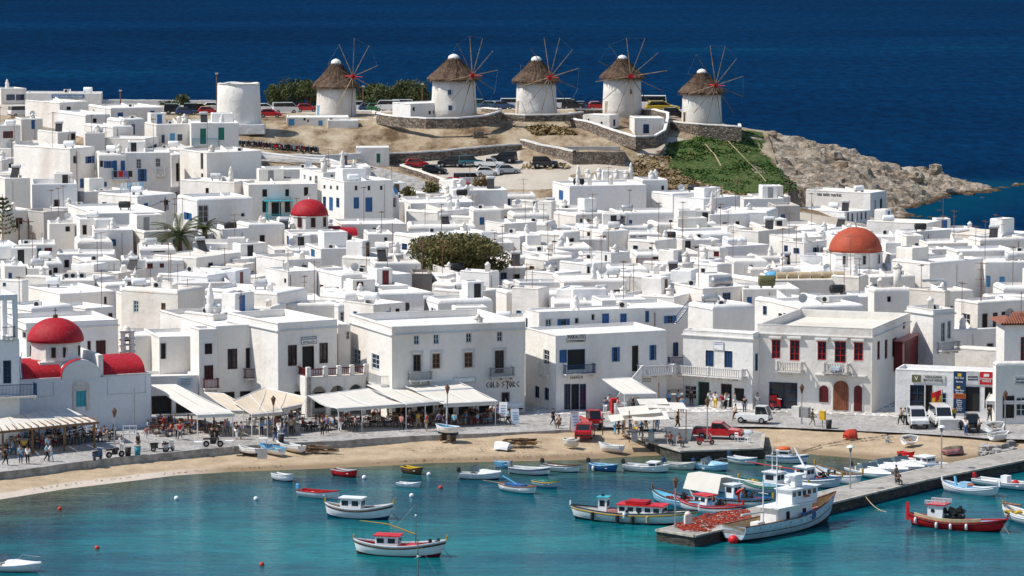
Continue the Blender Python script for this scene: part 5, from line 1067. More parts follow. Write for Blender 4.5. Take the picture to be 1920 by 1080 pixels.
def windmill(label,xl,xr,ybase,yeave,ytip,Y,hub,nx,spokes,ph,ring=True,door=None,wins=()):
 xm=(xl+xr)/2;b=V(xm,ybase,Y);r0=(xr-xl)/2/ppm(Y)*1.02;ze=V(xm,yeave,Y).z-b.z;zt=V(xm,ytip,Y).z-b.z
 root=empty('windmill',(b.x,b.y,b.z-1.0),0,label,'windmill','thatched windmills on the hill');o=1.0;ze+=o;zt+=o
 prof=[(r0*1.05,0),(r0*1.02,ze*.3),(r0*.98,ze*.65),(r0*.96,ze+.3)]
 t=MB().lathe(prof,40)
 t.v=[(x*(1+.006*math.sin(7*z+3*x)),y*(1+.006*math.sin(5*z+4*y)),z)for x,y,z in t.v]
 t.build('tower','mill_white',root,True)
 rc=r0*1.16;tip=zt-(zt-ze)*.12;K=60
 rows=[]
 for(f,rr)in((0,1.0),(.06,1.03),(.25,.86),(.5,.60),(.75,.36),(.90,.22)):
  z=ze-.35+(tip-ze+.35)*f
  rows.append([(rc*rr*math.cos(2*math.pi*j/K)*(1+rnd.uniform(-.03,.03)),rc*rr*math.sin(2*math.pi*j/K)*(1+rnd.uniform(-.03,.03)),z+rnd.uniform(-.12,.1))for j in range(K)])
 cap=MB().grid(rows,True)
 und=[(r0*.9*math.cos(2*math.pi*j/K),r0*.9*math.sin(2*math.pi*j/K),ze)for j in range(K)];cap.grid([und,rows[0]],True)
 cap=cap.build('thatch_cap','thatch',root)
 st_=MB()
 for i in range(1500):
  f=rnd.random()**1.3;a=rnd.uniform(0,2*math.pi);z0=ze-.3+(tip-ze+.3)*f*.9;rr=rc*(1.02-.80*f)+.06
  dx,dy=math.cos(a),math.sin(a);ln=rnd.uniform(.35,.8);w_=.05
  p0=Vector((dx*rr*.97,dy*rr*.97,z0+ln*.4));p1=Vector((dx*(rr+.16),dy*(rr+.16),z0-ln*.6));s_=Vector((-dy,dx,0))*w_
  st_.add([p0-s_,p0+s_,p1+s_*.4,p1-s_*.4],[(0,1,2,3)])
 st_.build('straw','thatch',cap)
 MB().lathe([(rc*.24,tip-(tip-ze)*.13),(rc*.20,tip+(zt-tip)*.2),(rc*.12,tip+(zt-tip)*.75),(.05,zt)],20).build('white_tip','white',root,True)
 ny=-math.sqrt(1-nx*nx);N=Vector((nx,ny,0));hp=V(hub[0],hub[1],Y);zh=hp.z-b.z+o;hubc=N*(r0*1.05+1.0)+Vector((0,0,zh));hubc.x=hp.x-b.x if abs(hp.x-b.x-hubc.x)<1.5 else hubc.x
 T1=Vector((-ny,nx,0));UP_=Vector((0,0,1))
 MB().tube([hubc-N*3.0,hubc+N*.5],.16,8).build('axle','red',root)
 Rw=7.0
 hb=MB().tube([hubc-N*.18,hubc+N*.18],.38,12)
 for k in range(spokes):
  a=ph+2*math.pi*k/spokes;d=T1*math.cos(a)+UP_*math.sin(a);hb.tube([hubc,hubc+d*.95],.07,6)
 hb.build('hub','red',root)
 bow=hubc+N*2.2
 tips=[]
 for k in range(spokes):
  a=ph+2*math.pi*k/spokes;d=T1*math.cos(a)+UP_*math.sin(a);e=hubc+d*Rw*rnd.uniform(.93,1.0);tips.append(e)
  MB().tube([hubc+d*.5,hubc+d*3.4,e],[.085,.07,.05],5).build('spoke','grey_wood' if k%3 else 'pale_wood',root)
 if ring:
  w_=MB()
  for k in range(spokes):
   p,q=tips[k],tips[(k+1)%spokes]
   if rnd.random()<.6:w_.tube([p,q],.006,3)
  w_.build('ring_wire','pale_grey',root)
 MB().tube([hubc,bow],.07,6).build('bowsprit','red',root)
 fr=lambda ang,z,wd,hg,mat,nm:MB().obox((math.cos(ang)*r0*1.0,math.sin(ang)*r0*1.0,z),.16,wd,hg,ang).build(nm,mat,root)
 for(px,py,wd,hg,mat,nm)in wins:
  sx=(px-xm)/ppm(Y)/r0;ang=-math.acos(max(-1,min(1,sx)));zz=V(px,py,Y).z-b.z+o
  f_=fr(ang,zz,wd+.24,hg+.24,'off_white',nm);p_=fr(ang,zz,wd,hg,mat,'pane' if nm=='window' else 'leaf');p_.parent=f_
  for v_ in p_.data.vertices:v_.co.x*=1.012;v_.co.y*=1.012
 return root
windmill('thatched windmill nearest the roofless tower, its wheel tilted over a white cottage',594,667,219,160,110,655,(663,142),.78,10,.25,wins=[(598,207,.6,1.9,'sky_blue','door')])
windmill('thatched windmill with the long flat white annexe',810,892,216,146,101,640,(886,140),.78,12,.1,wins=[(844,171,.55,.8,'navy','window'),(845,200,.55,.8,'navy','window')])
windmill('thatched windmill standing in the middle of the five',968,1043,218,150,105,645,(1031,143),.66,12,.2,wins=[(971,200,.5,2.0,'tan','door')])
windmill('thatched windmill inside the zigzag walled courtyard',1131,1202,220,143,103,655,(1181,141),.42,12,.12,wins=[(1182,170,.35,.8,'brown','window'),(1136,147,.35,.5,'dark','window'),(1136,200,.5,2.0,'tan','door')])
windmill('thatched windmill at the seaward end above the green slope',1279,1352,235,171,129,648,(1340,158),.66,12,.2,wins=[(1283,220,.5,1.9,'brown','door')])
b=V(448,241,631);r0=41/ppm(631);zt=V(448,156,631).z-b.z+1
root=empty('roofless_mill_tower',(b.x,b.y,b.z-1),0,'squat white roofless mill tower on the left of the windmills','tower')
t=MB().lathe([(r0*1.06,0),(r0*1.03,zt*.3),(r0*.98,zt*.7),(r0*.96,zt-.1),(r0*.93,zt),(r0*.8,zt-.02),(r0*.78,zt-.9)],44,cap=False)
t.v=[(x*(1+.007*math.sin(6*z+3*x)),y*(1+.007*math.sin(5*z+3*y)),z+(.12*math.sin(4*math.atan2(y,x))if z>zt-.3 else 0))for x,y,z in t.v]
t.build('tower_wall','white',root,True);MB().lathe([(r0*.79,0),(.02,.25)],30,(0,0,zt-.9),False).build('tower_floor','grey_wall',root)
MB().lathe([(r0*.97,zt-.12),(r0*.99,zt-.02),(r0*.94,zt+.05)],44,cap=False).build('rim_stones','grey_wall',root)
MB().box(-r0*.2,r0*1.25,-r0*1.15,-r0*.4,.3,1.9).build('foot_bench','white',root)
COT=dict(cat='cottage',group='cottages beside the windmills')
house(532,538,655,219,2.6,4,[('ds',541,223,552,243),('oe',569,220,573,226),('ds',597,226,605,247),('oe',617,222,624,229),('oe',631,224,636,231),('oe',576,224,579,229)],'long low white cottage with two blue doors below the first windmill','white',Y=640,d=5,rr=.15,par=.15,sink=1,name='cottage',**COT)
house(610,615,672,225,1.6,4,[],'sloping white lean-to at the end of the blue-doored cottage','white',Y=638,d=3,par=.1,sink=.6,name='cottage',**COT)
house(736,770,842,195,2.4,28,[('ok',774,201,778,208),('ok',804,208,808,214),('ok',812,208,816,214),('oe',836,200,839,205)],'low white annexe running from the second windmill','white_w',Y=636,par=.1,rr=.08,sink=.6,name='cottage',**COT)
house(1093,1143,1161,216,2.9,55,[('ok',1102,222,1105,227),('ok',1126,228,1130,232),('dn',1150,224,1154,236)],'white courtyard cottage with one narrow navy door','white',Y=636,par=.1,rr=.1,sink=.6,name='cottage',**COT)
house(1187,1190,1246,221,3.0,8,[('dn',1206,233,1217,250)],'white courtyard cottage with a wide dark blue door','white',Y=632,par=.1,rr=.1,d=5,sink=.6,name='cottage',**COT)
house(666,668,730,276,2.2,3,[('dg',706,288,713,305)],'white flat hut with a dark doorway at the top of the lane','white',Y=613,d=3,par=.1,rr=.1,sink=.8,name='cottage',cat='hut')
def vault(mb,x0,x1,y0,y1,z,h,axis='x',n=14,ov=0.0):
 rows=[]
 for i in range(n+1):
  t=math.pi*i/n;c,s_=-math.cos(t),math.sin(t)**.8
  if axis=='x':yy=(y0+y1)/2+c*(y1-y0)/2;rows.append([(x0,yy,z+h*s_),(x1,yy,z+h*s_)])
  else:xx=(x0+x1)/2+c*(x1-x0)/2;rows.append([(xx,y0,z+h*s_),(xx,y1,z+h*s_)])
 mb.grid(rows)
 for k in(0,1):
  ring=[r[k]for r in rows];mb.add(ring,[tuple(range(len(ring)))])
 return mb
def church():
 a=R(24);ca,sa=math.cos(a),math.sin(a)
 e=W(284,801,PZ);p0=Vector((e.x,e.y,V(284,702,e.y).z));L=-reach(p0,ca,sa,30);L=13.4
 o=Vector((e.x-ca*L,e.y-sa*L,PZ-.2));D=7.6
 root=empty('church',o,a,'whitewashed waterfront church with a crimson dome and red barrel roofs','church')
 Hw=p0.z-PZ+.2
 lx=lambda px,py:((lambda r_,tt:(Vector((r_.x*tt,r_.y*tt,0))-Vector((o.x,o.y,0))).dot(Vector((ca,sa,0))))(ray(px,py),(sa*o.x-ca*o.y)/(sa*ray(px,py).x-ca*ray(px,py).y)))
 dl=sorted((lx(143,770),lx(161,770)));x1,x2=dl
 mb=MB();hole=[(x1,2.6,x2,4.1)]
 wall_face(mb,L,Hw,hole,lambda s,z,d:(s,d,z));mb.add([(L,0,0),(L,D,0),(L,D,Hw),(L,0,Hw),(0,0,0),(0,D,0),(0,D,Hw),(0,0,Hw)],[(0,1,2,3),(4,7,6,5),(1,5,6,2)])
 mb.build('wall','white_b',root)
 opening(root,'d','q',x1,2.6,x2,4.1,lambda s,z,d:(s,d,z))
 sur=MB();sur.box(x1-.35,x1-.02,-.06,-.004,2.2,4.25).box(x2+.02,x2+.35,-.06,-.004,2.2,4.25).box(x1-.35,x2+.35,-.06,-.004,4.27,4.6)
 for i in range(8):
  t0,t1=math.pi*i/8,math.pi*(i+1)/8;m=(x1+x2)/2;rr=(x2-x1)/2+.35
  sur.add([(m+rr*math.cos(t0),-.05,4.6+.5*math.sin(t0)),(m+rr*math.cos(t1),-.05,4.6+.5*math.sin(t1)),(m,-.05,4.6)],[(0,1,2)])
 sur.build('door_surround','cream',root)
 for(u,v_,z0,z1)in((lx(201,720),lx(273,710),Hw-1.75,Hw-.12),(.4,lx(101,730),Hw-1.55,Hw-.1)):
  pl=MB().box(u,v_,-.05,-.004,z0,z0+.05).box(u,u+.05,-.05,-.004,z0,z1).box(v_-.05,v_,-.05,-.004,z0,z1)
  pl.build('wall_panel','white',root)
 cx=lx(152,690);gw=3.2
 cz_=MB();vault(cz_,cx-gw/2-.35,cx+gw/2+.35,-.03,D+.03,Hw,1.75,'y');cz_.build('cross_vault','white_b',root,False)
 rib=MB();n=14;rows=[]
 for i in range(n+1):
  t=math.pi*i/n;c,s_=-math.cos(t),math.sin(t)**.8;x=cx+c*(gw/2+.40);z=Hw+1.82*s_;rows.append([(x,-.06,z-.02),(x,.55,z+.03),(x,.56,z-.02)])
 rib.grid(rows[:n//2+1]).build('gable_edge','dome_red',root)
 xr0=cx+gw/2+.7
 for(u,v_)in((xr0,L-.5),(.3,cx-gw/2-.2)):
  m_=MB();vault(m_,u,v_,.25,D-.6,Hw-.02,1.7,'x');m_.build('red_vault','dome_red',root,True)
  MB().box(u-.08,v_+.08,.05,.25,Hw-.05,Hw+.16).build('vault_kerb','white',root)
 MB().box(L-.5,L,0.0,D,Hw-.02,Hw+.12).box(xr0-.5,xr0-.02,.2,D-.3,Hw,Hw+2.1).build('end_wall','white',root)
 dcx=lx(108,650)-.0;c3=V(108,655,o.y+sa*dcx+ca*3.4);q=Vector((c3.x-o.x,c3.y-o.y,0));dx=q.x*ca+q.y*sa;dy=3.6
 Rd=50.5/ppm(c3.y);zb=V(108,674,c3.y).z-o.z;zt=V(108,640,c3.y).z-o.z;za=V(108,597,c3.y).z-o.z
 MB().box(dx-Rd*.9,dx+Rd*.9,dy-Rd*.9,dy+Rd*.9,Hw-.3,zb).build('drum_base','white',root)
 MB().lathe([(Rd*1.0,zb),(Rd*.98,zt-.12),(Rd*1.04,zt-.1),(Rd*1.04,zt)],8,(dx,dy,0),True,R(22.5)-a+R(8)).build('drum','white',root)
 for ang in(-62,-118-40,-118+30,-62+45):
  an=R(ang)-a;fx,fy=dx+math.cos(an)*Rd*.955,dy+math.sin(an)*Rd*.955
  m_=MB().obox((fx,fy,(zb+zt)/2),.1,.42,1.0,an);w_=m_.build('window','brown',root);MB().obox((fx,fy,(zb+zt)/2),.13,.28,.8,an).build('pane','interior',w_)
 pr=[(Rd*1.06*math.cos(R(90)*i/12),zt+.02+(za-zt)*math.sin(R(90)*i/12))for i in range(12)]+[(.25,za+.02)]
 dm=MB().lathe(pr,40,(dx,dy,0)).build('dome','dome_red',root,True)
 MB().lathe([(.24,0),(.26,.25),(.12,.35)],10,(dx,dy,za)).box(dx-.03,dx+.03,dy-.03,dy+.03,za+.3,za+1.0).box(dx-.2,dx+.2,dy-.03,dy+.03,za+.68,za+.75).build('cross','brown',dm)
 g=W(238,664,6.6);
 return root
CH=church()
def bell_gable(label,px0,px1,ytop,ybot,Y,tiers=2,name='bell_gable'):
 b0=V((px0+px1)/2,ybot,Y);w_=(px1-px0)/ppm(Y);h=V((px0+px1)/2,ytop,Y).z-b0.z
 root=empty(name,(b0.x,b0.y,b0.z-1.5),R(14),label,'bell tower');h+=1.5
 mb=MB();aw=w_*.42
 mb.box(-w_/2,-aw/2,-.5,.5,0,h).box(aw/2,w_/2,-.5,.5,0,h).box(-aw/2,aw/2,-.5,.5,0,1.6)
 mb.build('pier','white',root)
 t=MB().box(-w_/2-.05,w_/2+.05,-.55,.55,h,h+.15)
 N=8
 for i in range(N):
  t0,t1=math.pi*i/N,math.pi*(i+1)/N;t.add([(aw/2*math.cos(t0),-.5,h-aw/2-.1+aw/2*math.sin(t0)),(aw/2*math.cos(t1),-.5,h-aw/2-.1+aw/2*math.sin(t1)),(aw/2*math.cos(t1),-.5,h),(aw/2*math.cos(t0),-.5,h)],[(0,1,2,3)])
 t.lathe([(w_*.3,0),(w_*.25,.25),(.05,.5)],10,(0,0,h+.15));t.build('arch','white',root)
 for k in range(4):MB().box(-w_/2-.12,w_/2+.12,-.58,.58,h*(.3+.17*k),h*(.3+.17*k)+.1).build('ledge','white',root)
 MB().lathe([(.28,0),(.25,.1),(.16,.35),(.05,.42)],12,(0,0,h-aw-.35)).build('bell','brown',root,True)
 return root
bell_gable('white ladder-like bell gable behind the waterfront church',225,251,622,664,373)
def domed(label,xl,xr,ydrum0,ydrum1,ytip,Y,mat,drumw=None,sides=8,name='domed_church',wcol='dark_red',base=True):
 xm=(xl+xr)/2;c=V(xm,ydrum1,Y);Rd=(xr-xl)/2/ppm(Y);g=gz(c.x,c.y)
 root=empty(name,(c.x,c.y+Rd,g),R(15),label,'church');zb=c.z-g;zt=V(xm,ydrum0,Y).z-g;za=V(xm,ytip,Y).z-g
 MB().lathe([(Rd*1.06,zb-3.4),(Rd*1.05,zt-.12),(Rd*1.1,zt-.1),(Rd*1.1,zt)],sides,ph=R(22.5)).build('drum','white',root)
 pr=[(Rd*1.03*math.cos(R(90)*i/12),zt+.01+(za-zt)*math.sin(R(90)*i/12))for i in range(12)]+[(.15,za)]
 d=MB().lathe(pr,40).build('dome',mat,root,True)
 MB().box(-.06,.06,-.06,.06,za-.1,za+1.0).box(-.3,.3,-.05,.05,za+.5,za+.62).lathe([(.22,0),(.12,.3)],8,(0,0,za-.05)).build('cross','white',d)
 for k in range(4):
  an=R(-90-45+45*k-22.5+22.5*1);fx,fy=math.cos(an)*Rd*.99,math.sin(an)*Rd*.99
  w_=MB().obox((fx,fy,(zb+zt)/2+.1),.12,.6,1.3,an).build('window',wcol,root);MB().obox((fx,fy,(zb+zt)/2+.1),.15,.36,1.05,an).build('pane','interior',w_)
 if base:
  m_=MB();s_=Rd*1.25;m_.box(-s_-3,s_+3.0,-s_,s_,0,zb-.9);m_.build('nave','white',root)
  v1=MB();vault(v1,-s_-3,-s_+.4,-s_*.8,s_*.8,zb-.9,1.2,'x');v1.build('vault','white',root,True)
  v1=MB();vault(v1,s_-.4,s_+3,-s_*.8,s_*.8,zb-.9,1.2,'x');v1.build('vault',mat if mat=='dome_red' else 'white',root,True)
 return root
domed('small white church with a red dome in the left of the town',544,613,406,432,376,512,'dome_red')
domed('white church with a large orange-red dome near the bay',1559,1657,475,504,430,470,'dome_orange',wcol='pale_grey')
def chapel():
 Y=545;c=V(723,398,Y);g=gz(c.x,c.y);s_=25/ppm(Y);z1=V(723,366,Y).z-g;z0=c.z-g
 root=empty('chapel',(c.x,c.y,g-.5),R(20),'small white chapel with arched belfry, red cupola and blue dome','chapel');z1+=.5;z0+=.5
 s_*=.8
 mb=MB().box(-s_,s_,-s_,s_,0,z1-1.6)
 for x in(-s_,-.2,s_-.4):
  mb.box(x,x+.4,-s_,-s_+.4,z1-1.6,z1-.3);mb.box(-s_,-s_+.4,x,x+.4,z1-1.6,z1-.3)if x>-s_ else None;mb.box(s_-.4,s_,x,x+.4,z1-1.6,z1-.3)if x>-s_ else None
 mb.box(-s_,s_,-s_,s_,z1-.3,z1);mb.build('belfry','white',root)
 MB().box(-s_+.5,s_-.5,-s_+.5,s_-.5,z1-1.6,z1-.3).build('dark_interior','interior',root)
 MB().lathe([(s_*1.15,z1),(s_*1.15,z1+.15),(s_*.9,z1+.15),(s_*.75,z1+.9),(s_*.75,z1+1.0)],8,ph=R(22.5)).build('lantern','white',root)
 cu=MB().lathe([(s_*.5*math.cos(R(15*i)),z1+1.0+.85*math.sin(R(15*i)))for i in range(6)]+[(.06,z1+1.9)],20).build('cupola','dome_red',root,True)
 MB().box(-.06,.06,-.06,.06,z1+1.85,z1+3.6).box(-.4,.4,-.05,.05,z1+2.7,z1+2.85).build('cross','white',cu)
 MB().lathe([(2.0*math.cos(R(15*i)),z1-.3+1.9*math.sin(R(15*i)))for i in range(6)]+[(.06,z1+1.65)],24,(.9,3.2,0)).build('blue_dome','dome_blue',root,True)
 MB().lathe([(2.05,0),(2.05,z1-.3)],8,(.9,3.2,0)).build('drum','white',root)
chapel()
f=house(1511,1632,1662,362,6.5,55,[('oe',1640,375,1642,400),('ok',1650,373,1654,399)],'white tavern block lettered sea satin market above the bay','white',Y=604,zb=2.6,rr=.08,par=.2)
letters(f,'L','sea satin market',1555,365,6.0,'dark',align='CENTER',yscale=1.2)
f2=house(1490,1584,1632,397,4.2,42,[('oe',1589,398,1592,416),('oe',1597,400,1600,415),('oe',1607,399,1609,413),('oe',1614,398,1617,412),('oe',1622,397,1625,411)],'lower white tavern wing with a row of slit windows','white_b',Y=589,zb=2.0,rr=.15)
letters(f2,'L','Caprice',1506,388,6.0,'dark')
def leaf_cloud(mb,c,rad,n,size,squash=.8,seed=0):
 g=random.Random(seed)
 lobes=[]
 for _ in range(24):
  a,r_=g.uniform(0,6.3),math.sqrt(g.random())*.72;lobes.append((Vector((math.cos(a)*r_,math.sin(a)*r_,g.uniform(-.6,.62*math.sqrt(max(.05,1-r_*r_*1.4))))),g.uniform(.24,.42)))
 for i in range(n):
  lc,lr=g.choice(lobes);v=Vector((g.gauss(0,1),g.gauss(0,1),g.gauss(0,1))).normalized()*lr*g.uniform(.65,1.05);p=lc+v
  p=Vector((c[0]+p.x*rad[0],c[1]+p.y*rad[1],c[2]+p.z*rad[2]));s_=size*g.uniform(.5,1.3)
  d1=Vector((g.uniform(-1,1),g.uniform(-1,1),g.uniform(-1,1))).normalized()*s_;d2=d1.cross(Vector((g.uniform(-1,1),g.uniform(-1,1),g.uniform(-1,1)))).normalized()*s_*.55
  mb.add([p-d1-d2*.4,p-d2,p+d1,p+d2],[(0,1,2,3)])
def tree(name,label,px,ybase,Y,rx,h,mat,n,size,cat='tree',group=None,trunk=.22,zb=None):
 b=V(px,ybase,Y)if Y>660 or name=='tamarisk_tree' else first_hit(px,ybase,.9);g=gz(b.x,b.y)
 root=empty(name,(b.x,b.y,g),0,label,cat,group);top=b.z-g
 t=MB();q=random.Random(int(px));base=Vector((0,0,-.2))
 for k in range(5):
  a=q.uniform(0,6.3);e=Vector((math.cos(a)*rx*.45,math.sin(a)*rx*.4,top+h*q.uniform(.4,.75)));m=Vector((math.cos(a)*rx*.12,math.sin(a)*rx*.12,top*.6+h*.2));t.tube([base,m,e],[trunk,trunk*.7,trunk*.2],6)
 t.build('trunk','brown',root)
 m_=MB();leaf_cloud(m_,(0,0,top+h*.52),(rx,rx*.8,h*.55),n,size,seed=int(px*7));m_.build('crown',mat,root)
 return root
tree('tamarisk_tree','broad brown-green tamarisk spreading between the white roofs',862,520,470,7.4,5.9,'tamarisk',21000,.19,'tree',None,.35)
for i,(px,yb,Y,rx,h)in enumerate([(522,200,684,2.6,4.6),(548,200,687,3.2,5.4),(580,201,685,3.0,5.0),(690,200,688,2.6,4.4),(722,201,686,3.4,4.8),(755,200,688,3.4,5.2),(785,201,686,2.8,4.8)]):
 tree('seaside_tree',('round grey-green tree, first of the clump beside the roofless tower','tallest grey-green tree of the clump beside the roofless tower','grey-green tree half hidden by the first thatched mill','grey-green tree just behind the first mill wheel','grey-green tree between the first two mills','widest grey-green tree between the first two mills','grey-green tree nearest the annexed mill')[i],px,yb,Y,rx,h,'pine_leaf',3200,.2,'tree','trees along the edge of the plateau')
tree('shrub','round dark shrub on the skyline beside the plateau car row',341,200,682,1.7,2.4,'pine_leaf',700,.22,'shrub');tree('shrub','low dark shrub left of the round skyline shrub',312,202,682,1.6,1.4,'pine_leaf',400,.2,'shrub')
tree('cypress_shrub','tall brown-green shrub beside the little chapel',765,398,548,1.5,4.2,'tamarisk',1400,.22,'shrub');tree('cypress_shrub','dark shrub under the sloping lane wall',808,378,556,1.7,3.4,'tamarisk',1200,.22,'shrub');tree('dry_bush','rust-brown dry bush in the lower car park',905,352,590,1.8,2.2,'dry_scrub',700,.2,'shrub')
tree('garden_shrub','green shrub below the house with the laundry balcony',174,390,548,1.1,1.8,'green_leaf',600,.2,'shrub');tree('garden_shrub','dark green shrub beside the cream sunlit house',219,566,425,.55,2.6,'green_leaf',600,.16,'shrub');tree('garden_shrub','green shrub in a gap behind the shop house',1432,592,402,.9,1.6,'green_leaf',500,.16,'shrub')
tree('garden_shrub','low green plants on the roof below the tamarisk',735,512,455,2.2,.9,'green_leaf',500,.18,'shrub');tree('potted_olive','clipped green shrub in the courtyard left of the cream house',262,543,438,1.4,1.5,'green_leaf',500,.16,'shrub');tree('vine','leafy vine climbing beside the small red dome',633,420,522,.8,3.4,'palm_leaf',500,.18,'vine')
tree('garden_shrub','dark shrub between the roofs near the cream stone house',1428,480,450,.8,1.2,'green_leaf',300,.16,'shrub')
def palm(label,px,ybase,ytop,Y,n,L):
 b=V(px,ybase,Y);top=V(px,ytop,Y);g=gz(b.x,b.y);root=empty('palm_tree',(b.x,b.y,g),0,label,'palm');H=top.z-g
 MB().tube([(0,0,-.2),(.1,0,H*.5),(0,0,H)],[.38,.32,.36],9).build('trunk','brown',root)
 q=random.Random(int(px))
 for k in range(n):
  a=2*math.pi*k/n+q.uniform(-.2,.2);el=q.uniform(.1,1.15);d=Vector((math.cos(a)*math.cos(el),math.sin(a)*math.cos(el),math.sin(el)));mb=MB();p=Vector((0,0,H));seg=9;pts=[]
  for i in range(seg+1):
   pts.append(p.copy());d=(d+Vector((0,0,-.13))).normalized();p=p+d*L/seg
  for i in range(seg):
   s_=Vector((-math.sin(a),math.cos(a),0));w0=.42*math.sin(math.pi*(i+.6)/(seg+.8))+.06
   for sg in(-1,1):
    for j in range(3):
     u=pts[i].lerp(pts[i+1],j/3);e=u+s_*sg*w0*1.3+(pts[i+1]-pts[i])*1.0+Vector((0,0,-.12));u2=pts[i].lerp(pts[i+1],(j+.8)/3);mb.add([u,u2,e],[(0,1,2)])
  mb.tube(pts,.03,4);mb.build('frond','palm_leaf',root)
 return root
palm('large date palm with arching fronds between the left white roofs',336,472,443,492,36,4.3);palm('smaller fan palm beside the large date palm',384,452,430,502,24,2.3);palm('low tufted palm right of the two tall palms',432,446,430,514,18,1.8)
def conifer():
 Y=512;b=V(6,455,Y);g=gz(b.x,b.y);H=V(6,364,Y).z-g;root=empty('norfolk_pine',(b.x,b.y,g),0,'tiered dark conifer at the left edge of the town','tree')
 MB().tube([(0,0,-.3),(0,0,H)],[.25,.04],8).build('trunk','brown',root);mb=MB();q=random.Random(3)
 for t in range(9):
  z=H*(.25+.72*t/9);L=2.6*(1-t/10.5)
  for k in range(7):
   a=2*math.pi*k/7+t;
   for j in range(26):
    f=q.random();p=Vector((math.cos(a)*L*f,math.sin(a)*L*f,z+.35*f*f*L+q.uniform(-.05,.1)));s_=Vector((q.uniform(-1,1),q.uniform(-1,1),q.uniform(-.1,.6))).normalized()*.32;u=s_.cross(Vector((q.uniform(-1,1),q.uniform(-1,1),q.uniform(-1,1)))).normalized()*.1
    mb.add([p-u,p+u,p+s_],[(0,1,2)])
 mb.build('crown','pine_leaf',root)
conifer()
def hull(root,L,B,fb,dr,stern='double',bow_up=.45,stern_up=.25,col='white_paint',bot='dark_red',gun='wood',deck='pale_blue',deckz=None,band=None,full=.55,name='hull'):
 n,m=18,8
 def hb(t):
  if stern=='double':f=max(0.0,math.sin(math.pi*min(1,max(0,t))))**full
  else:f=(.80+.2*math.sin(math.pi*min(1,t/.8)*.5))if t<.5 else max(0,1-((t-.5)/.5)**2.3)*1.0
  return max(.012,f)*B/2
 def sheer(t):return fb+bow_up*max(0,(t-.45)/.55)**2+stern_up*max(0,(.45-t)/.45)**2
 def P(t,u,ins=0.0):
  z0=-dr*(1-.5*abs(2*t-1)**3);zs=sheer(t);z=z0+(zs-z0)*u;b=max(.004,hb(t)-ins);y=b*(1-(1-u)**2.2)**.75
  x=t*L;rake=.10*L*(u-.35)*max(0,(t-.7)/.3)**1.5;x+=rake
  if stern=='double':x-=.05*L*(u-.35)*max(0,(.25-t)/.25)**1.5
  return x,y,z
 T_=[i/n for i in range(n+1)];U=[0,.18,.34,.46,.58,.72,.86,1.0];cut=2
 def shell(us,nm,mat,ins=0.0):
  mb=MB()
  for s_ in(-1,1):mb.grid([[(P(t,u,ins)[0],s_*P(t,u,ins)[1],P(t,u,ins)[2])for u in us]for t in T_])
  if stern!='double':
   r_=[P(0,u,ins)for u in us];mb.grid([[(q[0],-q[1],q[2])for q in r_],[(q[0],q[1],q[2])for q in r_]])
  return mb.build(nm,mat,root,True)
 shell(U[:cut+1],'bottom',bot);h=shell(U[cut:],name,col)
 g=MB()
 for s_ in(-1,1):
  g.grid([[(P(t,1)[0],s_*(P(t,1)[1]+.02),P(t,1)[2]-.04),(P(t,1)[0],s_*(P(t,1)[1]+.035),P(t,1)[2]),(P(t,1)[0],s_*(P(t,1)[1]+.03),P(t,1)[2]+.04),(P(t,1)[0],s_*max(0,P(t,1)[1]-.08),P(t,1)[2]+.04),(P(t,1)[0],s_*max(0,P(t,1)[1]-.08),P(t,1)[2]-.07)]for t in T_])
 g.build('gunwale',gun,root)
 if band:
  b_=MB()
  for s_ in(-1,1):b_.grid([[(P(t,.80)[0],s_*(P(t,.80)[1]+.02),P(t,.80)[2]),(P(t,.86)[0],s_*(P(t,.86)[1]+.045),P(t,.86)[2]),(P(t,.92)[0],s_*(P(t,.92)[1]+.02),P(t,.92)[2])]for t in T_])
  b_.build('rubbing_strake',band,root)
 dz=fb*.45 if deckz is None else deckz
 d=MB();rows=[]
 for t in T_:
  zz=dz+(sheer(t)-fb)*(1.0 if dz>fb*.6 else .5);zz=min(zz,sheer(t)-.05);u=min(1,max(.1,(zz+dr*.6)/(sheer(t)+dr*.6)));w_=max(.01,P(t,u)[1]-.03);rows.append([(P(t,u)[0],-w_,zz),(P(t,u)[0],0,zz+.03),(P(t,u)[0],w_,zz)])
 d.grid(rows).build('deck',deck,root)
 shell(U[4:],'inner_side',deck,.05)
 return P,sheer
def thwarts(root,L,B,z,ts,mat='pale_wood'):
 for t in ts:MB().box(t*L-.13,t*L+.13,-B*.42,B*.42,z,z+.05).build('thwart',mat,root)
def outboard(root,z,col='dark'):
 mb=MB().obox((-.18,0,z+.24),.3,.26,.3,0,0,R(-8));mb.sphere((-.2,0,z+.4),.19,8,1,.8,.8);m_=mb.build('outboard_motor',col,root)
 MB().box(-.24,-.1,-.07,.07,z-.6,z+.1).build('motor_leg','grey',m_)
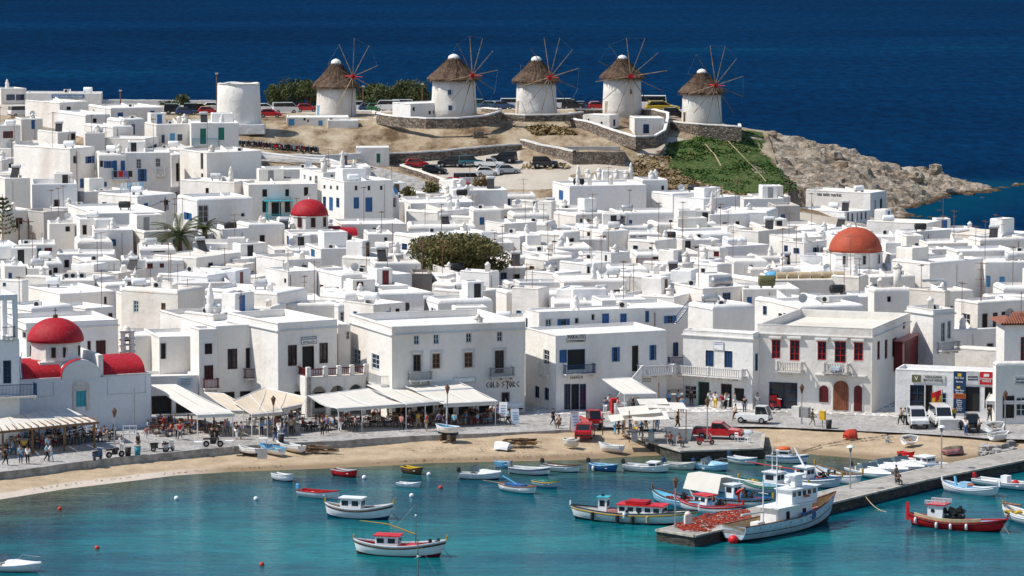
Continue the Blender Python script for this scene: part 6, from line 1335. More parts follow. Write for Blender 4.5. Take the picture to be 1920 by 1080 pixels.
def wheelhouse(root,x0,x1,w_,z,h,wall='white_paint',roof='white_paint',lean=.12,win=True,name='wheelhouse',over=.12,trim=None):
 mb=MB();b0=[(x0,-w_/2,z),(x1,-w_/2,z),(x1,w_/2,z),(x0,w_/2,z)];t0=[(x0+.02,-w_/2*.94,z+h),(x1+lean,-w_/2*.94,z+h),(x1+lean,w_/2*.94,z+h),(x0+.02,w_/2*.94,z+h)]
 mb.grid([b0,t0],True);o=mb.build(name,wall,root)
 MB().box(x0-over,x1+lean+over,-w_/2-over,w_/2+over,z+h,z+h+.08).build('cabin_roof',roof,o)
 if trim:MB().box(x0-.02,x1+.02,-w_/2-.015,w_/2+.015,z,z+h*.3).build('painted_band',trim,o)
 if win:
  L_=x1-x0;n=max(1,int(L_/.7));zz0,zz1=z+h*.52,z+h*.86
  for s_ in(-1,1):
   for i in range(n):
    a=x0+L_*(i+.18)/n;b=x0+L_*(i+.82)/n;y=s_*(w_/2*.96+.012);MB().box(a,b,min(y,y-s_*.02),max(y,y-s_*.02),zz0,zz1).build('window','glass',o)
  for i in range(2):
   a=-w_/2*.82+w_*.82*i/2;y0,y1=a+.05,a+w_*.41-.03;MB().add([(x1+lean*.52+.02,y0,zz0),(x1+lean*.52+.02,y1,zz0),(x1+lean*.86+.02,y1,zz1),(x1+lean*.86+.02,y0,zz1)],[(0,1,2,3)]).build('window','glass',o)
 return o
def mast(root,x,z,h,col='pale_wood',stays=None,r=.05,cross=True):
 MB().tube([(x,0,z),(x,0,z+h)],[r,r*.6],7).build('mast',col,root)
 if cross:MB().tube([(x,-.5,z+h*.72),(x,.5,z+h*.72)],.02,5).sphere((x,0,z+h*.73),.1,6).build('crosstree','white_paint',root)
 if stays:
  for(sx,sz)in stays:MB().tube([(x,0,z+h*.96),(sx,0,sz)],.012,4).build('stay','grey',root)
def posts(root,P,L,h=.45,mat='gold',red=False):
 x,y,z=P(1,1);MB().obox((x-.02,0,z+h*.4),.14,.14,h).build('stem_post',mat,root)
 x,y,z=P(0,1);MB().obox((x+.02,0,z+h*.35),.12,.13,h*.9).build('stern_post',mat,root)
def fenders(root,P,ts,side=-1,mat='white_paint'):
 for t in ts:
  x,y,z=P(t,1);MB().lathe([(.03,0),(.12,.05),(.13,.4),(.08,.5),(.02,.52)],8,(x,side*(y+.13),z-.58)).build('fender',mat,root,True)
def rope(root,a,b,sag=.3,mat='tan',name='mooring_rope',r=.02):
 a,b=Vector(a),Vector(b);MB().tube([a.lerp(b,i/6)+Vector((0,0,-sag*math.sin(math.pi*i/6)))for i in range(7)],r,4).build(name,mat,root)
def boat(name,label,st_,bw,cat='boat',group=None,z=0.0,tilt=0.0,pt=None):
 a=(pt or W)(*st_,*([]if pt else[z]));b=(pt or W)(*bw,*([]if pt else[z]));d=b-a;L=math.hypot(d.x,d.y)
 r_=empty(name,(a.x,a.y,(a.z+b.z)/2 if pt else z),math.atan2(d.y,d.x),label,cat,group);r_.rotation_euler[0]=tilt
 return r_,L
MOOR='boats moored in the harbour'
def caique(label,st_,bw,col='white_paint',bot='dark_red',gun='white_paint',deck='pale_blue',band='wood',B=None,fb=.72,house_=None,mst=None,post='gold',bow_up=.5,stern_up=.35,extra=None,group=MOOR,name='fishing_caique'):
 r_,L=boat(name,label,st_,bw,'fishing boat',group);B=B or L*.33
 P,sh=hull(r_,L,B,fb,.35,'double',bow_up,stern_up,col,bot,gun,deck,band=band);posts(r_,P,L,.45,post)
 if house_:wheelhouse(r_,house_[0]*L,house_[1]*L,B*.55,fb*.5,house_[2],*house_[3:])
 if mst:mast(r_,mst[0]*L,fb*.5,mst[1],mst[2]if len(mst)>2 else 'wood',[(L*.98,fb+bow_up)])
 MB().box(L*.72,L*.86,-B*.2,B*.2,fb*.6,fb*.85).build('hatch','white_paint',r_)
 MB().tube([(L*.05,0,-.3),(L*-.02,0,fb+.1)],.06,5).build('rudder',col,r_)
 if extra:extra(r_,L,B,P)
 return r_
def gear(root,x,y,z,s=.5,mat='dark',n=10,name='deck_winch'):
 q=random.Random(int(x*100));mb=MB().tube([(x-s,y-s*.3,z),(x+s,y+s*.3,z)],s*.25,8);mb.lathe([(s*.42,0),(s*.42,.06)],10,(x,y,z+s*.5))
 for i in range(n):mb.obox((x+q.uniform(-s,s),y+q.uniform(-s,s)*.5,z+q.uniform(0,s)),q.uniform(.1,.3)*s*2,q.uniform(.1,.3)*s*2,q.uniform(.1,.4)*s*2,q.uniform(0,3),q.uniform(0,3))
 mb.build(name,mat,root)
def nets(root,x,y,z,s,mat,name='net_heap',n=16):
 q=random.Random(int(x*77));mb=MB()
 for i in range(n):mb.sphere((x+q.gauss(0,s*.5),y+q.gauss(0,s*.35),z+q.uniform(0,s*.4)),s*q.uniform(.18,.34),7,1.2,1,.6,.15)
 mb.build(name,mat,root)
def ex1(r_,L,B,P):
 mast(r_,L*.70,.4,3.9,'wood',[(L*.98,1.1),(L*.4,1.7)]);MB().tube([(L*.69,0,1.75),(L*.36,-.1,2.5),(L*.05,-.2,2.7)],[.06,.05,.03],6).build('boom','gold',r_)
 gear(r_,L*.9,0,.85,.45);MB().box(L*.58,L*.72,-B*.25,B*.25,.5,.85).build('engine_box','white_paint',r_);MB().box(L*.585,L*.715,-B*.27,B*.27,.852,.93).build('box_lid','bright_red',r_)
 rope(r_,(L,0,.9),(L+1.0,-.2,-.1),.1,'dark','anchor_line')
caique('white caique with red-roofed wheelhouse, mast and boom in the open water',(668,1038),(828,1044),B=2.3,fb=.85,deck='red',house_=(.24,.50,1.15,'white_paint','bright_red'),extra=ex1,band='brown')
def ex2(r_,L,B,P):gear(r_,L*.78,0,.75,.28);rope(r_,(L,0,.9),(L+.9,0,-.1),.1,'dark','anchor_line')
caique('white caique with a boxy white cabin near the open water',(613,968),(731,974),B=2.0,fb=.85,deck='pale_wood',house_=(.24,.56,1.25,'white_paint','white_paint'),extra=ex2,bot='navy',band='brown')
def skiff(label,st_,bw,col,bot,inn,motor=None,gun=None,B=1.5,fb=.55,seats=(.25,.5,.72),name='skiff',extra=None,stern='transom',group=MOOR,bow_up=.22,band=None):
 r_,L=boat(name,label,st_,bw,'boat',group);P,sh=hull(r_,L,min(B,L*.42),fb,.2,stern,bow_up,.05,col,bot,gun or col,inn,.06,band=band);thwarts(r_,L,min(B,L*.42),fb*.62,seats,'white_paint' if inn!='pale_wood' else 'pale_wood')
 if motor:outboard(r_,fb,motor)
 if extra:extra(r_,L,B,P)
 return r_
skiff('white skiff with red inside and a blue-hooded outboard',(562,930),(633,936),'white_paint','white_paint','bright_red','sky_blue','red')
skiff('small white rowing boat floating closest to the shore',(514,899),(549,904),'white_paint','dark','off_white',None,'white_paint',B=1.1)
skiff('bright red rowing boat near the beach',(626,891),(668,896),'bright_red','maroon','red',None,'pale_grey',B=1.2)
skiff('dark wooden rowing boat with yellow rim',(757,886),(791,891),'brown','dark','gold',None,'yellow',B=1.1)
skiff('flat white dinghy afloat below the yellow-rimmed boat',(746,911),(787,914),'white_paint','white_paint','off_white',None,'white_paint',B=1.1,fb=.28)
skiff('plain blue rowing boat beside the white speedboat',(930,876),(959,879),'sky_blue','blue','light_blue',None,'light_blue',B=1.1)
skiff('small green and white rowing boat with yellow stripe',(1002,911),(1045,916),'pale_blue','teal','pale_blue',None,'green_paint',B=1.1,band='yellow')
def oars(r_,L,B,P):
 MB().tube([(L*.3,-.1,.6),(L*-.25,-.9,.75)],.025,5).build('oar','pale_wood',r_);MB().box(L*.25,L*.7,-.42,.42,.42,.72).build('tarpaulin','blue',r_);MB().tube([(L*.5,0,.7),(L*.05,.2,1.2)],.05,5).build('rolled_sail','sky_blue',r_)
skiff('white rowing boat with blue tarpaulin and long oars',(936,917),(1002,928),'white_paint','teal','pale_blue',None,'wood',extra=oars,stern='double')
skiff('white motor skiff with navy stripe, first of the beach line',(958,887),(1029,892),'white_paint','navy','off_white','silver_paint','white_paint',band='navy')
skiff('white motor skiff with blue waterline beside the first of the line',(1020,881),(1084,887),'white_paint','blue','off_white','dark','brown',band='pale_blue')
def fend(r_,L,B,P):fenders(r_,P,(.3,),-1)
skiff('blue wooden skiff with a grey outboard',(1106,880),(1156,886),'blue','navy','cyan_paint','dark','light_blue',extra=fend,stern='double')
def cuddy(r_,L,B,P):wheelhouse(r_,L*.58,L*.80,1.0,.35,.55,'white_paint','white_paint',-.1);MB().box(L*.2,L*.32,-.4,.4,.15,.55).build('seat_box','off_white',r_)
skiff('white cuddy motorboat with blue waterline beside the jetty',(1172,882),(1251,887),'white_paint','blue','off_white','dark',extra=cuddy,B=1.7)
skiff('cream open motorboat half behind the cuddy motorboat',(1248,879),(1301,882),'off_white','grey','off_white','navy',B=1.5)
skiff('white boat with teal side and tilted outboard off the jetty corner',(1370,867),(1417,873),'white_paint','turquoise','white_paint','navy',B=1.5,band='teal')
def speedboat(label,st_,bw,col='white_paint',bot='dark',motor='dark',trim=None,arch=False,screen=True,group=MOOR,cover=None):
 r_,L=boat('speedboat',label,st_,bw,'motorboat',group);B=L*.38;P,sh=hull(r_,L,B,.5,.2,'transom',.18,0,col,bot,trim or col,'off_white',.14)
 rows=[]
 for t in(.48,.56,.64,.74,.84,.93,.985):x,y,z=P(t,1);rows.append([(x,-y*.98,z+.02),(x,-y*.6,z+.12+.22*max(0,1-abs(t-.6)*3)),(x,0,z+.16+.26*max(0,1-abs(t-.6)*3)),(x,y*.6,z+.12+.22*max(0,1-abs(t-.6)*3)),(x,y*.98,z+.02)])
 MB().grid(rows).build('fore_deck',col if cover is None else cover,r_,True)
 if screen:
  x,y,z=P(.5,1);MB().add([(x,-y*.8,z+.3),(x,y*.8,z+.3),(x-.3,y*.7,z+.75),(x-.3,-y*.7,z+.75)],[(0,1,2,3)]).add([(x,-y*.8,z+.3),(x-.9,-y*.9,z+.25),(x-.8,-y*.85,z+.55),(x-.3,-y*.7,z+.75)],[(0,1,2,3)]).add([(x,y*.8,z+.3),(x-.9,y*.9,z+.25),(x-.8,y*.85,z+.55),(x-.3,y*.7,z+.75)],[(0,1,2,3)]).build('windscreen','screen',r_)
 for sy in(-.25,.25):MB().box(L*.28,L*.36,sy*B-.22,sy*B+.22,.15,.45).box(L*.26,L*.285,sy*B-.22,sy*B+.22,.45,.85).build('seat','off_white',r_)
 if motor:outboard(r_,.5,motor)
 if arch:MB().tube([(L*.3,-B*.45,.5),(L*.24,-B*.42,1.75),(L*.24,B*.42,1.75),(L*.3,B*.45,.5)],.05,6).build('arch','white_paint',r_)
 x,y,z=P(.98,1);x2,y2,_=P(.62,1);MB().tube([(x2,-y2,z+.1),(x2+.3,-y2,z+.45),(x,0,z+.5),(x2+.3,y2,z+.45),(x2,y2,z+.1)],.02,5).build('bow_rail','metal',r_)
 return r_
speedboat('white motorboat with a roll arch entering at the lower left',(-45,1068),(72,1072),bot='pale_grey',motor=None,arch=True)
speedboat('white speedboat with black outboard floating alone',(864,897),(936,899),bot='dark')
speedboat('pale blue speedboat with a navy outboard next to the jetty',(1304,880),(1362,884),'light_blue','dark','navy')
def cruiser():
 r_,L=boat('cabin_cruiser','white cabin cruiser with orange raft on its roof',(1439,866),(1513,870),'motorboat',MOOR);B=L*.36;P,sh=hull(r_,L,B,.65,.25,'transom',.25,0,'white_paint','teal','white_paint','off_white',.5,band='blue')
 wheelhouse(r_,L*.28,L*.62,B*.75,.6,.55,'white_paint','white_paint',-.25);MB().lathe([(.55,0),(.62,.1),(.5,.22),(.1,.25)],14,(L*.42,0,1.25)).build('life_raft','orange',r_);MB().box(L*.05,L*.24,-B*.35,B*.35,.6,.95).build('engine_cover','dark',r_)
cruiser()
def ex3(r_,L,B,P):
 o=wheelhouse(r_,L*.40,L*.90-1.4,B*.62,.45,1.05,'white_paint','bright_red',.15);MB().box(L*.46,L*.64,-.7,.7,1.62,1.85).build('red_locker','red',r_)
 wheelhouse(r_,L*.22,L*.29,.85,.45,1.5,'white_paint','turquoise',.06);MB().box(L*.29+.1,L*.37,-.6,.6,.45,1.0).build('engine_box','pink',r_);gear(r_,L*.25,0,2.1,.16,n=5,name='lamp')
 for t in(.2,.42,.55):
  x,y,z=P(t,1);MB().lathe([(.16,0),(.18,.15),(.16,.6),(.1,.62)],8,(x,-(y+.16),z-.75)).build('tyre_fender','dark',r_)
 x,y,z=P(.67,1);MB().lathe([(.1,0),(.12,.5),(.05,.55)],8,(x,-(y+.14),z-.7)).build('fender','tan',r_);x,y,z=P(.48,1);MB().lathe([(.1,0),(.16,.3),(.05,.5)],8,(x,-(y+.14),z-.3)).build('fender','white_paint',r_)
 for k in range(2):x=L*(.48+.1*k);MB().tube([(x,-B*.31-.02,1.0),(x,-B*.31+.01,1.0)],.13,12).build('porthole','glass',r_)
caique('long white passenger caique with red-topped cabin beside the pier head',(1076,972),(1296,985),B=2.7,fb=.85,deck='off_white',band='gold',gun='dark',bot='dark',post='white_paint',bow_up=.45,stern_up=.3,extra=ex3)
def ex4(r_,L,B,P):gear(r_,L*.55,0,.7,.45);nets(r_,L*.3,0,.5,.5,'net_red')
caique('light blue decked caique behind the long passenger caique',(1226,938),(1330,962),'light_blue','navy','brown','cyan_paint','light_blue',B=1.9,post='wood',extra=ex4)
def ex5(r_,L,B,P):
 wheelhouse(r_,L*.35,L*.55,1.1,.4,1.05,'white_paint','bright_red',.15,True,'wheelhouse',.1,'light_blue');gear(r_,L*.7,0,.8,.5);nets(r_,L*.18,0,.5,.5,'orange_red')
caique('red-bowed caique with a small red-roofed wheelhouse tied to the pier',(1268,950),(1386,972),'white_paint','maroon','red','light_blue','red',B=2.0,post='red',extra=ex5)
def ex6(r_,L,B,P):
 a=MB();x0,x1,w_=L*.02,L*.48,B*.52;a.grid([[(x0,-w_,1.0),(x0+.1,-w_*.6,2.3),(x0+.1,w_*.6,2.3),(x0,w_,1.0)],[(x1,-w_,1.0),(x1-.1,-w_*.6,2.35),(x1-.1,w_*.6,2.35),(x1,w_,1.0)]]);a.build('canvas_shelter','canvas_white',r_)
 MB().tube([(x1-.1,0,2.35),(L*.95,0,2.3)],.05,6).build('ridge_pole','white_paint',r_);wheelhouse(r_,L*.49,L*.60,1.0,.4,1.4,'white_paint','white_paint',.1);gear(r_,L*.75,0,.9,.5);nets(r_,L*.88,0,.8,.4,'net_red')
caique('white caique with a big canvas shelter over its stern',(1296,934),(1440,958),'white_paint','dark','blue','cyan_paint','dark',B=2.3,fb=.7,extra=ex6)
def ex7(r_,L,B,P):
 wheelhouse(r_,L*.42,L*.62,1.3,.5,1.3,'white_paint','white_paint',.1,True,'wheelhouse',.1,'light_blue');mast(r_,L*.5,1.8,2.2,'white_paint');MB().tube([(L*.1,.2,2.4),(L*.9,.2,2.2)],.05,6).build('boom','red',r_);nets(r_,L*.2,0,.7,.5,'net_yellow')
caique('white and green caique with blue-banded wheelhouse behind the trawler',(1388,916),(1508,930),'white_paint','teal','green_paint','off_white','green_paint',B=2.2,fb=.6,extra=ex7)
def ex8(r_,L,B,P):
 wheelhouse(r_,L*.3,L*.5,1.2,.4,1.2,'white_paint','white_paint',.1,True,'wheelhouse',.1,'pink');MB().tube([(L*.4,0,1.6),(L*.22,0,3.2)],.09,6).build('derrick','white_paint',r_);gear(r_,L*.75,0,.8,.45);nets(r_,L*.85,0,.7,.45,'net_yellow');nets(r_,L*.65,.2,.7,.4,'net_red')
caique('white caique with a raked derrick and coloured net floats',(1466,903),(1572,918),'white_paint','navy','blue','pale_blue','white_paint',B=2.0,extra=ex8)
def ex9(r_,L,B,P):
 for k in range(4):gear(r_,L*(.3+.15*k),.1*(-1)**k,.6,.28,n=3,name='net_reel')
 nets(r_,L*.5,0,.5,.5,'net_yellow')
caique('low caique carrying dark net reels beside the pier lamp',(1530,892),(1612,912),'white_paint','grey','wood','pale_blue','white_paint',B=1.7,extra=ex9)
speedboat('white speedboat with navy hood beyond the pier lamp',(1598,886),(1668,902),bot='grey',motor='dark',cover='white_paint');speedboat('white speedboat with green windscreen moored at the pier',(1622,878),(1700,893),bot='blue',motor=None)
speedboat('white speedboat nearest the cabin motorboat at the pier',(1655,874),(1730,888),bot='grey',motor=None,screen=True)
def cab2(r_,L,B,P):wheelhouse(r_,L*.40,L*.68,1.3,.35,.75,'white_paint','white_paint',-.2);MB().tube([(L*.1,-.7,.45),(L*.1,-.7,.9),(L*.38,-.7,.9)],.03,5).build('side_rail','metal',r_)
skiff('white cabin motorboat with red bottom at the landward end of the pier',(1690,872),(1775,884),'white_paint','dark_red','off_white','dark',extra=cab2,B=1.9,band='light_blue')
skiff('red inflatable-like dinghy behind the cabin motorboat',(1686,858),(1713,862),'bright_red','maroon','red',None,'bright_red',B=1.1)
def trawler():
 r_,L=boat('fishing_trawler','large pale blue fishing trawler with white superstructure alongside the pier',(1375,1017),(1556,978),'fishing boat');B=3.1;P,sh=hull(r_,L,B,1.3,.5,'transom',1.15,.05,'pale_blue','dark','rust','tan',.75,band=None)
 b_=MB();T_=[i/18 for i in range(19)]
 for s_ in(-1,1):b_.grid([[(P(t,.60)[0],s_*(P(t,.60)[1]+.015),P(t,.60)[2]),(P(t,.635)[0],s_*(P(t,.635)[1]+.02),P(t,.635)[2])]for t in T_])
 b_.build('painted_line','dark',r_)
 for k in range(7):x,y,z=P(.14+.1*k,.86);MB().tube([(x,-y-.02,z),(x,-y+.04,z)],.06,8).build('scupper','rust',r_)
 o=wheelhouse(r_,L*.36,L*.72,B*.58,.45,1.75,'white_paint','white_paint',.0,False,'deckhouse',.25)
 for x in(L*.45,L*.62):MB().box(x,x+.42,-B*.29-.02,-B*.29+.03,1.15,1.85).build('window','glass',o)
 u=wheelhouse(r_,L*.52,L*.78,B*.5,2.3,1.15,'white_paint','white_paint',.2,True,'wheelhouse',.18)
 MB().lathe([(.22,0),(.3,.05),(.3,.12),(.22,.14)],14,(L*.66,-B*.25-.08,2.75)).build('lifebuoy','orange',u)
 mast(r_,L*.44,2.25,4.6,'white_paint',[(L*.98,2.2),(L*.05,1.2)],.07);mast(r_,L*.30,.5,4.2,'white_paint',None,.07);MB().box(L*.60,L*.68,-.25,.25,3.55,4.5).box(L*.58,L*.70,-.5,.5,4.5,4.6).build('funnel','white_paint',r_)
 MB().tube([(L*.30,0,2.0),(L*.06,-.2,2.15)],.1,7).build('boom','off_white',r_)
 for k in range(2):x=L*(.60+.08*k);MB().tube([(x,-B*.36,1.25),(x,-B*.46,1.25)],.36,14).build('net_drum','blue',r_)
 MB().box(L*.20,L*.27,-.5,.3,.5,1.3).build('fish_locker','white_paint',r_);nets(r_,L*.12,-.3,.5,.7,'net_yellow',n=20);nets(r_,L*.4,-B*.38,.6,.35,'net_yellow');nets(r_,L*.08,.6,.7,.4,'yellow')
 MB().tube([(L*.5,-B*.25,3.9),(L*.5,B*.25,3.9)],.05,6).sphere((L*.55,0,4.1),.3,10).build('radar','white_paint',r_)
 MB().sphere((L*-.02,-.2,.25),.42,12).build('mooring_buoy','bright_red',r_,True);nets(r_,L*.86,0,1.2,.6,'pink')
 return r_
trawler()
def ex10(r_,L,B,P):
 o=wheelhouse(r_,L*.21,L*.37,1.25,.45,1.45,'white_paint','bright_red',.12,False,'wheelhouse',.12,'light_blue');MB().tube([(L*.27,-.64,1.45),(L*.27,-.61,1.45)],.17,12).build('porthole','glass',o)
 rl=MB();z=2.0
 for i in range(16):
  for s_ in(-1,1):rl.box(L*.19+i*.115,L*.19+i*.115+.03,s_*.74-.015,s_*.74+.015,z,z+.28)
 rl.box(L*.19,L*.19+1.8,-.76,-.72,z+.28,z+.32).box(L*.19,L*.19+1.8,.72,.76,z+.28,z+.32);rl.build('roof_rail','white_paint',o)
 gear(r_,L*.48,0,.9,.75,n=26);gear(r_,L*.55,-.2,1.0,.4,n=12);fenders(r_,P,(.1,.34,.5,.67),-1)
 c=MB();T_=[.08+.72*i/14 for i in range(15)]
 c.grid([[(P(t,1)[0],-P(t,1)[1]-.02,P(t,1)[2]-.05),(P(t,1)[0],-P(t,1)[1]-.03,P(t,1)[2]+.28),(P(t,1)[0],-P(t,1)[1]+.03,P(t,1)[2]+.3)]for t in T_]);c.build('weather_cloth','tan',r_)
 x,y,z=P(0,1);MB().obox((x-.05,0,z+.15),.22,.14,1.5).build('tall_stern_post','bright_red',r_);rope(r_,(L,0,.9),(L+1.0,-.6,-.1),.1)
caique('crimson caique with white wheelhouse and long beige weather cloth',(1708,984),(1878,998),'bright_red','maroon','red','light_blue','dark_red',B=2.3,fb=.65,post='red',extra=ex10,bow_up=.45)
def ex11(r_,L,B,P):MB().lathe([(.2,0),(.3,.05),(.3,.12),(.2,.15)],12,(L*.56,-.3,.75)).build('lifebuoy','orange',r_);MB().tube([(L*.25,0,.5),(L*.2,.1,1.3)],.12,7).build('rolled_sail','cyan_paint',r_);MB().box(L*.35,L*.5,-.35,.35,.5,.95).build('engine_box','light_blue',r_)
caique('white caique with light blue gear lying under the pier wall',(1769,918),(1868,932),'white_paint','grey','white_paint','light_blue','white_paint',B=1.8,fb=.5,post='white_paint',extra=ex11)
def ex12(r_,L,B,P):MB().box(L*.42,L*.52,-.35,.35,.2,1.1).build('console','white_paint',r_);MB().lathe([(.3,0),(.35,.2),(.1,.4)],10,(L*.62,0,.4)).build('red_bag','red',r_)
skiff('long white motorboat with red outboard under the pier wall',(1830,908),(1950,922),'white_paint','dark','off_white','red',extra=ex12,B=1.9)
def ex13(r_,L,B,P):nets(r_,L*.25,-B*.3,.6,.7,'net_yellow',n=22);MB().tube([(-.3,0,1.2),(L*.3,0,1.35)],.1,6).build('tiller_beam','rust',r_)
caique('white caique draped with a yellow net at the right edge',(1884,970),(1985,996),'white_paint','turquoise','white_paint','off_white','white_paint',B=2.2,extra=ex13)
r_,L=boat('sailing_caique','white caique mostly below the frame, only its mast in view',(740,1140),(850,1150),'fishing boat');P,sh=hull(r_,L,1.9,.55,.3,'double',.5,.3);mast(r_,L*.40,.4,4.9,'wood',[(L*.95,.9)],.06)
SAND='boats drawn up on the beach'
def beached(label,st_,bw,col,inn,up=False,B=1.2,fb=.45,tilt=0.0,stern='transom',bot=None,gun=None,extra=None,dz=.16):
 r_,L=boat('beached_boat',label,st_,bw,'boat',SAND,0,tilt,beach_pt);P,sh=hull(r_,L,B,fb,.18,stern,.2,.05,col,bot or col,gun or col,inn,.05)
 if up:r_.rotation_euler[0]=math.pi+tilt;r_.location.z+=fb-.02
 else:thwarts(r_,L,B,fb*.6,(.3,.6));r_.location.z+=dz
 if extra:extra(r_,L,B,P)
 return r_
beached('white dinghy drawn up against the sea wall, bow on the paving',(484,856),(449,850),'white_paint','off_white',tilt=.1,bot='dark')
beached('white dinghy with blue cover strip beside the grey board',(530,856),(490,846),'white_paint','light_blue',tilt=-.08,gun='sky_blue');beached('white dinghy beside the driftwood pile under the sea wall',(566,851),(520,840),'white_paint','off_white',tilt=.05,bot='off_white')
def cradle(r_,L,B,P):
 MB().box(L*.2,L*.8,-.6,.6,.4,.48).build('blue_gear','cyan_paint',r_);MB().tube([(L*.5,0,.4),(L*.5,0,1.8)],.03,5).build('mast_stump','dark',r_)
 MB().box(L*.25,L*.32,-.5,.5,-.75,-.15).box(L*.68,L*.75,-.5,.5,-.75,-.15).box(L*.15,L*.85,-.1,.1,-.75,-.65).build('cradle','brown',r_)
beached('white caique propped on a cradle at the edge of the promenade',(860,829),(820,826),'white_paint','cyan_paint',stern='double',B=1.5,fb=.6,extra=cradle,dz=.8,bot='navy',gun='white_paint')
beached('upturned white dinghy beside the timber pile',(956,842),(927,838),'white_paint','off_white',True);beached('small white boat heaped with nets beside the red hatchback',(1083,839),(1056,836),'off_white','tan',B=1.1,extra=lambda r_,L,B,P:nets(r_,L*.5,0,.45,.5,'off_white'))
beached('white open dinghy near the water in front of the jetty',(1166,852),(1125,842),'white_paint','off_white',gun='white_paint',tilt=.06);beached('upturned white dinghy behind the red pickup',(1386,822),(1412,814),'white_paint','off_white',True)
beached('upturned orange-red boat on the right sand',(1586,821),(1607,818),'orange_red','red',True,B=1.3,fb=.6);beached('white dinghy tilted on its side on the right sand',(1692,835),(1715,830),'white_paint','off_white',tilt=.5,dz=.12);beached('upturned weathered brown boat by the water',(1770,850),(1806,846),'pink','brown',True,bot='grey_wood')
beached('white dinghy lying across another at the pier root',(1850,818),(1876,812),'white_paint','off_white',tilt=.5,dz=.95-.45);beached('white dinghy resting level at the pier root',(1857,832),(1888,826),'white_paint','off_white',tilt=.1,dz=.35)
BW=MB().sphere((0,0,.08),.22,12).mesh('buoy','white_paint',True);BRd=MB().sphere((0,0,.08),.2,12).mesh('buoy','orange_red',True)
for(x,y,me,lab)in[(112,956,BRd,'red buoy nearest the left shingle'),(182,1029,BRd,'red buoy between the lower left motorboat and the shore'),(491,1060,BRd,'red buoy at the lower edge left of the mast boat'),(826,916,BRd,'small red buoy right of the flat dinghy'),(480,937,BW,'white buoy left of the red-lined skiff'),(331,936,BW,'small white buoy off the left beach'),(772,931,BW,'white buoy above the boom of the mast caique'),(804,891,BW,'white buoy right of the yellow-rimmed boat'),(683,897,BW,'tiny white buoy right of the red rowing boat')]:
 o=link('buoy',me,None,W(x,y,0));tag(o,lab,'buoy','mooring buoys')
def skin_mesh(name,verts,edges,radii,mat,sub=1,extra=None):
 me=bpy.data.meshes.new(name+'_s');me.from_pydata(verts,edges,[]);o=bpy.data.objects.new(name+'_s',me);COL.objects.link(o)
 md=o.modifiers.new('s','SKIN');md.use_smooth_shade=True
 for i,v in enumerate(me.skin_vertices[0].data):v.radius=radii[i]if isinstance(radii[i],tuple)else(radii[i],radii[i]);v.use_root=(i==0)
 sb=o.modifiers.new('b','SUBSURF');sb.levels=sub
 dg=bpy.context.evaluated_depsgraph_get();ev=o.evaluated_get(dg);m2=bpy.data.meshes.new_from_object(ev);m2.name=name
 if extra:
  mb=MB();mb.v=[tuple(v.co)for v in m2.vertices];mb.f=[tuple(p.vertices)for p in m2.polygons];mb.add(extra.v,extra.f);bpy.data.meshes.remove(m2);m2=mb.mesh(name,mat,True)
 else:m2.materials.clear();m2.materials.append(MATS[mat])
 bpy.data.objects.remove(o);bpy.data.meshes.remove(me)
 return m2
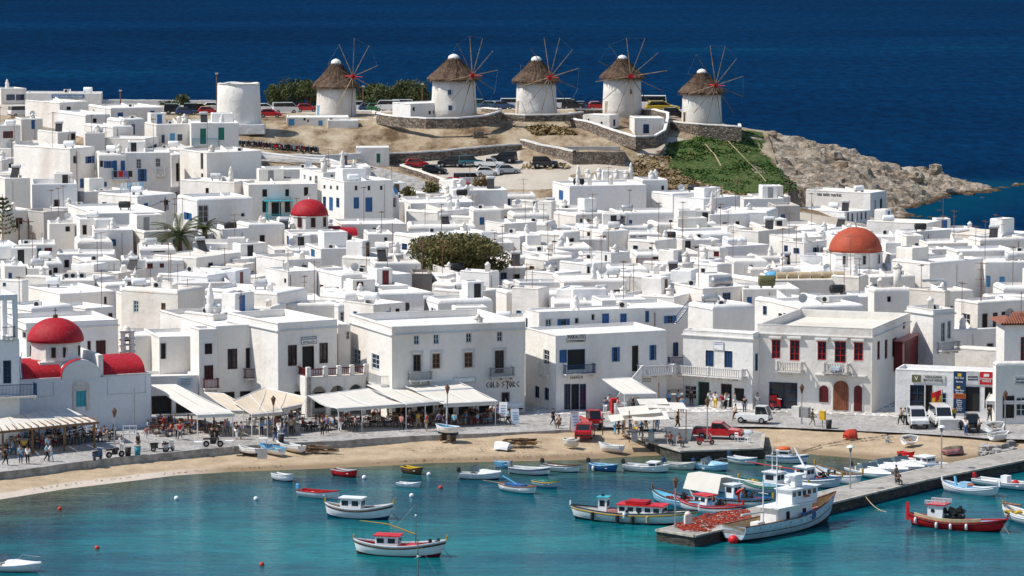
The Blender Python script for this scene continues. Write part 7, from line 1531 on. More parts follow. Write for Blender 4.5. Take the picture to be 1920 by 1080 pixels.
def figure(pose):
 J=dict(pel=(0,0,.94),spi=(0,0,1.12),che=(0,0,1.33),nek=(0,-.005,1.48),hea=(0,-.02,1.58),cro=(0,-.015,1.69))
 for s_,k in((-1,'r'),(1,'l')):
  J.update({'sh'+k:(s_*.19,0,1.41),'el'+k:(s_*.25,.03,1.14),'wr'+k:(s_*.26,-.05,.91),'pa'+k:(s_*.26,-.07,.83),'hi'+k:(s_*.10,0,.88),'kn'+k:(s_*.11,-.01,.49),'an'+k:(s_*.11,.03,.09),'to'+k:(s_*.13,-.13,.035)})
 if pose=='walk':
  J.update(knr=(-.10,-.20,.52),anr=(-.10,-.22,.11),tor=(-.11,-.37,.06),knl=(.10,.06,.50),anl=(.10,.30,.16),tol=(.11,.18,.04),elr=(-.25,.16,1.15),wrr=(-.25,.12,.92),par=(-.25,.08,.85),ell=(.25,-.10,1.15),wrl=(.24,-.28,.98),pal=(.24,-.34,.93))
 if pose=='sit':
  for k in J:x,y,z=J[k];J[k]=(x,y+(.05 if k in('che','nek','hea','cro','shr','shl')else 0),z-.42)
  J.update(hir=(-.10,-.02,.48),hil=(.10,-.02,.48),knr=(-.13,-.42,.50),knl=(.13,-.42,.50),anr=(-.13,-.40,.09),anl=(.13,-.42,.09),tor=(-.14,-.55,.035),tol=(.14,-.57,.035),elr=(-.26,-.08,.75),ell=(.26,-.08,.75),wrr=(-.18,-.30,.74),wrl=(.18,-.30,.74),par=(-.15,-.38,.74),pal=(.15,-.38,.74))
 if pose=='bend':
  J.update(pel=(0,.12,.90),spi=(0,.02,1.08),che=(0,-.22,1.22),nek=(0,-.36,1.27),hea=(0,-.46,1.30),cro=(0,-.57,1.33),shr=(-.19,-.28,1.22),shl=(.19,-.28,1.22),elr=(-.22,-.36,.97),ell=(.22,-.36,.97),wrr=(-.16,-.46,.76),wrl=(.16,-.46,.76),par=(-.14,-.49,.68),pal=(.14,-.49,.68),hir=(-.10,.11,.86),hil=(.10,.11,.86))
 K=['pel','spi','che','nek','hea','cro']+[j+k for k in 'rl' for j in('sh','el','wr','pa','hi','kn','an','to')]
 I={k:i for i,k in enumerate(K)};rad=dict(pel=(.15,.105),spi=(.135,.095),che=(.16,.105),nek=.052,hea=(.078,.09),cro=(.06,.07),sh=.06,el=.045,wr=.032,pa=(.04,.022),hi=.095,kn=.062,an=.04,to=(.045,.03))
 E=[('pel','spi'),('spi','che'),('che','nek'),('nek','hea'),('hea','cro')]
 for k in 'rl':E+=[('che','sh'+k),('sh'+k,'el'+k),('el'+k,'wr'+k),('wr'+k,'pa'+k),('pel','hi'+k),('hi'+k,'kn'+k),('kn'+k,'an'+k),('an'+k,'to'+k)]
 rv=[rad[k]if k in rad else rad[k[:2]]for k in K]
 ex=MB()
 for k,s_ in(('r',-1),('l',1)):
  p=Vector(J['pa'+k]);d=(p-Vector(J['wr'+k])).normalized();side=d.cross(Vector((1,0,0))).normalized()
  for f in range(4):b=p+side*(.012*(f-1.5)*1.6);ex.tube([b,b+d*.05,b+d*(.075+.012*(1.5-abs(f-1.3)))+Vector((-s_*.012,0,0))],[.009,.009,.006],5)
  b=p-d*.02+side*.035;ex.tube([b,b+side*.025+d*.03,b+side*.03+d*.055],[.01,.009,.006],5)
 h=Vector(J['hea']);u=(Vector(J['cro'])-h).normalized();fwd=Vector((0,-1,0))if pose!='bend' else Vector((0,-.25,-1)).normalized()
 ex.sphere(h+fwd*.095+u*.01,.016,6,.8,1,1.4)
 for s_ in(-1,1):ex.sphere(h+Vector((s_*.082,.01,0))+u*.01,.02,6,.5,1,1.3);ex.sphere(h+fwd*.083+Vector((s_*.03,0,0))+u*.035,.009,5)
 ex.tube([h+fwd*.086-u*.04+Vector((-.02,0,0)),h+fwd*.089-u*.04,h+fwd*.086-u*.04+Vector((.02,0,0))],.006,4)
 body=skin_mesh('body',[J[k]for k in K],[(I[a],I[b])for a,b in E],rv,'skin',1,ex)
 def sub(keys,sc,mat,nm,drop=None):
  ii={k:i for i,k in enumerate(keys)};es=[(ii[a],ii[b])for a,b in E if a in ii and b in ii]
  def r_(k):q=rad[k]if k in rad else rad[k[:2]];q=q if isinstance(q,tuple)else(q,q);return(q[0]*sc,q[1]*sc)
  return skin_mesh(nm,[J[k]for k in keys],es,[r_(k)for k in keys],mat,1)
 shirt=sub(['spi','che','pel','shr','elr','shl','ell'],1.22,'white_paint','shirt');legs=sub(['pel','hir','knr','anr','hil','knl','anl'],1.24,'denim','trousers');shorts=sub(['pel','hir','knr','hil','knl'],1.28,'denim','shorts')
 hm=MB();c=h+u*.055-fwd*.018;hm.sphere(c,.098,10,.98,1.0,1.0);hm.v=[v for v in hm.v]
 hair=hm.mesh('hair','hair',True)
 return dict(body=body,shirt=shirt,trousers=legs,shorts=shorts,hair=hair)
FIG={p:figure(p)for p in('stand','walk','sit','bend')}
def slot(o,mat):
 o.material_slots[0].link='OBJECT';o.material_slots[0].material=MATS[mat];return o
NPEOPLE=0
def person(px,py,label,pose='stand',face=0,shirt='white_paint',legs='denim',hair='hair',z=PZ,short=False,group='people on the waterfront',at=None,s=1.0):
 p=at if at is not None else W(px,py,z);r_=empty('person',p,face,label,'person',group);r_.scale=(s,s,s);f=FIG[pose]
 link('body',f['body'],r_)
 if shirt!='skin':slot(link('shirt',f['shirt'],r_),shirt)
 slot(link('shorts' if short else 'trousers',f['shorts' if short else 'trousers'],r_),legs);slot(link('hair',f['hair'],r_),hair)
 return r_
for a in[(10,873,'person in black with dark trousers walking at the far left of the promenade','walk',1.6,'black','black'),(39,870,'person in light blue shirt and jeans standing at the left promenade','stand',.4,'light_blue','denim'),(52,871,'person in white top with black trousers beside the one in light blue','stand',-.3,'white_paint','black'),(88,866,'person in dark shorts walking behind one in white on the left promenade','walk',1.5,'light_blue','dark'),(95,866,'person all in white and pale blue walking along the left promenade','walk',1.5,'white_paint','pale_blue'),(228,850,'person in white standing by the left lamp post','stand',.2,'white_paint','off_white'),(259,846,'person in dark clothes beside the litter bins','stand',1.0,'dark','khaki'),(398,832,'person in black vest beside the motorbike','stand',-.5,'black','black'),(407,833,'second person in black by the motorbike','stand',.6,'black','dark'),(433,818,'person in white bending at the cafe edge','bend',.8,'white_paint','tan'),(452,824,'person in pale trousers near the cafe awning posts','stand',2.0,'violet','khaki'),(444,824,'person in dark top beside the pale-trousered one','stand',-1,'dark','white_paint'),(504,816,'person in blue shirt and pale trousers facing the cafe','stand',3.0,'shirt_blue','khaki'),(516,829,'person in jeans and dark top striding by the lamp post','walk',1.2,'dark','denim'),(523,822,'person dressed fully in white before the cafe','stand',2.6,'white_paint','white_paint'),(534,823,'person in jeans and denim jacket beside the one in white','walk',-1.2,'denim','denim'),(546,817,'person with bare shoulders and dark skirt by the cafe','stand',.5,'tan','dark'),(852,806,'person in turquoise shirt behind the boat on the cradle','stand',2.8,'cyan_paint','black'),(953,799,'person in pale blue shirt carrying bags before the sign board','walk',-1.4,'light_blue','black'),(1037,798,'person in black walking alone on the promenade','walk',1.4,'black','dark'),(1048,803,'person sitting low on a crate beside a brown bag','sit',-.4,'dark','brown'),(1143,771,'person in white shirt under the kiosk awning','stand',.6,'white_paint','grey'),(1153,815,'person in light blue bending at the fish stall','stand',1.8,'light_blue','cyan_paint'),(1160,815,'person in black at the fish stall','stand',-1.4,'black','dark'),(1168,814,'tall person in grey watching the fish stall','stand',-1.2,'grey','grey'),(1192,820,'person in bright yellow trousers at the jetty edge','stand',3.0,'off_white','yellow'),(1254,764,'person in blue shirt before the jewellers','stand',3.0,'shirt_blue','denim'),(1272,763,'person in light blue with a rucksack before the alley','stand',2.6,'light_blue','dark'),(1279,775,'person in bright blue shirt by the market pole','stand',2.8,'shirt_blue','denim'),(1296,761,'person in black vest and dark shorts by the green door','stand',3.0,'black','dark'),(1331,764,'person in white dress by the green door','stand',.3,'white_paint','white_paint'),(1341,766,'person in white top and yellow skirt','stand',2.7,'white_paint','yellow'),(1363,765,'person in white in front of the maroon doorway','stand',.2,'white_paint','white_paint'),(1379,790,'person in tan shorts walking by the white pickup','walk',-1.2,'tan','brown'),(1396,775,'person in dark shirt and jeans before the display case','stand',2.9,'dark','denim'),(1420,768,'person in white shirt beside the white pickup','stand',.4,'white_paint','pale_grey'),(1523,799,'person in olive shirt and pale shorts beside the yellow box','walk',1.4,'olive','khaki'),(1664,841,'child in white and pale blue wading at the water edge','walk',1.0,'white_paint','light_blue'),(1689,797,'person in brown with dark skirt beside the white van','walk',-1.5,'tan','dark'),(1697,797,'person in white shirt and black shorts beside the white van','stand',2.8,'white_paint','black'),(1806,774,'person standing behind the three-wheeler truck','stand',.2,'dark','dark'),(1811,816,'person in white shirt and jeans at the back of the three-wheeler','stand',2.4,'white_paint','denim'),(1835,815,'person in dark trousers handling a white board','stand',-1.8,'off_white','dark')]:
 r_=person(*a[:2],a[2],*a[3:7])
 if 'child' in a[2]:r_.scale=(.8,.8,.8);r_.location=W(1664,841,.08)
 if 'tan shorts' in a[2]or 'black shorts' in a[2]:pass
person(1276,836,'person in pink shirt sitting on the jetty chair','sit',.6,'pink','dark',z=1.06,at=W(1274,838,1.04));person(1254,833,'person with red cap sitting on the other jetty chair','sit',.3,'red','dark',at=W(1256,835,1.04))
person(1385,933,'person in red overalls bending over the caique stern','bend',1.4,'bright_red','bright_red',at=W(1385,944,.75));person(1680,908,'person in pale shirt standing on the pier','stand',.8,'khaki','grey',z=PIERZ+.01);person(1684,911,'dark clothed person crouching on the pier','sit',.4,'dark','dark',z=PIERZ-.1)
q=random.Random(31);seen_=set();SHN=dict(dark='charcoal',denim='denim',white_paint='white',shirt_blue='mid-blue',violet='lilac',red='red',grey='grey',light_blue='pale blue',khaki='khaki',black='black',olive='olive',yellow='yellow',pink='pink')
SPOT=[('before the left pergola',20,190,856,838),('beside the church awning',270,440,830,816),('before the hotel cafe',450,570,822,808),('before the middle awning',585,740,816,806),('before the store awning',745,930,808,800),('on the shop-front paving',1110,1270,776,768),('outside the square shop house',1290,1420,772,766),('beside the fish stall',1175,1290,822,800),('before the right shops',1690,1880,800,790)]
for(nm,x0,x1,ya,yb_)in SPOT:
 for k in range(5 if 'shop' not in nm else 3):
  while True:
   a_,b_=q.choice(list(SHN)),q.choice(('denim','dark','khaki','white_paint','grey','black'))
   if(nm,a_,b_)not in seen_:break
  seen_.add((nm,a_,b_));t=q.random();person(x0+(x1-x0)*t,ya+(yb_-ya)*t+q.uniform(-3,3),f'person in {SHN[a_]} top and {SHN[b_]} legwear {nm}',q.choice(('stand','walk','walk')),q.uniform(0,6.3),a_,b_,q.choice(('hair','hair','fair_hair')),z=PZ+.02,s=q.uniform(.94,1.05))
def chair_proto(mat='wood',frame='dark_red'):
 r_=empty('cafe_chair',(0,-500,0),0,'x','chair');MB().box(-.21,.21,-.21,.21,.43,.47).build('seat',mat,r_)
 b=MB();b.box(-.2,.2,.18,.21,.55,.62).box(-.2,.2,.18,.21,.74,.88);b.build('backrest',mat,r_)
 for x in(-.19,.16):
  MB().box(x,x+.03,-.2,-.17,0,.43).build('leg',frame,r_);MB().box(x,x+.03,.18,.21,0,.9).build('leg',frame,r_)
 return r_
def table_proto(top='red',legm='dark_red'):
 r_=empty('cafe_table',(0,-500,0),0,'x','table');MB().box(-.4,.4,-.4,.4,.72,.75).build('table_top',top,r_)
 for x in(-.36,.33):
  for y in(-.36,.33):MB().box(x,x+.03,y,y+.03,0,.72).build('leg',legm,r_)
 return r_
CH1=chair_proto('brown','dark_red');CH2=chair_proto('brown','dark');CH3=chair_proto('white_paint','white_paint');TB1=table_proto('dark_red','maroon');TB2=table_proto('off_white','grey')
q=random.Random(5)
def put(proto,p,rz,label,group):c=copy_tree(proto);c.location=p;c.rotation_euler=(0,0,rz);c['label']=label;c['group']=group;return c
SH=['dark','denim','white_paint','shirt_blue','violet','red','grey','light_blue','khaki','black']
CAFE=[('the left wooden pergola',[(12,852),(40,846),(66,842),(92,838),(118,834),(144,832),(168,828),(188,828),(208,824),(22,834),(60,828),(100,822),(140,818)],CH2,TB2,.9),('the awning beside the church',[(290,813),(308,818),(330,815),(296,802),(316,800),(340,802),(352,812),(372,806),(392,812),(414,808)],CH1,TB1,.5),('the cream awnings before the hotel',[(470,800),(495,796),(520,800),(545,796),(484,786),(520,786),(556,786)],CH2,TB2,.5),('the middle white awning',[(580,808),(612,806),(640,804),(664,800),(690,800),(716,800),(600,794),(650,792),(700,790),(740,790)],CH2,TB1,.65),('the long white awning of the store',[(742,800),(766,800),(790,799),(812,797),(836,797),(862,796),(884,796),(908,794),(930,792),(780,788),(830,786),(880,784),(920,783)],CH1,TB1,.7)]
n=0
for(nm,spots,ch,tb,occ)in CAFE:
 for(x,y)in spots:
  p=W(x,y,PZ+.02);rz=q.uniform(-.3,.3);put(tb,p,rz,'square cafe table under '+nm,'cafe tables under '+nm)
  for k in range(4):
   a=rz+k*math.pi/2;d=Vector((math.sin(a),-math.cos(a),0));cp_=p+d*.62;rzz=a+q.uniform(-.25,.25)
   put(ch,cp_,a+math.pi+math.pi+q.uniform(-.2,.2),('red-brown wooden' if ch is CH1 else 'dark')+' cafe chair under '+nm,'cafe chairs under '+nm)
   if q.random()<occ and k!=0:
    s1,s2,s3=q.choice(SH),q.choice(SH),q.choice(('hair','hair','fair_hair'));person(0,0,f'guest in {SHN[s1]} top, {SHN[s2]} legwear under {nm}','sit',a+math.pi,s1,s2,s3,at=cp_+Vector((0,0,.02)),group='guests under '+nm)
for(x,y)in((205,846),(214,846),(196,850)):pass
for(x,y,l)in((372,843,'white slatted side table left of the motorbike'),(430,841,'white slatted side table right of the motorbike'),(493,836,'white slatted round table by the lamp post')):
 c=copy_tree(table_proto.__defaults__ and TB2,None,{'off_white':'white_paint','grey':'white_paint'});c.location=W(x,y,PZ);c['label']=l;c['group']='white tables on the promenade'
for p_ in(CH1,CH2,CH3,TB1,TB2):pass
for(x,y,rz,l)in((1256,834,.3,'white plastic chair under the person with red cap'),(1274,837,.6,'white plastic chair under the person in pink'),(1383,828,2.5,'white plastic chair beside the red pickup bumper'),(1402,830,-2.4,'white plastic chair alone at the jetty corner')):put(CH3,W(x,y,1.03),rz,l,'plastic chairs on the jetty')
def awning(label,bl,br,fr_,fl,mat='canvas_white',poles=(),val=.3,seams=5,sag=.12,name='awning',pz=PZ,frame='white_paint'):
 A,B_,C_,D_=[W(*k)for k in(bl,br,fr_,fl)];o=Vector((A.x,A.y,pz));r_=empty(name,o,0,label,'awning','awnings on the waterfront');n=seams
 for i in range(n):
  g0,g1=i/n+(.001 if i else 0),(i+1)/n;rows=[]
  for j in range(6):
   t=j/5;row=[]
   for k in range(4):
    s_=g0+(g1-g0)*k/3;p=A.lerp(B_,s_).lerp(D_.lerp(C_,s_),t);p=p+Vector((0,0,-sag*math.sin(math.pi*t)-.02*math.sin(math.pi*k/3)));row.append(p-o)
   rows.append(row)
  rows.append([p+Vector((0,-.03,-val))for p in rows[-1]])
  MB().grid(rows).build('canopy_panel',mat,r_,True)
 MB().tube([D_-o,C_-o],.05,6).build('front_bar',frame,r_);MB().tube([A-o,B_-o],.05,6).build('wall_bar',frame,r_)
 for s_ in poles:
  p=D_.lerp(C_,s_)-o;MB().tube([p,(p.x,p.y,0)],.05,6).build('pole',frame,r_)
 for i in range(3):s_=i/2;MB().tube([A.lerp(B_,s_)-o,D_.lerp(C_,s_)-o+Vector((0,0,-.03))],.03,5).build('rafter',frame,r_)
 return r_
awning('big white sloping awning beside the church wall',(284,722,4.4),(330,721,4.6),(440,775,3.3),(370,778,3.2),poles=(.0,.95),seams=3)
awning('short cream awning joining the church awning to the hotel',(383,736,4.2),(420,738,4.2),(480,770,3.4),(432,770,3.4),'canvas_cream',seams=2,poles=(.5,))
awning('cream awning with dark stripe before the hotel wing',(436,752,4.0),(498,726,4.4),(530,772,3.4),(472,777,3.3),'canvas_cream',seams=3,poles=(0,.5))
awning('peaked cream awning before the hotel block',(500,728,4.4),(575,745,4.3),(566,758,3.7),(482,776,3.3),'canvas_cream',seams=3,poles=(.05,.6))
awning('broad white awning before the arched terrace',(577,742,4.1),(690,728,4.2),(764,757,3.5),(632,766,3.4),seams=4,poles=(.02,.35,.98),sag=.3)
awning('white awning between the terrace and the store',(688,722,4.3),(742,720,4.3),(832,752,3.5),(762,758,3.5),seams=3,poles=(.5,))
awning('upper white awning on the front of the store',(740,715,4.6),(850,712,4.7),(887,727,4.2),(782,733,4.1),seams=5,val=.15)
awning('lower long white awning before the store',(782,735,4.0),(886,729,4.1),(934,752,3.4),(832,757,3.4),seams=5,poles=(.05,.95),val=.35)
awning('white kiosk awning before the outside stair',(1129,711,4.6),(1182,708,4.7),(1232,738,3.6),(1171,739,3.6),seams=4,poles=(.0,.98))
awning('white awning of the shop at the right edge',(1862,722,4.2),(1925,722,4.2),(1925,752,3.3),(1848,752,3.3),seams=4,poles=(.02,))
def pergola():
 z=3.9;A,B_,C_,D_=W(-40,792,z),W(122,763,z),W(181,790,z-.35),W(-40,812,z-.35);o=Vector((A.x,A.y,PZ));r_=empty('restaurant_pergola',o,0,'long wooden pergola with white canvas roof at the left restaurant','pergola');n=6
 for i in range(n):
  a,b=i/n+.003,(i+1)/n-.002;P=[A.lerp(B_,a),A.lerp(B_,b),D_.lerp(C_,b),D_.lerp(C_,a)];MB().add([p-o for p in P],[(0,1,2,3)]).build('canvas_panel','canvas_white',r_)
 for s_ in(0,1):
  p,q_=(D_,C_)if s_ else(A,B_);d=q_-p;MB().obox((p+q_)/2-o+Vector((0,0,-.14)),d.length+.5,.16,.18,math.atan2(d.y,d.x)).build('beam','wood',r_)
 for i in range(17):
  t=i/16;p,q_=A.lerp(B_,t),D_.lerp(C_,t);d=q_-p;MB().obox((p+q_)/2-o+Vector((0,0,-.06)),d.length+.5,.07,.10,math.atan2(d.y,d.x)).build('rafter','wood',r_)
 for(s_,t)in((.45,1),(.72,1),(.98,1),(.80,.3),(.98,.1),(.2,1)):
  p=A.lerp(B_,s_).lerp(D_.lerp(C_,s_),t)-o;MB().box(p.x-.09,p.x+.09,p.y-.09,p.y+.09,0,p.z-.2).build('post','wood',r_)
pergola()
def fence(label,x0,y0,x1,y1,h,n):
 a,b=W(x0,y0,PZ),W(x1,y1,PZ);r_=empty('rail_fence',a,math.atan2(b.y-a.y,b.x-a.x),label,'fence');L=(b-a).length
 for i in range(n+1):MB().box(L*i/n-.04,L*i/n+.04,-.04,.04,0,h).build('post','white_paint',r_)
 for k in(.35,.68,1.0):MB().box(0,L,-.07,-.041,h*k-.1,h*k).build('rail','white_paint',r_)
fence('white rail fence at the corner of the church',231,822,256,822,1.25,2);fence('white rail fence under the church door',126,826,181,812,.9,3)
def lamp_post(label,px,py,h,z=PZ,head='lantern',mat='metal'):
 r_=empty('street_lamp',W(px,py,z),0,label,'lamp post','lamp posts');MB().tube([(0,0,0),(0,0,.8),(0,0,h)],[.09,.06,.05],8).build('post',mat,r_)
 if head=='lantern':l=MB().lathe([(.08,0),(.22,.55),(.24,.6)],6,(0,0,h)).build('lantern','rust',r_);MB().lathe([(.27,0),(.1,.2),(.03,.32)],6,(0,0,h+.6)).build('lantern_cap','brown',l)
 else:l=MB().lathe([(.1,0),(.16,.4)],10,(0,0,h)).build('lantern','grey',r_);MB().lathe([(.38,0),(.3,.12),(.05,.2)],14,(0,0,h+.4)).build('lantern_cap','white_paint',l)
for a in((215,843,3.0,'old lantern lamp post beside the church fence'),(513,827,3.4,'old lantern lamp post before the hotel cafe'),(839,804,3.4,'old lantern lamp post at the store awning'),(1503,795,3.0,'old lantern lamp post by the grey box'),(1884,812,3.2,'tall lamp post at the right shop')):lamp_post(a[3],a[0],a[1],a[2])
lamp_post('lamp post with white hood at the middle of the pier',1594,916,3.2,PIERZ,'h');lamp_post('lamp post with white hood near the shore end of the pier',1765,878,3.3,PIERZ,'h');lamp_post('thin lamp post on the pier head',1266,990,3.3,PIERZ,'lantern','metal');lamp_post('lamp post on the jetty beside the red pickup',1326,828,3.3,1.02)
for(x0,y0,y1,l,m_,z)in((252,812,728,'thin tall pole against the church wall','grey',PZ),(1130,816,775,'rusty post beside the red van','brown',PZ),(1204,832,792,'dark post at the jetty edge','brown',1.0),(1272,790,744,'wooden market pole by the fish stall','wood',PZ),(1235,774,716,'wooden mast pole behind the kiosk','wood',PZ),(1198,772,730,'short mast pole with crossbar by the kiosk','wood',PZ)):
 b=W(x0,y0,z);t=V(x0,y1,b.y);tag(MB().tube([(0,0,0),(0,0,t.z-b.z)],.06,6).build('pole',m_,None,loc=b),l,'pole')
for(x,y,c,l)in((240,856,'dark','black litter bin near the left lamp post'),(258,854,'teal','litter bin with a blue bag on it'),(1554,804,'dark','black litter bin beside the yellow letter box'),(527,831,'dark','black litter bin by the hotel lamp post')):
 r_=empty('litter_bin',W(x,y,PZ),0,l,'bin','litter bins');MB().lathe([(.24,0),(.3,.85)],12).build('bin_body',c,r_,True);MB().lathe([(.32,.85),(.33,.92),(.2,.95)],12).build('rim','grey',r_)
r_=empty('letter_box',W(1542,803,PZ),-.5,'yellow letter box on a post before the town hall','letter box');MB().box(-.04,.04,-.04,.04,0,.8).build('post','grey',r_);MB().box(-.28,.28,-.18,.18,.8,1.6).box(-.3,.3,-.2,.2,1.6,1.68).build('box','yellow',r_)
r_=empty('utility_cabinet',W(1502,782,PZ),-.5,'pale grey twin utility cabinet before the town hall','cabinet');MB().box(-.9,-.1,-.3,.3,0,1.05).build('cabinet_body','off_white',r_);MB().box(.1,.9,-.3,.3,0,1.0).build('cabinet_body','grey',r_)
def aboard(label,px,py,mat='white_paint',rz=.2,h=1.5):
 r_=empty('sandwich_board',W(px,py,PZ),rz,label,'sign board','sandwich boards');MB().obox((0,-.2,h/2),.8,.04,h,0,R(-14)).build('panel',mat,r_);MB().obox((0,.2,h/2),.8,.04,h,0,R(14)).build('panel','pale_grey',r_)
 for k in range(4):MB().obox((0,-.235-.0+.12*(k-1.5)*.62,h*(.3+.15*k)),.5,.03,.07,0,R(-14)).build('printed_line','sky_blue',r_)
aboard('white sandwich board standing in the road before the store',965,795);aboard('white sandwich board leaning on the minibus',944,782,rz=-.2);aboard('white menu board beside the red hatchback',1077,808,rz=.3,h=1.9)
tag(MB().obox(beach_pt(492,860)+Vector((0,0,.45)),.9,.06,.95,.1).build('grey_board','pale_grey'),'grey board standing in the sand beside the dinghies','board')
mb=MB()
for(pl,n_,w_)in(([(1502,846),(1545,834),(1590,826),(1640,820),(1672,815)],260,1.6),([(700,868),(860,860),(1000,856),(1110,850)],90,2.6),([(60,918),(220,897),(420,879),(560,873)],80,2.4),([(760,845),(900,838),(1000,848)],60,9)):  # first line of specks stands in for a dark wet runnel
 for i in range(n_):
  t=random.Random(i*7+n_).uniform(0,len(pl)-1.001);k=int(t);x=pl[k][0]+(pl[k+1][0]-pl[k][0])*(t-k);y=pl[k][1]+(pl[k+1][1]-pl[k][1])*(t-k)+rnd.gauss(0,w_*.4);p=beach_pt(x,y);mb.obox((p.x,p.y,p.z+.02),rnd.uniform(.05,.2),rnd.uniform(.04,.1),.03,rnd.uniform(0,3))
tag(mb.build('tide_litter_and_runnel','grey_wood'),'brown seaweed and litter along the tide lines and specks marking a wet runnel',kind='stuff')
def pile(label,px,py,n,L,spread):
 g=beach_pt(px,py);r_=empty('timber_pile',g,0,label,'timber pile')
 for i in range(n):a=q.uniform(-.5,.5);l=L*q.uniform(.5,1);z=.08+.09*(i//4);MB().obox((q.uniform(-spread,spread),q.uniform(-spread,spread)*.5,z),l,q.uniform(.1,.22),q.uniform(.06,.14),a,q.uniform(-.2,.2),q.uniform(-.1,.1)).build('plank',q.choice(('wood','grey_wood','pale_wood','brown')),r_)
pile('heap of brown driftwood planks below the sea wall',600,848,26,2.2,1.0);pile('stack of weathered grey timber on the sand',976,834,24,2.6,.9)
def stall():
 o=W(1232,826,1.02);r_=empty('fish_stall',o,.12,'fish market stall with patched white canvas roofs on the jetty','market stall');inv=Matrix.Rotation(-.12,3,'Z')
 for(x0,x1,y0,y1,z0,z1,tx)in((-3.6,.2,-1.2,1.6,2.7,3.1,.25),(-.9,2.9,.2,2.6,3.0,3.3,-.2),(-2.6,.8,-2.4,-.2,2.3,2.75,.1),(-4.6,-2.2,-1.4,.6,2.2,2.5,.3),(-1.4,1.4,1.8,3.6,3.2,3.5,.0)):
  rows=[[(x0+(x1-x0)*i/5,y0+(y1-y0)*k/4,z0+(z1-z0)*k/4+tx*(i/5-.5)-.16*math.sin(math.pi*i/5)*math.sin(math.pi*k/4))for i in range(6)]for k in range(5)]
  MB().grid(rows).build('canvas_roof','canvas_white',r_,True)
 for x in(-2.4,-.8,.9,2.2):
  MB().box(x,x+.5,-.3,.3,0,.85).build('marble_leg','pale_grey',r_)
 MB().box(-2.9,1.6,-.5,.5,.85,.95).build('marble_slab','grey',r_);MB().add([(1.0,-.7,0),(3.0,-.7,0),(3.3,-.8,1.2),(.8,-.8,1.2),(1.0,.6,0),(3.0,.6,0),(3.3,.7,1.2),(.8,.7,1.2)],[(0,1,2,3),(7,6,5,4),(0,4,5,1),(1,5,6,2),(2,6,7,3),(3,7,4,0)]).build('stone_counter','off_white',r_)
 for x,y in((-2.8,-1.0),(2.6,-.9),(-2.8,1.8),(2.4,2.0),(0,2.2)):MB().tube([(x,y,0),(x,y,3.0)],.05,6).build('pole','wood',r_)
 for i in range(14):MB().obox((q.uniform(-2.6,1.2),q.uniform(-.4,.4),1.03),q.uniform(.3,.5),q.uniform(.25,.4),.14,q.uniform(-.2,.2)).build('fish_tray',q.choice(('pale_grey','sky_blue','white_paint','dark')),r_)
stall()
r_=empty('drinks_fridge',W(1163,776,PZ),.2,'white and red ice cream chest under the kiosk awning','chest freezer');MB().box(-.6,.6,-.4,.4,0,1.0).build('body','white_paint',r_);MB().box(-.35,.35,-.415,-.402,.25,.8).build('printed_panel','red',r_);MB().box(-.62,.62,-.42,.42,1.002,1.06).build('lid','pale_grey',r_)
r_=empty('drinks_cabinet',W(1152,775,PZ),.2,'tall red drinks cabinet beside the ice cream chest','cabinet');MB().box(-.35,.35,-.35,.35,0,1.5).build('body','bright_red',r_);MB().box(-.27,.27,-.37,-.352,.2,1.3).build('glass_door','glass',r_)
for(x,y,c,l)in((1168,748,'green_paint','green news rack under the kiosk awning'),(1188,750,'red','red postcard rack under the kiosk awning'),(1870,778,'grey','postcard stand before the right shop')):
 r_=empty('display_rack',W(x,y,PZ),.2,l,'rack','display racks');MB().box(-.4,.4,-.2,.2,0,.1).build('base','dark',r_);MB().box(-.38,.38,-.1,.1,.1,1.9).build('frame',c,r_)
 for k in range(4):MB().box(-.34,.34,-.16,-.11,.3+k*.4,.6+k*.4).build('card_row',q.choice(('off_white','sky_blue','yellow','pink')),r_)
for(x,y,l)in((1753,742,'red'),(1749,752,'orange')):
 b=W(1765,785,PZ);t=V(x,y,b.y);r_=empty('flag',b,0,('red flag on a pole' if l=='red' else 'orange-yellow flag below the red one')+' before the grey shop sign','flag');
 MB().tube([(0,0,0),(0,0,t.z-b.z+.7)],.03,5).build('pole','white_paint',r_);MB().grid([[(-.02-.14*i,.06*math.sin(i*1.1),t.z-b.z+.6-.05*i),(-.02-.14*i,.06*math.sin(i*1.1+.4),t.z-b.z-.25-.09*i)]for i in range(8)]).build('cloth','bright_red' if l=='red' else 'yellow',r_)
b=V(37,712,LEFTH.p.y+2.2);r_=empty('greek_flag',b,0,'blue and white striped flag hanging beside the church','flag');MB().tube([(0,0,0),(.2,0,2.6)],.03,5).build('pole','white_paint',r_)
for k in range(5):MB().grid([[(.15-.1*k+.02*i,.05*math.sin(i),2.2-.25*i-.15*k*.3),(.15-.1*k-.1+.02*i,.05*math.sin(i+.5),2.2-.25*i-.15*k*.3-.03)]for i in range(9)]).build('stripe','blue' if k%2==0 else 'white_paint',r_)
mb=MB()
poly=[(1262,985),(1330,962),(1400,955),(1410,972),(1345,985),(1330,998),(1280,996)]
k=0
while k<800:
 x,y=q.uniform(1262,1410),q.uniform(955,998)
 if not pip(x,y,poly):continue
 k+=1;p=W(x,y,PIERZ);a=q.uniform(0,3.1);mb.obox((p.x,p.y,PIERZ+q.uniform(.01,.06)),q.uniform(.15,.5),q.uniform(.04,.12),q.uniform(.03,.07),a,q.uniform(-.3,.3),q.uniform(-.2,.2))
tag(mb.build('fishing_nets','net_red'),'orange-red fishing nets spread over the pier head',kind='stuff')
r_=empty('bollard_post',W(1290,983,PIERZ),.3,'round-topped cream bollard post on the pier head','bollard');MB().box(-.3,.3,-.2,.2,0,.75).build('shaft','cream',r_);MB().lathe([(.3,0),(.3,.1),(.2,.25),(.05,.32)],12,(0,0,.75)).build('cap','cream',r_)
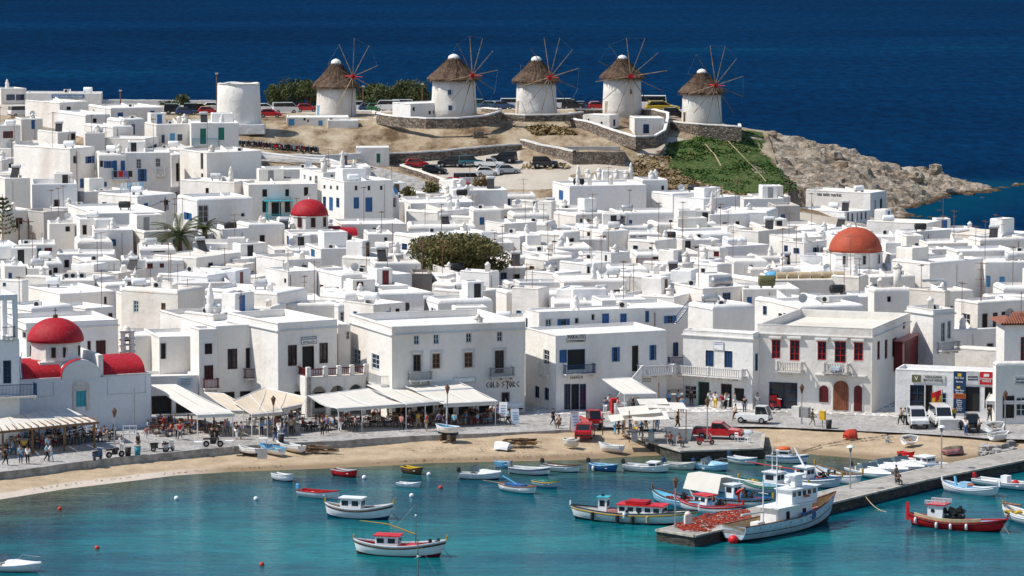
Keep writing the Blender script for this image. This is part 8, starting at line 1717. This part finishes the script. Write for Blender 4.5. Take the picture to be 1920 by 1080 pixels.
b=W(1620,927,PIERZ);e=W(1662,960,0);r_=empty('mooring_line',b,0,'pale rope sagging from the pier to the water','rope');rope(r_,(0,0,0),e-b,.35,'tan','rope',.04)
for(x,y,lab)in((1012+0,836,'white goose on the sand left of the jetty'),(1278,858,'white goose swimming by the jetty')):
 if lab.startswith('white goose on'):x,y=1213,838
 p=beach_pt(x,y)if 'sand' in lab else W(x,y,0);r_=empty('goose',p,q.uniform(0,6),lab,'goose');z0=.22 if 'sand' in lab else .05
 bm=MB().sphere((0,0,z0+.12),.17,10,1.7,.9,.85).tube([(.2,0,z0+.16),(.3,0,z0+.38),(.33,0,z0+.5)],[.07,.04,.035],7).sphere((.35,0,z0+.53),.055,7).tube([(-.25,0,z0+.16),(-.42,0,z0+.22)],[.08,.02],6);bm.build('body','white_paint',r_,True)
 MB().tube([(.39,0,z0+.53),(.47,0,z0+.51)],[.025,.012],5).build('beak','orange',r_)
 if 'sand' in lab:
  for s_ in(-1,1):MB().tube([(0,s_*.06,0),(.02,s_*.06,z0)],.012,4).build('leg','orange',r_)
def slices(prof,hw,ins=.06,rnd_=.10):
 """side profile extruded over the width with softened flanks"""
 mb=MB();cx=sum(p[0]for p in prof)/len(prof);cz=sum(p[1]for p in prof)/len(prof);rows=[]
 for(y,k)in((-hw,ins),(-hw+rnd_,0),(hw-rnd_,0),(hw,ins)):
  rows.append([(x+(k if x<cx else-k)*.6,y,z+(k if z<cz else-k)*.5)for x,z in prof])
 n=len(prof);mb.grid(rows,True);mb.add(rows[0],[tuple(range(n))]);mb.add(rows[-1],[tuple(range(n))[::-1]]);return mb
def car_proto(kind,paint):
 S=dict(hatch=(3.75,1.62,[(0,.35),(0,.75),(.08,.92),(1.0,.95),(2.75,.93),(3.55,.80),(3.75,.62),(3.75,.35),(3.6,.24),(.15,.24)],[(.12,.93),(.55,1.40),(1.9,1.44),(2.75,.93)],(.65,3.0)),suv=(4.1,1.7,[(0,.45),(0,1.0),(.08,1.08),(2.9,1.08),(3.9,1.0),(4.1,.85),(4.1,.45),(3.9,.34),(.2,.34)],[(.06,1.08),(.16,1.72),(2.3,1.72),(2.95,1.08)],(.8,3.3)),van=(4.5,1.75,[(0,.4),(0,1.1),(.05,1.2),(3.9,1.15),(4.4,.95),(4.5,.7),(4.5,.4),(4.3,.28),(.2,.28)],[(.02,1.18),(.1,1.85),(3.45,1.88),(4.05,1.15)],(.85,3.6)),pickup=(4.7,1.68,[(0,.45),(0,.95),(1.75,.98),(3.3,.98),(4.4,.90),(4.7,.75),(4.7,.42),(4.5,.32),(.2,.36)],[(1.8,.97),(1.9,1.50),(2.75,1.52),(3.45,.97)],(.95,3.85)),mini=(3.4,1.42,[(0,.45),(0,.85),(1.9,.88),(3.2,.95),(3.38,.85),(3.4,.42),(3.2,.32),(.2,.36)],[(2.0,.88),(2.02,1.68),(3.0,1.70),(3.32,.95)],(.6,2.7)))[kind]
 L,Wd,lo,up,ax=S;hw=Wd/2;r_=empty('parked_car',(0,-600,0),0,'x','car')
 slices(lo,hw).build('body',paint,r_)
 slices([(x,z)for x,z in up],hw-.10,.10,.05).build('windows','glass',r_)
 xa,xb=up[1][0],up[2][0];zt=up[1][1];rf=MB().box(xa-.02,xb+.02,-hw+.12,hw-.12,zt-.015,zt+.04);rf.build('roof',paint,r_)
 pl=MB()
 for s_ in(-1,1):
  y=s_*(hw-.125)
  for(x0,z0),(x1,z1)in((up[0],up[1]),(up[3],up[2]),(((up[0][0]+up[3][0])/2,up[0][1]),((xa+xb)/2,zt))):pl.tube([(x0,y,z0),(x1,y*.94,z1)],.045,4)
 pl.build('pillars',paint,r_)
 wr=.31 if kind!='suv' else .36
 for x in ax:
  for s_ in(-1,1):
   w_=MB().tube([(x,s_*(hw-.17),wr),(x,s_*(hw+.005),wr)],wr,14).build('wheel','rubber',r_);MB().tube([(x,s_*(hw-.02),wr),(x,s_*(hw+.015),wr)],wr*.55,10).build('rim','metal',w_)
 for s_ in(-1,1):
  MB().box(L-.03,L+.012,min(s_*hw*.55,s_*hw*.9),max(s_*hw*.55,s_*hw*.9),.60,.74).build('headlight','pale_grey',r_);MB().box(-.012,.03,min(s_*hw*.7,s_*hw*.92),max(s_*hw*.7,s_*hw*.92),.62,.82).build('tail_light','red',r_)
  MB().box(up[2][0]+.45,up[2][0]+.6,min(s_*(hw-.04),s_*(hw+.12)),max(s_*(hw-.04),s_*(hw+.12)),up[0][1]+.02,up[0][1]+.14).build('mirror','dark',r_)
 MB().box(L-.02,L+.06,-hw*.95,hw*.95,.34,.50).build('bumper','dark',r_);MB().box(-.06,.02,-hw*.95,hw*.95,.34,.50).build('bumper','dark',r_);MB().box(L+.06,L+.07,-.24,.24,.40,.48).build('number_plate','off_white',r_)
 if kind in('pickup','mini'):MB().box(.1,(1.7 if kind=='pickup' else 1.9),-hw+.12,hw-.12,lo[2][1]+.006,lo[2][1]+.02).build('load_bed','dark' if kind=='pickup' else 'off_white',r_)
 return r_
PROT={k:car_proto(k,'car_white')for k in('hatch','suv','van','pickup','mini')}
def car(kind,paint,label,px,py,rz,z=None,Y=None,group='cars parked on the hill',name=None):
 p=V(px,py,Y)if Y else(W(px,py,z)if z is not None else ground_at(px,py));c=copy_tree(PROT[kind],None,{'car_white':paint});c.name=name or{'hatch':'parked_car','suv':'parked_jeep','van':'parked_van','pickup':'pickup_truck','mini':'light_truck'}[kind]
 S_={'hatch':1.9,'suv':2.05,'van':2.2,'pickup':2.35,'mini':1.7}[kind];d=Vector((math.cos(rz),math.sin(rz),0))*S_
 if Y:p.z=gz(p.x,p.y)
 c.location=p-d+Vector((0,0,.02));c.rotation_euler=(0,0,rz);c['label']=label;c['category']={'hatch':'car','suv':'car','van':'van','pickup':'pickup','mini':'truck'}[kind];c['group']=group
 return c
WF='vehicles on the waterfront'
car('hatch','car_red','red hatchback parked on the sand with its tail to the sea',1094,822,1.45,None,None,WF).location.z=0
o=[c for c in bpy.data.objects if c.get('label','').startswith('red hatchback parked on the sand')][0];p=beach_pt(1095,826);o.location=p+Vector((-.1,0,.05))
car('pickup','car_red','red pickup truck on the jetty beside the fish stall',1346,822,-.22,1.03,None,WF);car('mini','car_white','small white pickup truck before the jeweller shops',1413,793,-.35,PZ+.02,None,WF);car('van','car_white','white minibus parked at the end of the store awning',946,770,-1.1,PZ+.02,None,WF)
car('suv','car_white','white jeep facing the sea before the right shops',1720,800,-1.55,PZ+.02,None,WF);car('van','car_white','white van beside the white jeep at the right shops',1764,797,-1.5,PZ+.02,None,WF);car('mini','car_red','red three-wheeler truck behind the red hatchback',1108,800,-1.3,PZ+.02,None,WF);car('mini','car_black','dark loaded truck with boards near the pier root',1818,808,-1.5,PZ+.02,None,WF)
r_=empty('concrete_block',W(1778,812,PZ-.3),.05,'pale concrete block at the edge of the sand before the white van','block');MB().box(-.9,.9,-.4,.4,0,1.35).build('block_body','off_white',r_)
LOTG='cars in the lower car park'
for a in[('hatch','car_red','red car against the dark retaining wall',782,314,.1),('suv','car_black','black jeep beside the red car under the wall',845,313,3.0),('suv','car_teal','dark teal jeep in the middle under the wall',882,312,.2),('hatch','car_black','black car on the lane ramp below the red one',815,326,-.3),('pickup','car_white','white pickup behind the white hatchback',918,314,-.2),('hatch','car_white','white hatchback parked foremost in the lower car park',915,330,.05),('hatch','car_silver','silver car beside the white hatchback',952,326,.3),('suv','car_black','black jeep under the stone wall corner',945,304,2.8),('suv','car_black','dark blue-black car alone near the ruined enclosure',1022,314,.0),('van','car_white','white van half hidden behind the dry bush',875,346,.1),('hatch','car_red','red car behind the ramp wall and bush',857,350,-.3)]:
 car(*a,None,None,LOTG)
PLG='cars along the plateau behind the mills'
for i,a in enumerate([('hatch','car_red','red hatchback beside the roofless tower',508,221,0,655),('van','car_white','white camper beside the roofless tower',535,212,.2,664),('hatch','car_red','red car behind the blue-doored cottage',576,209,.1,668),('hatch','car_white','white car next to the roofless tower',500,212,.1,668),('suv','car_white','white jeep right of the first thatched mill',677,207,0,672),('hatch','car_blue','blue car right of the first thatched mill',693,209,.1,668),('hatch','car_green','green car between the first two mills',707,209,.1,668),('van','car_white','white minibus between the first two mills',726,208,3.1,668),('van','car_white','second white minibus near the long annexe',750,207,3.1,672),('suv','car_teal','dark jeep right of the annexed mill',902,206,.0,668),('hatch','car_blue','blue car second from the annexed mill',921,207,.1,668),('hatch','car_white','white car third from the annexed mill',932,206,.1,671),('hatch','car_blue','blue hatchback left of the middle mill',944,207,.1,668),('van','car_white','white van just left of the middle mill',962,206,.0,670),('van','car_white','white boat trailer van right of the middle mill',1056,206,.1,668),('suv','car_black','dark car right of the middle mill',1074,207,.1,668),('hatch','car_blue','blue car before the courtyard mill',1095,206,.1,672),('hatch','car_red','red car just left of the courtyard mill',1122,206,.1,672),('van','car_white','big white coach right of the courtyard mill',1226,200,3.1,676),('hatch','car_yellow','yellow car before the white coach',1230,209,.1,668),('suv','car_white','white jeep left of the seaward mill',1258,211,.0,668),('suv','car_black','black jeep before the white one at the seaward mill',1264,218,.2,660),('suv','car_black','dark jeep leftmost in the left plateau car row',330,216,.0,664),('hatch','car_blue','blue car second in the left plateau row',350,217,.2,662),('hatch','car_yellow','yellow car in the left plateau row',378,214,.1,668),('suv','car_black','black car in the middle of the left plateau row',366,215,.1,665),('hatch','car_red','red car nearest the tower in the left plateau row',392,217,.1,662),('hatch','car_white','white car last in the left plateau row',402,211,.1,670),('van','car_white','small white van beside the pink skyline house',40,217,.5,660)]):
 c=car(a[0],a[1],a[2],a[3],a[4],a[5],None,a[6],PLG)
 if 'coach' in a[2]:c.scale=(1.6,1.3,1.5)
def bike_proto(moto=False):
 r_=empty('motor_scooter',(0,-600,0),0,'x','scooter');wr=.24 if not moto else .30;wb=1.2 if not moto else 1.3
 for x in(0,wb):w_=MB().tube([(x,-.05,wr),(x,.05,wr)],wr,14).build('wheel','rubber',r_);MB().tube([(x,-.06,wr),(x,.06,wr)],wr*.5,10).build('rim','metal',w_)
 if not moto:
  MB().add([(-.25,-.13,.4),(.45,-.13,.32),(.45,.13,.32),(-.25,.13,.4),(-.3,-.12,.72),(.4,-.11,.70),(.4,.11,.70),(-.3,.12,.72)],[(0,1,2,3),(4,7,6,5),(0,4,5,1),(1,5,6,2),(2,6,7,3),(3,7,4,0)]).build('rear_body','car_black',r_)
  MB().box(.45,.95,-.14,.14,.26,.32).build('footboard','dark',r_);MB().obox((1.02,0,.62),.08,.42,.75,0,0,R(-14)).build('leg_shield','car_black',r_)
 else:MB().obox((.6,0,.48),.5,.26,.36).build('engine','dark',r_);MB().obox((.75,0,.78),.5,.24,.24).build('fuel_tank','car_black',r_)
 MB().obox((.08,0,.78),.75,.26,.12).build('seat','black',r_)
 MB().tube([(wb,0,wr),(wb-.18,0,1.0)],.03,6).tube([(wb-.18,-.34,1.05),(wb-.18,.34,1.05)],.02,6).build('handlebar','metal',r_);MB().sphere((wb-.1,0,.92),.09,8).build('headlight','pale_grey',r_);MB().box(-.38,-.33,-.06,.06,.62,.7).build('tail_light','red',r_)
 return r_
SCO,MOTO=bike_proto(),bike_proto(True)
def bike(px,py,rz,paint,label,group,moto=False,z=None,Y=None):
 p=W(px,py,z)if z is not None else V(px,py,Y);c=copy_tree(MOTO if moto else SCO,None,{'car_black':paint});d=Vector((math.cos(rz),math.sin(rz),0))*.6;c.location=p-d;c.rotation_euler=(R(4),0,rz);c['label']=label;c['group']=group;c['category']='motorbike' if moto else 'scooter'
 if moto:c.name='motorbike'
 return c
for i in range(26):
 x=450+i*5.6+q.uniform(-2,2);y=274+(i*.5);pc=q.choice(('car_black','car_black','car_black','car_red','car_black','car_silver','car_yellow','car_black'));o=bike(x,y,R(q.uniform(-80,20)),pc,'parked scooter in the long row beside the dry field','scooters rowed beside the field',False,None,612);g=ground_at(x,y);o.location=g+Vector((0,0,.05))
for i in range(7):o=bike(672+i*7,312+i*2.2,R(q.uniform(20,80)),q.choice(('car_black','car_yellow','car_black')),'scooter crowded at the top of the hill lane','scooters at the top of the lane',False,None,603);o.location.z=max(gz(o.location.x,o.location.y),o.location.z-.5)
bike(183,862,1.2,'car_blue','blue scooter seen from the front on the left promenade',WF,False,PZ);bike(215,858,.6,'car_black','black motorbike beside the left lamp post',WF,True,PZ);bike(300,847,.1,'car_black','black scooter parked side-on above the sea wall',WF,False,PZ);bike(316,846,1.0,'car_silver','silver-black scooter nosing against the side-on one',WF,False,PZ)
bike(399,838,.05,'car_black','motorbike parked between the white side tables',WF,True,PZ);bike(1323,834,.2,'car_red','red moped on the jetty edge',WF,False,1.03);bike(1455,768,.9,'car_red','red delivery scooter by the blue town hall door',WF,False,PZ+.02)
b_=W(1455,766,PZ);r_=empty('delivery_box',b_+Vector((-.3,-.2,.85)),.3,'red delivery box on the scooter by the blue door','box');MB().box(-.28,.28,-.25,.25,0,.5).build('box_body','bright_red',r_);MB().box(-.29,.29,-.26,.26,.5,.54).build('lid','red',r_)
def kill(o):
 for c in[x for x in bpy.data.objects if x.parent==o]:kill(c)
 bpy.data.objects.remove(o)
for o in list(PROT.values())+[SCO,MOTO,CH1,CH2,CH3,TB1,TB2]:kill(o)
LM=[('the red waterfront church',150,690),('the cream sunlit house',300,560),('the two tall palms',350,450),('the grey stone house',82,415),('the tiered conifer',10,410),('the big plain white block',415,305),('the laundry balcony',215,315),('the roofless mill tower',448,225),('the small red dome',578,410),('the belfry chapel',722,375),('the turquoise porch',520,390),('the tamarisk',862,460),('the brown shed',790,530),('the hotel block',575,630),('the gold store',860,640),('the very large blank wall',1140,370),('the pepper-pot chimneys',1130,330),('the blue-grey cube',1330,390),('the dark red railing',1215,490),('the big smooth vault',1210,520),('the chapel-like house',1100,510),('the PARALOS house',1130,640),('the square shop house',1350,640),('the town hall',1540,640),('the orange dome',1608,455),('the navy-shuttered cube',1505,475),('the sea-edge tavern',1590,390),('the plain grey-walled house',1770,510),('the bright blue doors',1868,525),('the straw bales',1470,515),('the shop row',1770,735),('the green tank',1440,535)]
def where(px,py):
 n,x,y=min(LM,key=lambda k:math.hypot((k[1]-px),(k[2]-py)*1.6));dx,dy=px-x,py-y
 if abs(dx)>abs(dy)*1.7:return('left of ' if dx<0 else 'right of ')+n
 return('above ' if dy<0 else 'below ')+n
q=random.Random(99)
ORD=['first','second','third','fourth','fifth','sixth','seventh','eighth','ninth','tenth','eleventh','twelfth']
COLW=dict(b='blue',n='navy',s='pale blue',g='green',r='dark red',R='red',m='maroon',w='white',k='dark',c='brown',e='grey',G='pale',o='brown',y='pale blue',q='turquoise',t='teal')
NUM=['no','one','two','three','four']
auto=[f for f in HS if f.label=='auto'];buckets={}
for f in auto:
 pc=pix((f.p.x,f.p.y,f.p.z));wdt=(f.box[2]-f.box[0])
 tone={'white':'white','white_b':'bluish white','white_w':'off-white','cream':'cream'}[f.tint];size='wide' if wdt>110 else('narrow' if wdt<62 else 'square')
 ws=f.wins;feat='a blank wall' if not ws else NUM[min(4,len(ws))]+' '+COLW[ws[0][0][1]]+(' opening' if len(ws)==1 else ' openings')
 base=f'{size} {tone} house with {feat}, {where(*pc)}';buckets.setdefault(base,[]).append((pc[0],f));f.pc=pc
for base,L in buckets.items():
 L.sort(key=lambda k:k[0])
 for i,(x,f)in enumerate(L):
  f.label=base if len(L)==1 else ORD[min(i,11)]+' '+base;f.root['label']=f.label
def m_cyl():return MB()
AER=[]
for k in range(4):
 h=(3.2,4.2,5.0,2.6)[k];mb=MB().tube([(0,0,0),(0,0,h)],.035,5);zz=h-.15
 mb.tube([(-.8,0,zz),(.9,0,zz)],.018,4)
 for i in range(6):x=-.7+i*.28;mb.tube([(x,-.4+.03*i,zz),(x,.4-.03*i,zz)],.012,3)
 if k%2:mb.tube([(-.5,0,zz-.7),(.5,0,zz-.7)],.015,4);[mb.tube([(-.4+.25*i,-.3,zz-.7),(-.4+.25*i,.3,zz-.7)],.011,3)for i in range(4)]
 AER.append(mb.mesh('television_aerial','rust'))
def local_pt(fr,u,v):ca,sa=math.cos(fr.a),math.sin(fr.a);return Vector((fr.p.x+ca*u-sa*v,fr.p.y+sa*u+ca*v,fr.base+fr.H-fr.par+.03))
TANKH=MB().lathe([(.05,0),(.42,.08),(.45,.2),(.45,1.5),(.42,1.62),(.05,1.7)],14);TH_={}
for m_ in('white_paint','pale_grey','metal','dark','olive'):
 t=MB();t.add([(z-.85,x,y+.75)for x,y,z in TANKH.v],TANKH.f);TH_[m_]=t.mesh('tank_drum',m_,True)
STANDM=MB().box(-.6,-.5,-.35,.35,0,.38).box(.5,.6,-.35,.35,0,.38).mesh('stand','grey')
PANEL=MB().obox((0,0,.75),1.1,1.9,.08,0,R(42)).mesh('solar_panel','panel');PST=MB().box(-.5,-.44,.5,.56,0,1.45).box(.44,.5,.5,.56,0,1.45).box(-.5,.5,-.72,-.66,0,.1).box(-.49,-.45,-.7,.52,.02,.08).box(.45,.49,-.7,.52,.02,.08).mesh('stand','rust');t=MB();t.add([(z*.82-.7,x*.6+.75,y*.6+1.6)for x,y,z in TANKH.v],TANKH.f);PTK=t.mesh('hot_water_drum','pale_grey',True)
ACB=MB().box(-.42,.42,-.17,.17,.06,.68).mesh('casing','off_white');ACF=MB().tube([(-.1,-.185,.37),(-.1,-.17,.37)],.25,14).mesh('fan_grille','dark')
DSH=MB().lathe([(.02,0),(.25,.03),(.45,.12),(.5,.16)],14,cap=False);t=MB();t.add([(x,-z,y+.95)for x,y,z in DSH.v],DSH.f);DSHM=t.tube([(0,.0,0),(0,.02,.95)],.03,5).mesh('satellite_dish','pale_grey',True)
cnt=dict(a=0)
def put_thing(kind,p,rz,lab,grp,px=None):
 loc=where(*pix(p))
 if kind=='aerial':o=link('television_aerial',AER[q.randrange(4)],None,p,rz);tag(o,'thin rusty television aerial on a roof '+loc,'aerial','television aerials over the town')
 elif kind=='tank':
  m_=q.choice(('white_paint','white_paint','pale_grey','metal','dark'));o=empty('water_tank',p,rz,{'white_paint':'white','pale_grey':'grey','metal':'silver','dark':'black','olive':'green'}[m_]+' drum water tank on a roof '+loc,'water tank','water tanks on the roofs');link('tank_drum',TH_[m_],o);link('stand',STANDM,o)
 elif kind=='solar':o=empty('solar_heater',p,rz,'solar water heater with dark panel on a roof '+loc,'solar heater','solar heaters on the roofs');link('solar_panel',PANEL,o);link('stand',PST,o);link('hot_water_drum',PTK,o)
 elif kind=='ac':o=empty('air_conditioner',p,rz,'white air conditioner box on a roof '+loc,'air conditioner','air conditioners on the roofs');link('casing',ACB,o);link('fan_grille',ACF,o)
 elif kind=='dish':o=link('satellite_dish',DSHM,None,p,rz);tag(o,'grey satellite dish on a roof '+loc,'satellite dish','satellite dishes')
 return o
TOWNH=[f for f in HS if f.root.name.startswith('house')and f.p.y>383]
for f in TOWNH:
 L,D_,H=f.Lr,f.Ll,f.H;rz0=f.H-f.par+.035;used=[]
 def free(u,v,r_=1.0):
  for(a,b,c)in used:
   if math.hypot(a-u,b-v)<c+r_:return False
  used.append((u,v,r_));return True
 bx=pix(f.p);skip=(1480<bx[0]<1700 and f.p.y<470)or(740<bx[0]<985 and 440<f.p.y<470)
 if L>5 and D_>4 and q.random()<.38 and not skip:
  w_,d_,h_=q.uniform(1.8,min(4.2,L*.5)),q.uniform(1.6,min(3.4,D_*.5)),q.uniform(1.2,2.3);u=q.choice((L-w_-.4,.4,L*.5-w_/2));v=max(1.2,D_-d_-.4)
  rr=MB();e_=.12
  rows=[[(u+s,v+s,z),(u+w_-s,v+s,z),(u+w_-s,v+d_-s,z),(u+s,v+d_-s,z)]for s,z in((0,rz0-.03),(0,rz0+h_-e_),(e_*.3,rz0+h_-e_*.3),(e_,rz0+h_),(e_+.2,rz0+h_),(e_+.22,rz0+h_-.12))]
  rr.grid(rows,True);rr.add(rows[-1],[(0,1,2,3)]);ro=rr.build('roof_room',q.choice(('white','white',f.tint)),f.root);used.append((u+w_/2,v+d_/2,max(w_,d_)*.6))
  if q.random()<.7 and h_>1.5:c=CODE[q.choice('bkrekc')];x0=u+w_*q.uniform(.15,.5);fm=MB().box(x0-.06,x0+.76,v-.03,v-.003,rz0,rz0+min(1.9,h_-.25)).build('door',c,ro)
 if L>4 and q.random()<.6:
  u=L*q.uniform(.3,.7);ln=min(D_-.8,q.uniform(1.5,4));v0=q.uniform(.4,max(.41,D_-ln-.4));h_=q.uniform(.4,1.0)
  MB().add([(u,v0,rz0-.03),(u+.22,v0,rz0-.03),(u+.22,v0+ln,rz0-.03),(u,v0+ln,rz0-.03),(u,v0,rz0+.15),(u+.22,v0,rz0+.15),(u+.22,v0+ln,rz0+h_),(u,v0+ln,rz0+h_)],[(0,3,2,1),(4,5,6,7),(0,1,5,4),(1,2,6,5),(2,3,7,6),(3,0,4,7)]).build('parapet','white',f.root)
 if q.random()<.3:chimney(f.root,q.uniform(.6,max(.7,L-.6)),q.uniform(.5,max(.6,D_*.5)),rz0-.03,q.uniform(.8,1.5),q.choice((0,0,1,1,2)))
 for kind,pr,r_ in(('aerial',.42,.5),('tank',.24,1.0),('solar',.12,1.3),('ac',.24,.6),('dish',.14,.6),('aerial',.12,.5)):
  if q.random()<pr and L>2.4 and D_>2.4:
   u,v=q.uniform(.8,L-.8),q.uniform(.8,D_-.8)
   if free(u,v,r_):put_thing(kind,local_pt(f,u,v),q.uniform(-.4,.4)if kind!='aerial' else q.uniform(0,3),'','')
 if q.random()<.3 and f.H>3:
  u=q.uniform(.3,L-.3);MB().tube([(u,-.05,0),(u,-.05,f.H-.5)],.04,5).build('drain_pipe',q.choice(('white','grey','rust')),f.root)
def on_house(words):return byl(words)
for words,xs in(('air conditioners at both ends',(56,100)),('three air conditioners',(126,138,155))):
 f=byl(words);ca,sa=math.cos(f.a),math.sin(f.a)
 for i,x in enumerate(xs):s_=reach(f.p,ca,sa,x);p=local_pt(f,max(.5,min(f.Lr-.5,s_)),.5);p.z+=f.par;o=empty('air_conditioner',p,f.a,f'{ORD[i]} of the rooftop air conditioners lined up left of the cream house ({"double" if len(xs) == 2 else "triple"} row)','air conditioner','air conditioners on the roofs');link('casing',ACB,o);link('fan_grille',ACF,o)
f=byl('silver tank');p=local_pt(f,f.Lr*.5,1.2);o=empty('water_tank',p,f.a,'large silver drum tank on the house with wide blue-framed windows','water tank','water tanks on the roofs');o.scale=(1.6,1.2,1.2);link('tank_drum',TH_['metal'],o);link('stand',STANDM,o)
f=byl('green tank');p=local_pt(f,f.Lr*.45,1.5);o=empty('water_tank',p,f.a,'round green-grey water tank beside blue windows','water tank','water tanks on the roofs');o.scale=(1.2,1.3,1.4);link('tank_drum',TH_['olive'],o);link('stand',STANDM,o)
f=byl('straw bales')
for i in range(6):tag(MB().tube([(0,-.55,.5),(0,.55,.5)],.5,12).build('straw_bale','tan',None,loc=local_pt(f,1.2+i*1.4,1.2),rz=f.a+1.57),'round straw bale on the cream terrace, '+ORD[i]+' from the left','straw bale','straw bales')
for i,(u,m_,l)in enumerate(((.4,'sky_blue','bright blue tarpaulin heap at the left of the straw bales'),(8.4,'grey','grey tarpaulin heap right of the straw bales'),(10.2,'pale_grey','pale tarpaulin heap near the cream stone house'))):
 mb=MB().sphere((0,0,.35),.9,9,1.1,.9,.75,.15);tag(mb.build('tarpaulin',m_,None,True,local_pt(f,min(u,f.Lr-.8),2.4)),l,'tarpaulin')
for words,face_,n_,off in(('laundry on its terrace',0,6,.6),('hung with laundry',1,4,0)):
 f=byl(words);r_=empty('laundry_line',local_pt(f,.8,f.Ll*.55)if not face_ else Vector((0,0,0)),f.a,'white laundry drying on a line on a roof terrace' if not face_ else 'coloured laundry over the blue balcony rail','laundry')
 if face_:s_,z_=local(f,226,326);ca,sa=math.cos(f.a),math.sin(f.a);r_.location=Vector((f.p.x+ca*(s_-1.1)+sa*1.0,f.p.y+sa*(s_-1.1)-ca*1.0,f.base+z_-1.2))
 MB().tube([(0,0,1.7),(n_*.75,0,1.7)],.012,4).build('line','grey',r_)
 for i in range(n_):w_=q.uniform(.45,.7);MB().grid([[(i*.72+w_*k/3,.04*math.sin(k*2+i),1.69-j*.3)for k in range(4)]for j in range(4)]).build('cloth',('white_paint','white_paint','light_blue')[i%3]if not face_ else('dark','red','violet','dark')[i],r_)
 for x in(0,n_*.75):MB().tube([(x,0,0),(x,0,1.72)],.03,5).build('prop','grey',r_)if not face_ else None
POLES=[(104,452,402,'wooden telegraph pole beside the grey stone house'),(36,462,408,'short dark pole under the conifer'),(54,460,410,'second short dark pole under the conifer'),(310,440,372,'dark utility pole above the palms'),(684,470,425,'utility pole left of the tamarisk'),(985,432,400,'utility pole right of the tamarisk'),(1912,545,490,'utility pole with boxes at the right edge'),(407,242,136,'thin mast beside the roofless tower'),(226,200,168,'lamp mast on the skyline'),(681,212,160,'lamp mast behind the first thatched mill'),(792,205,156,'lamp mast before the annexed mill')]
ends=[]
for(x,y0,y1,l)in POLES:
 Y=None;p=first_hit(x,y0,.5)if y0>250 else V(x,y0,650 if y1<140 else 668);g=gz(p.x,p.y);t=V(x,y1,p.y);r_=empty('utility_pole',(p.x,p.y,g),0,l,'pole','utility poles');h=t.z-g
 MB().tube([(0,0,0),(0,0,h)],[.13,.09],7).build('shaft','brown' if y0>250 else 'rust',r_)
 if y0>250:MB().box(-.7,.7,-.05,.05,h-.45,h-.35).build('crossarm','brown',r_);MB().box(.12,.5,-.15,.2,h-1.6,h-.9).build('junction_box','grey',r_)
 else:MB().box(-.25,.25,-.12,.12,h-.3,h-.05).build('lamp_head','pale_grey',r_)
 ends.append(Vector((p.x,p.y,t.z-.3)))
for i,j in((0,3),(4,5)):
 a,b=ends[i],ends[j];o=MB().tube([a.lerp(b,k/12)+Vector((0,0,-1.2*math.sin(math.pi*k/12)))for k in range(13)],.03,4).build('overhead_wire','dark');tag(o,'sagging overhead wire '+('between the stone house and the palms' if i==0 else 'passing over the tamarisk'),'wire')
(s0,z0),(s1,z1)=local(STEP,1262,606),local(STEP,1284,579)
mb=MB()
for k in range(9):t=k/9;mb.box(s0+(s1-s0)*t,s0+(s1-s0)*(t+.12),-.9,-.05,z0+(z1-z0)*t,z0+(z1-z0)*t+.05)
st2=mb.build('outside_stair','off_white',STEP.root);MB().tube([(s0,-.9,z0+.9),(s1,-.9,z1+.9)],.04,5).tube([(s0,-.9,z0),(s0,-.9,z0+.9)],.03,5).tube([(s1,-.9,z1),(s1,-.9,z1+.9)],.03,5).tube([(s0,-.9,z0+.1),(s1,-.9,z1+.1)],.05,5).build('handrail','blue',st2)
f=byl('silver pipe');p=local_pt(f,f.Lr*.8,.8);tag(MB().tube([(-2.2,0,1.3),(0,0,1.4),(.25,0,1.2),(.3,0,0)],.16,10).build('flue_pipe','pale_grey',None,True,p),'silver bent flue pipe on the cream plastered box','pipe')
print('objects',len(bpy.data.objects))
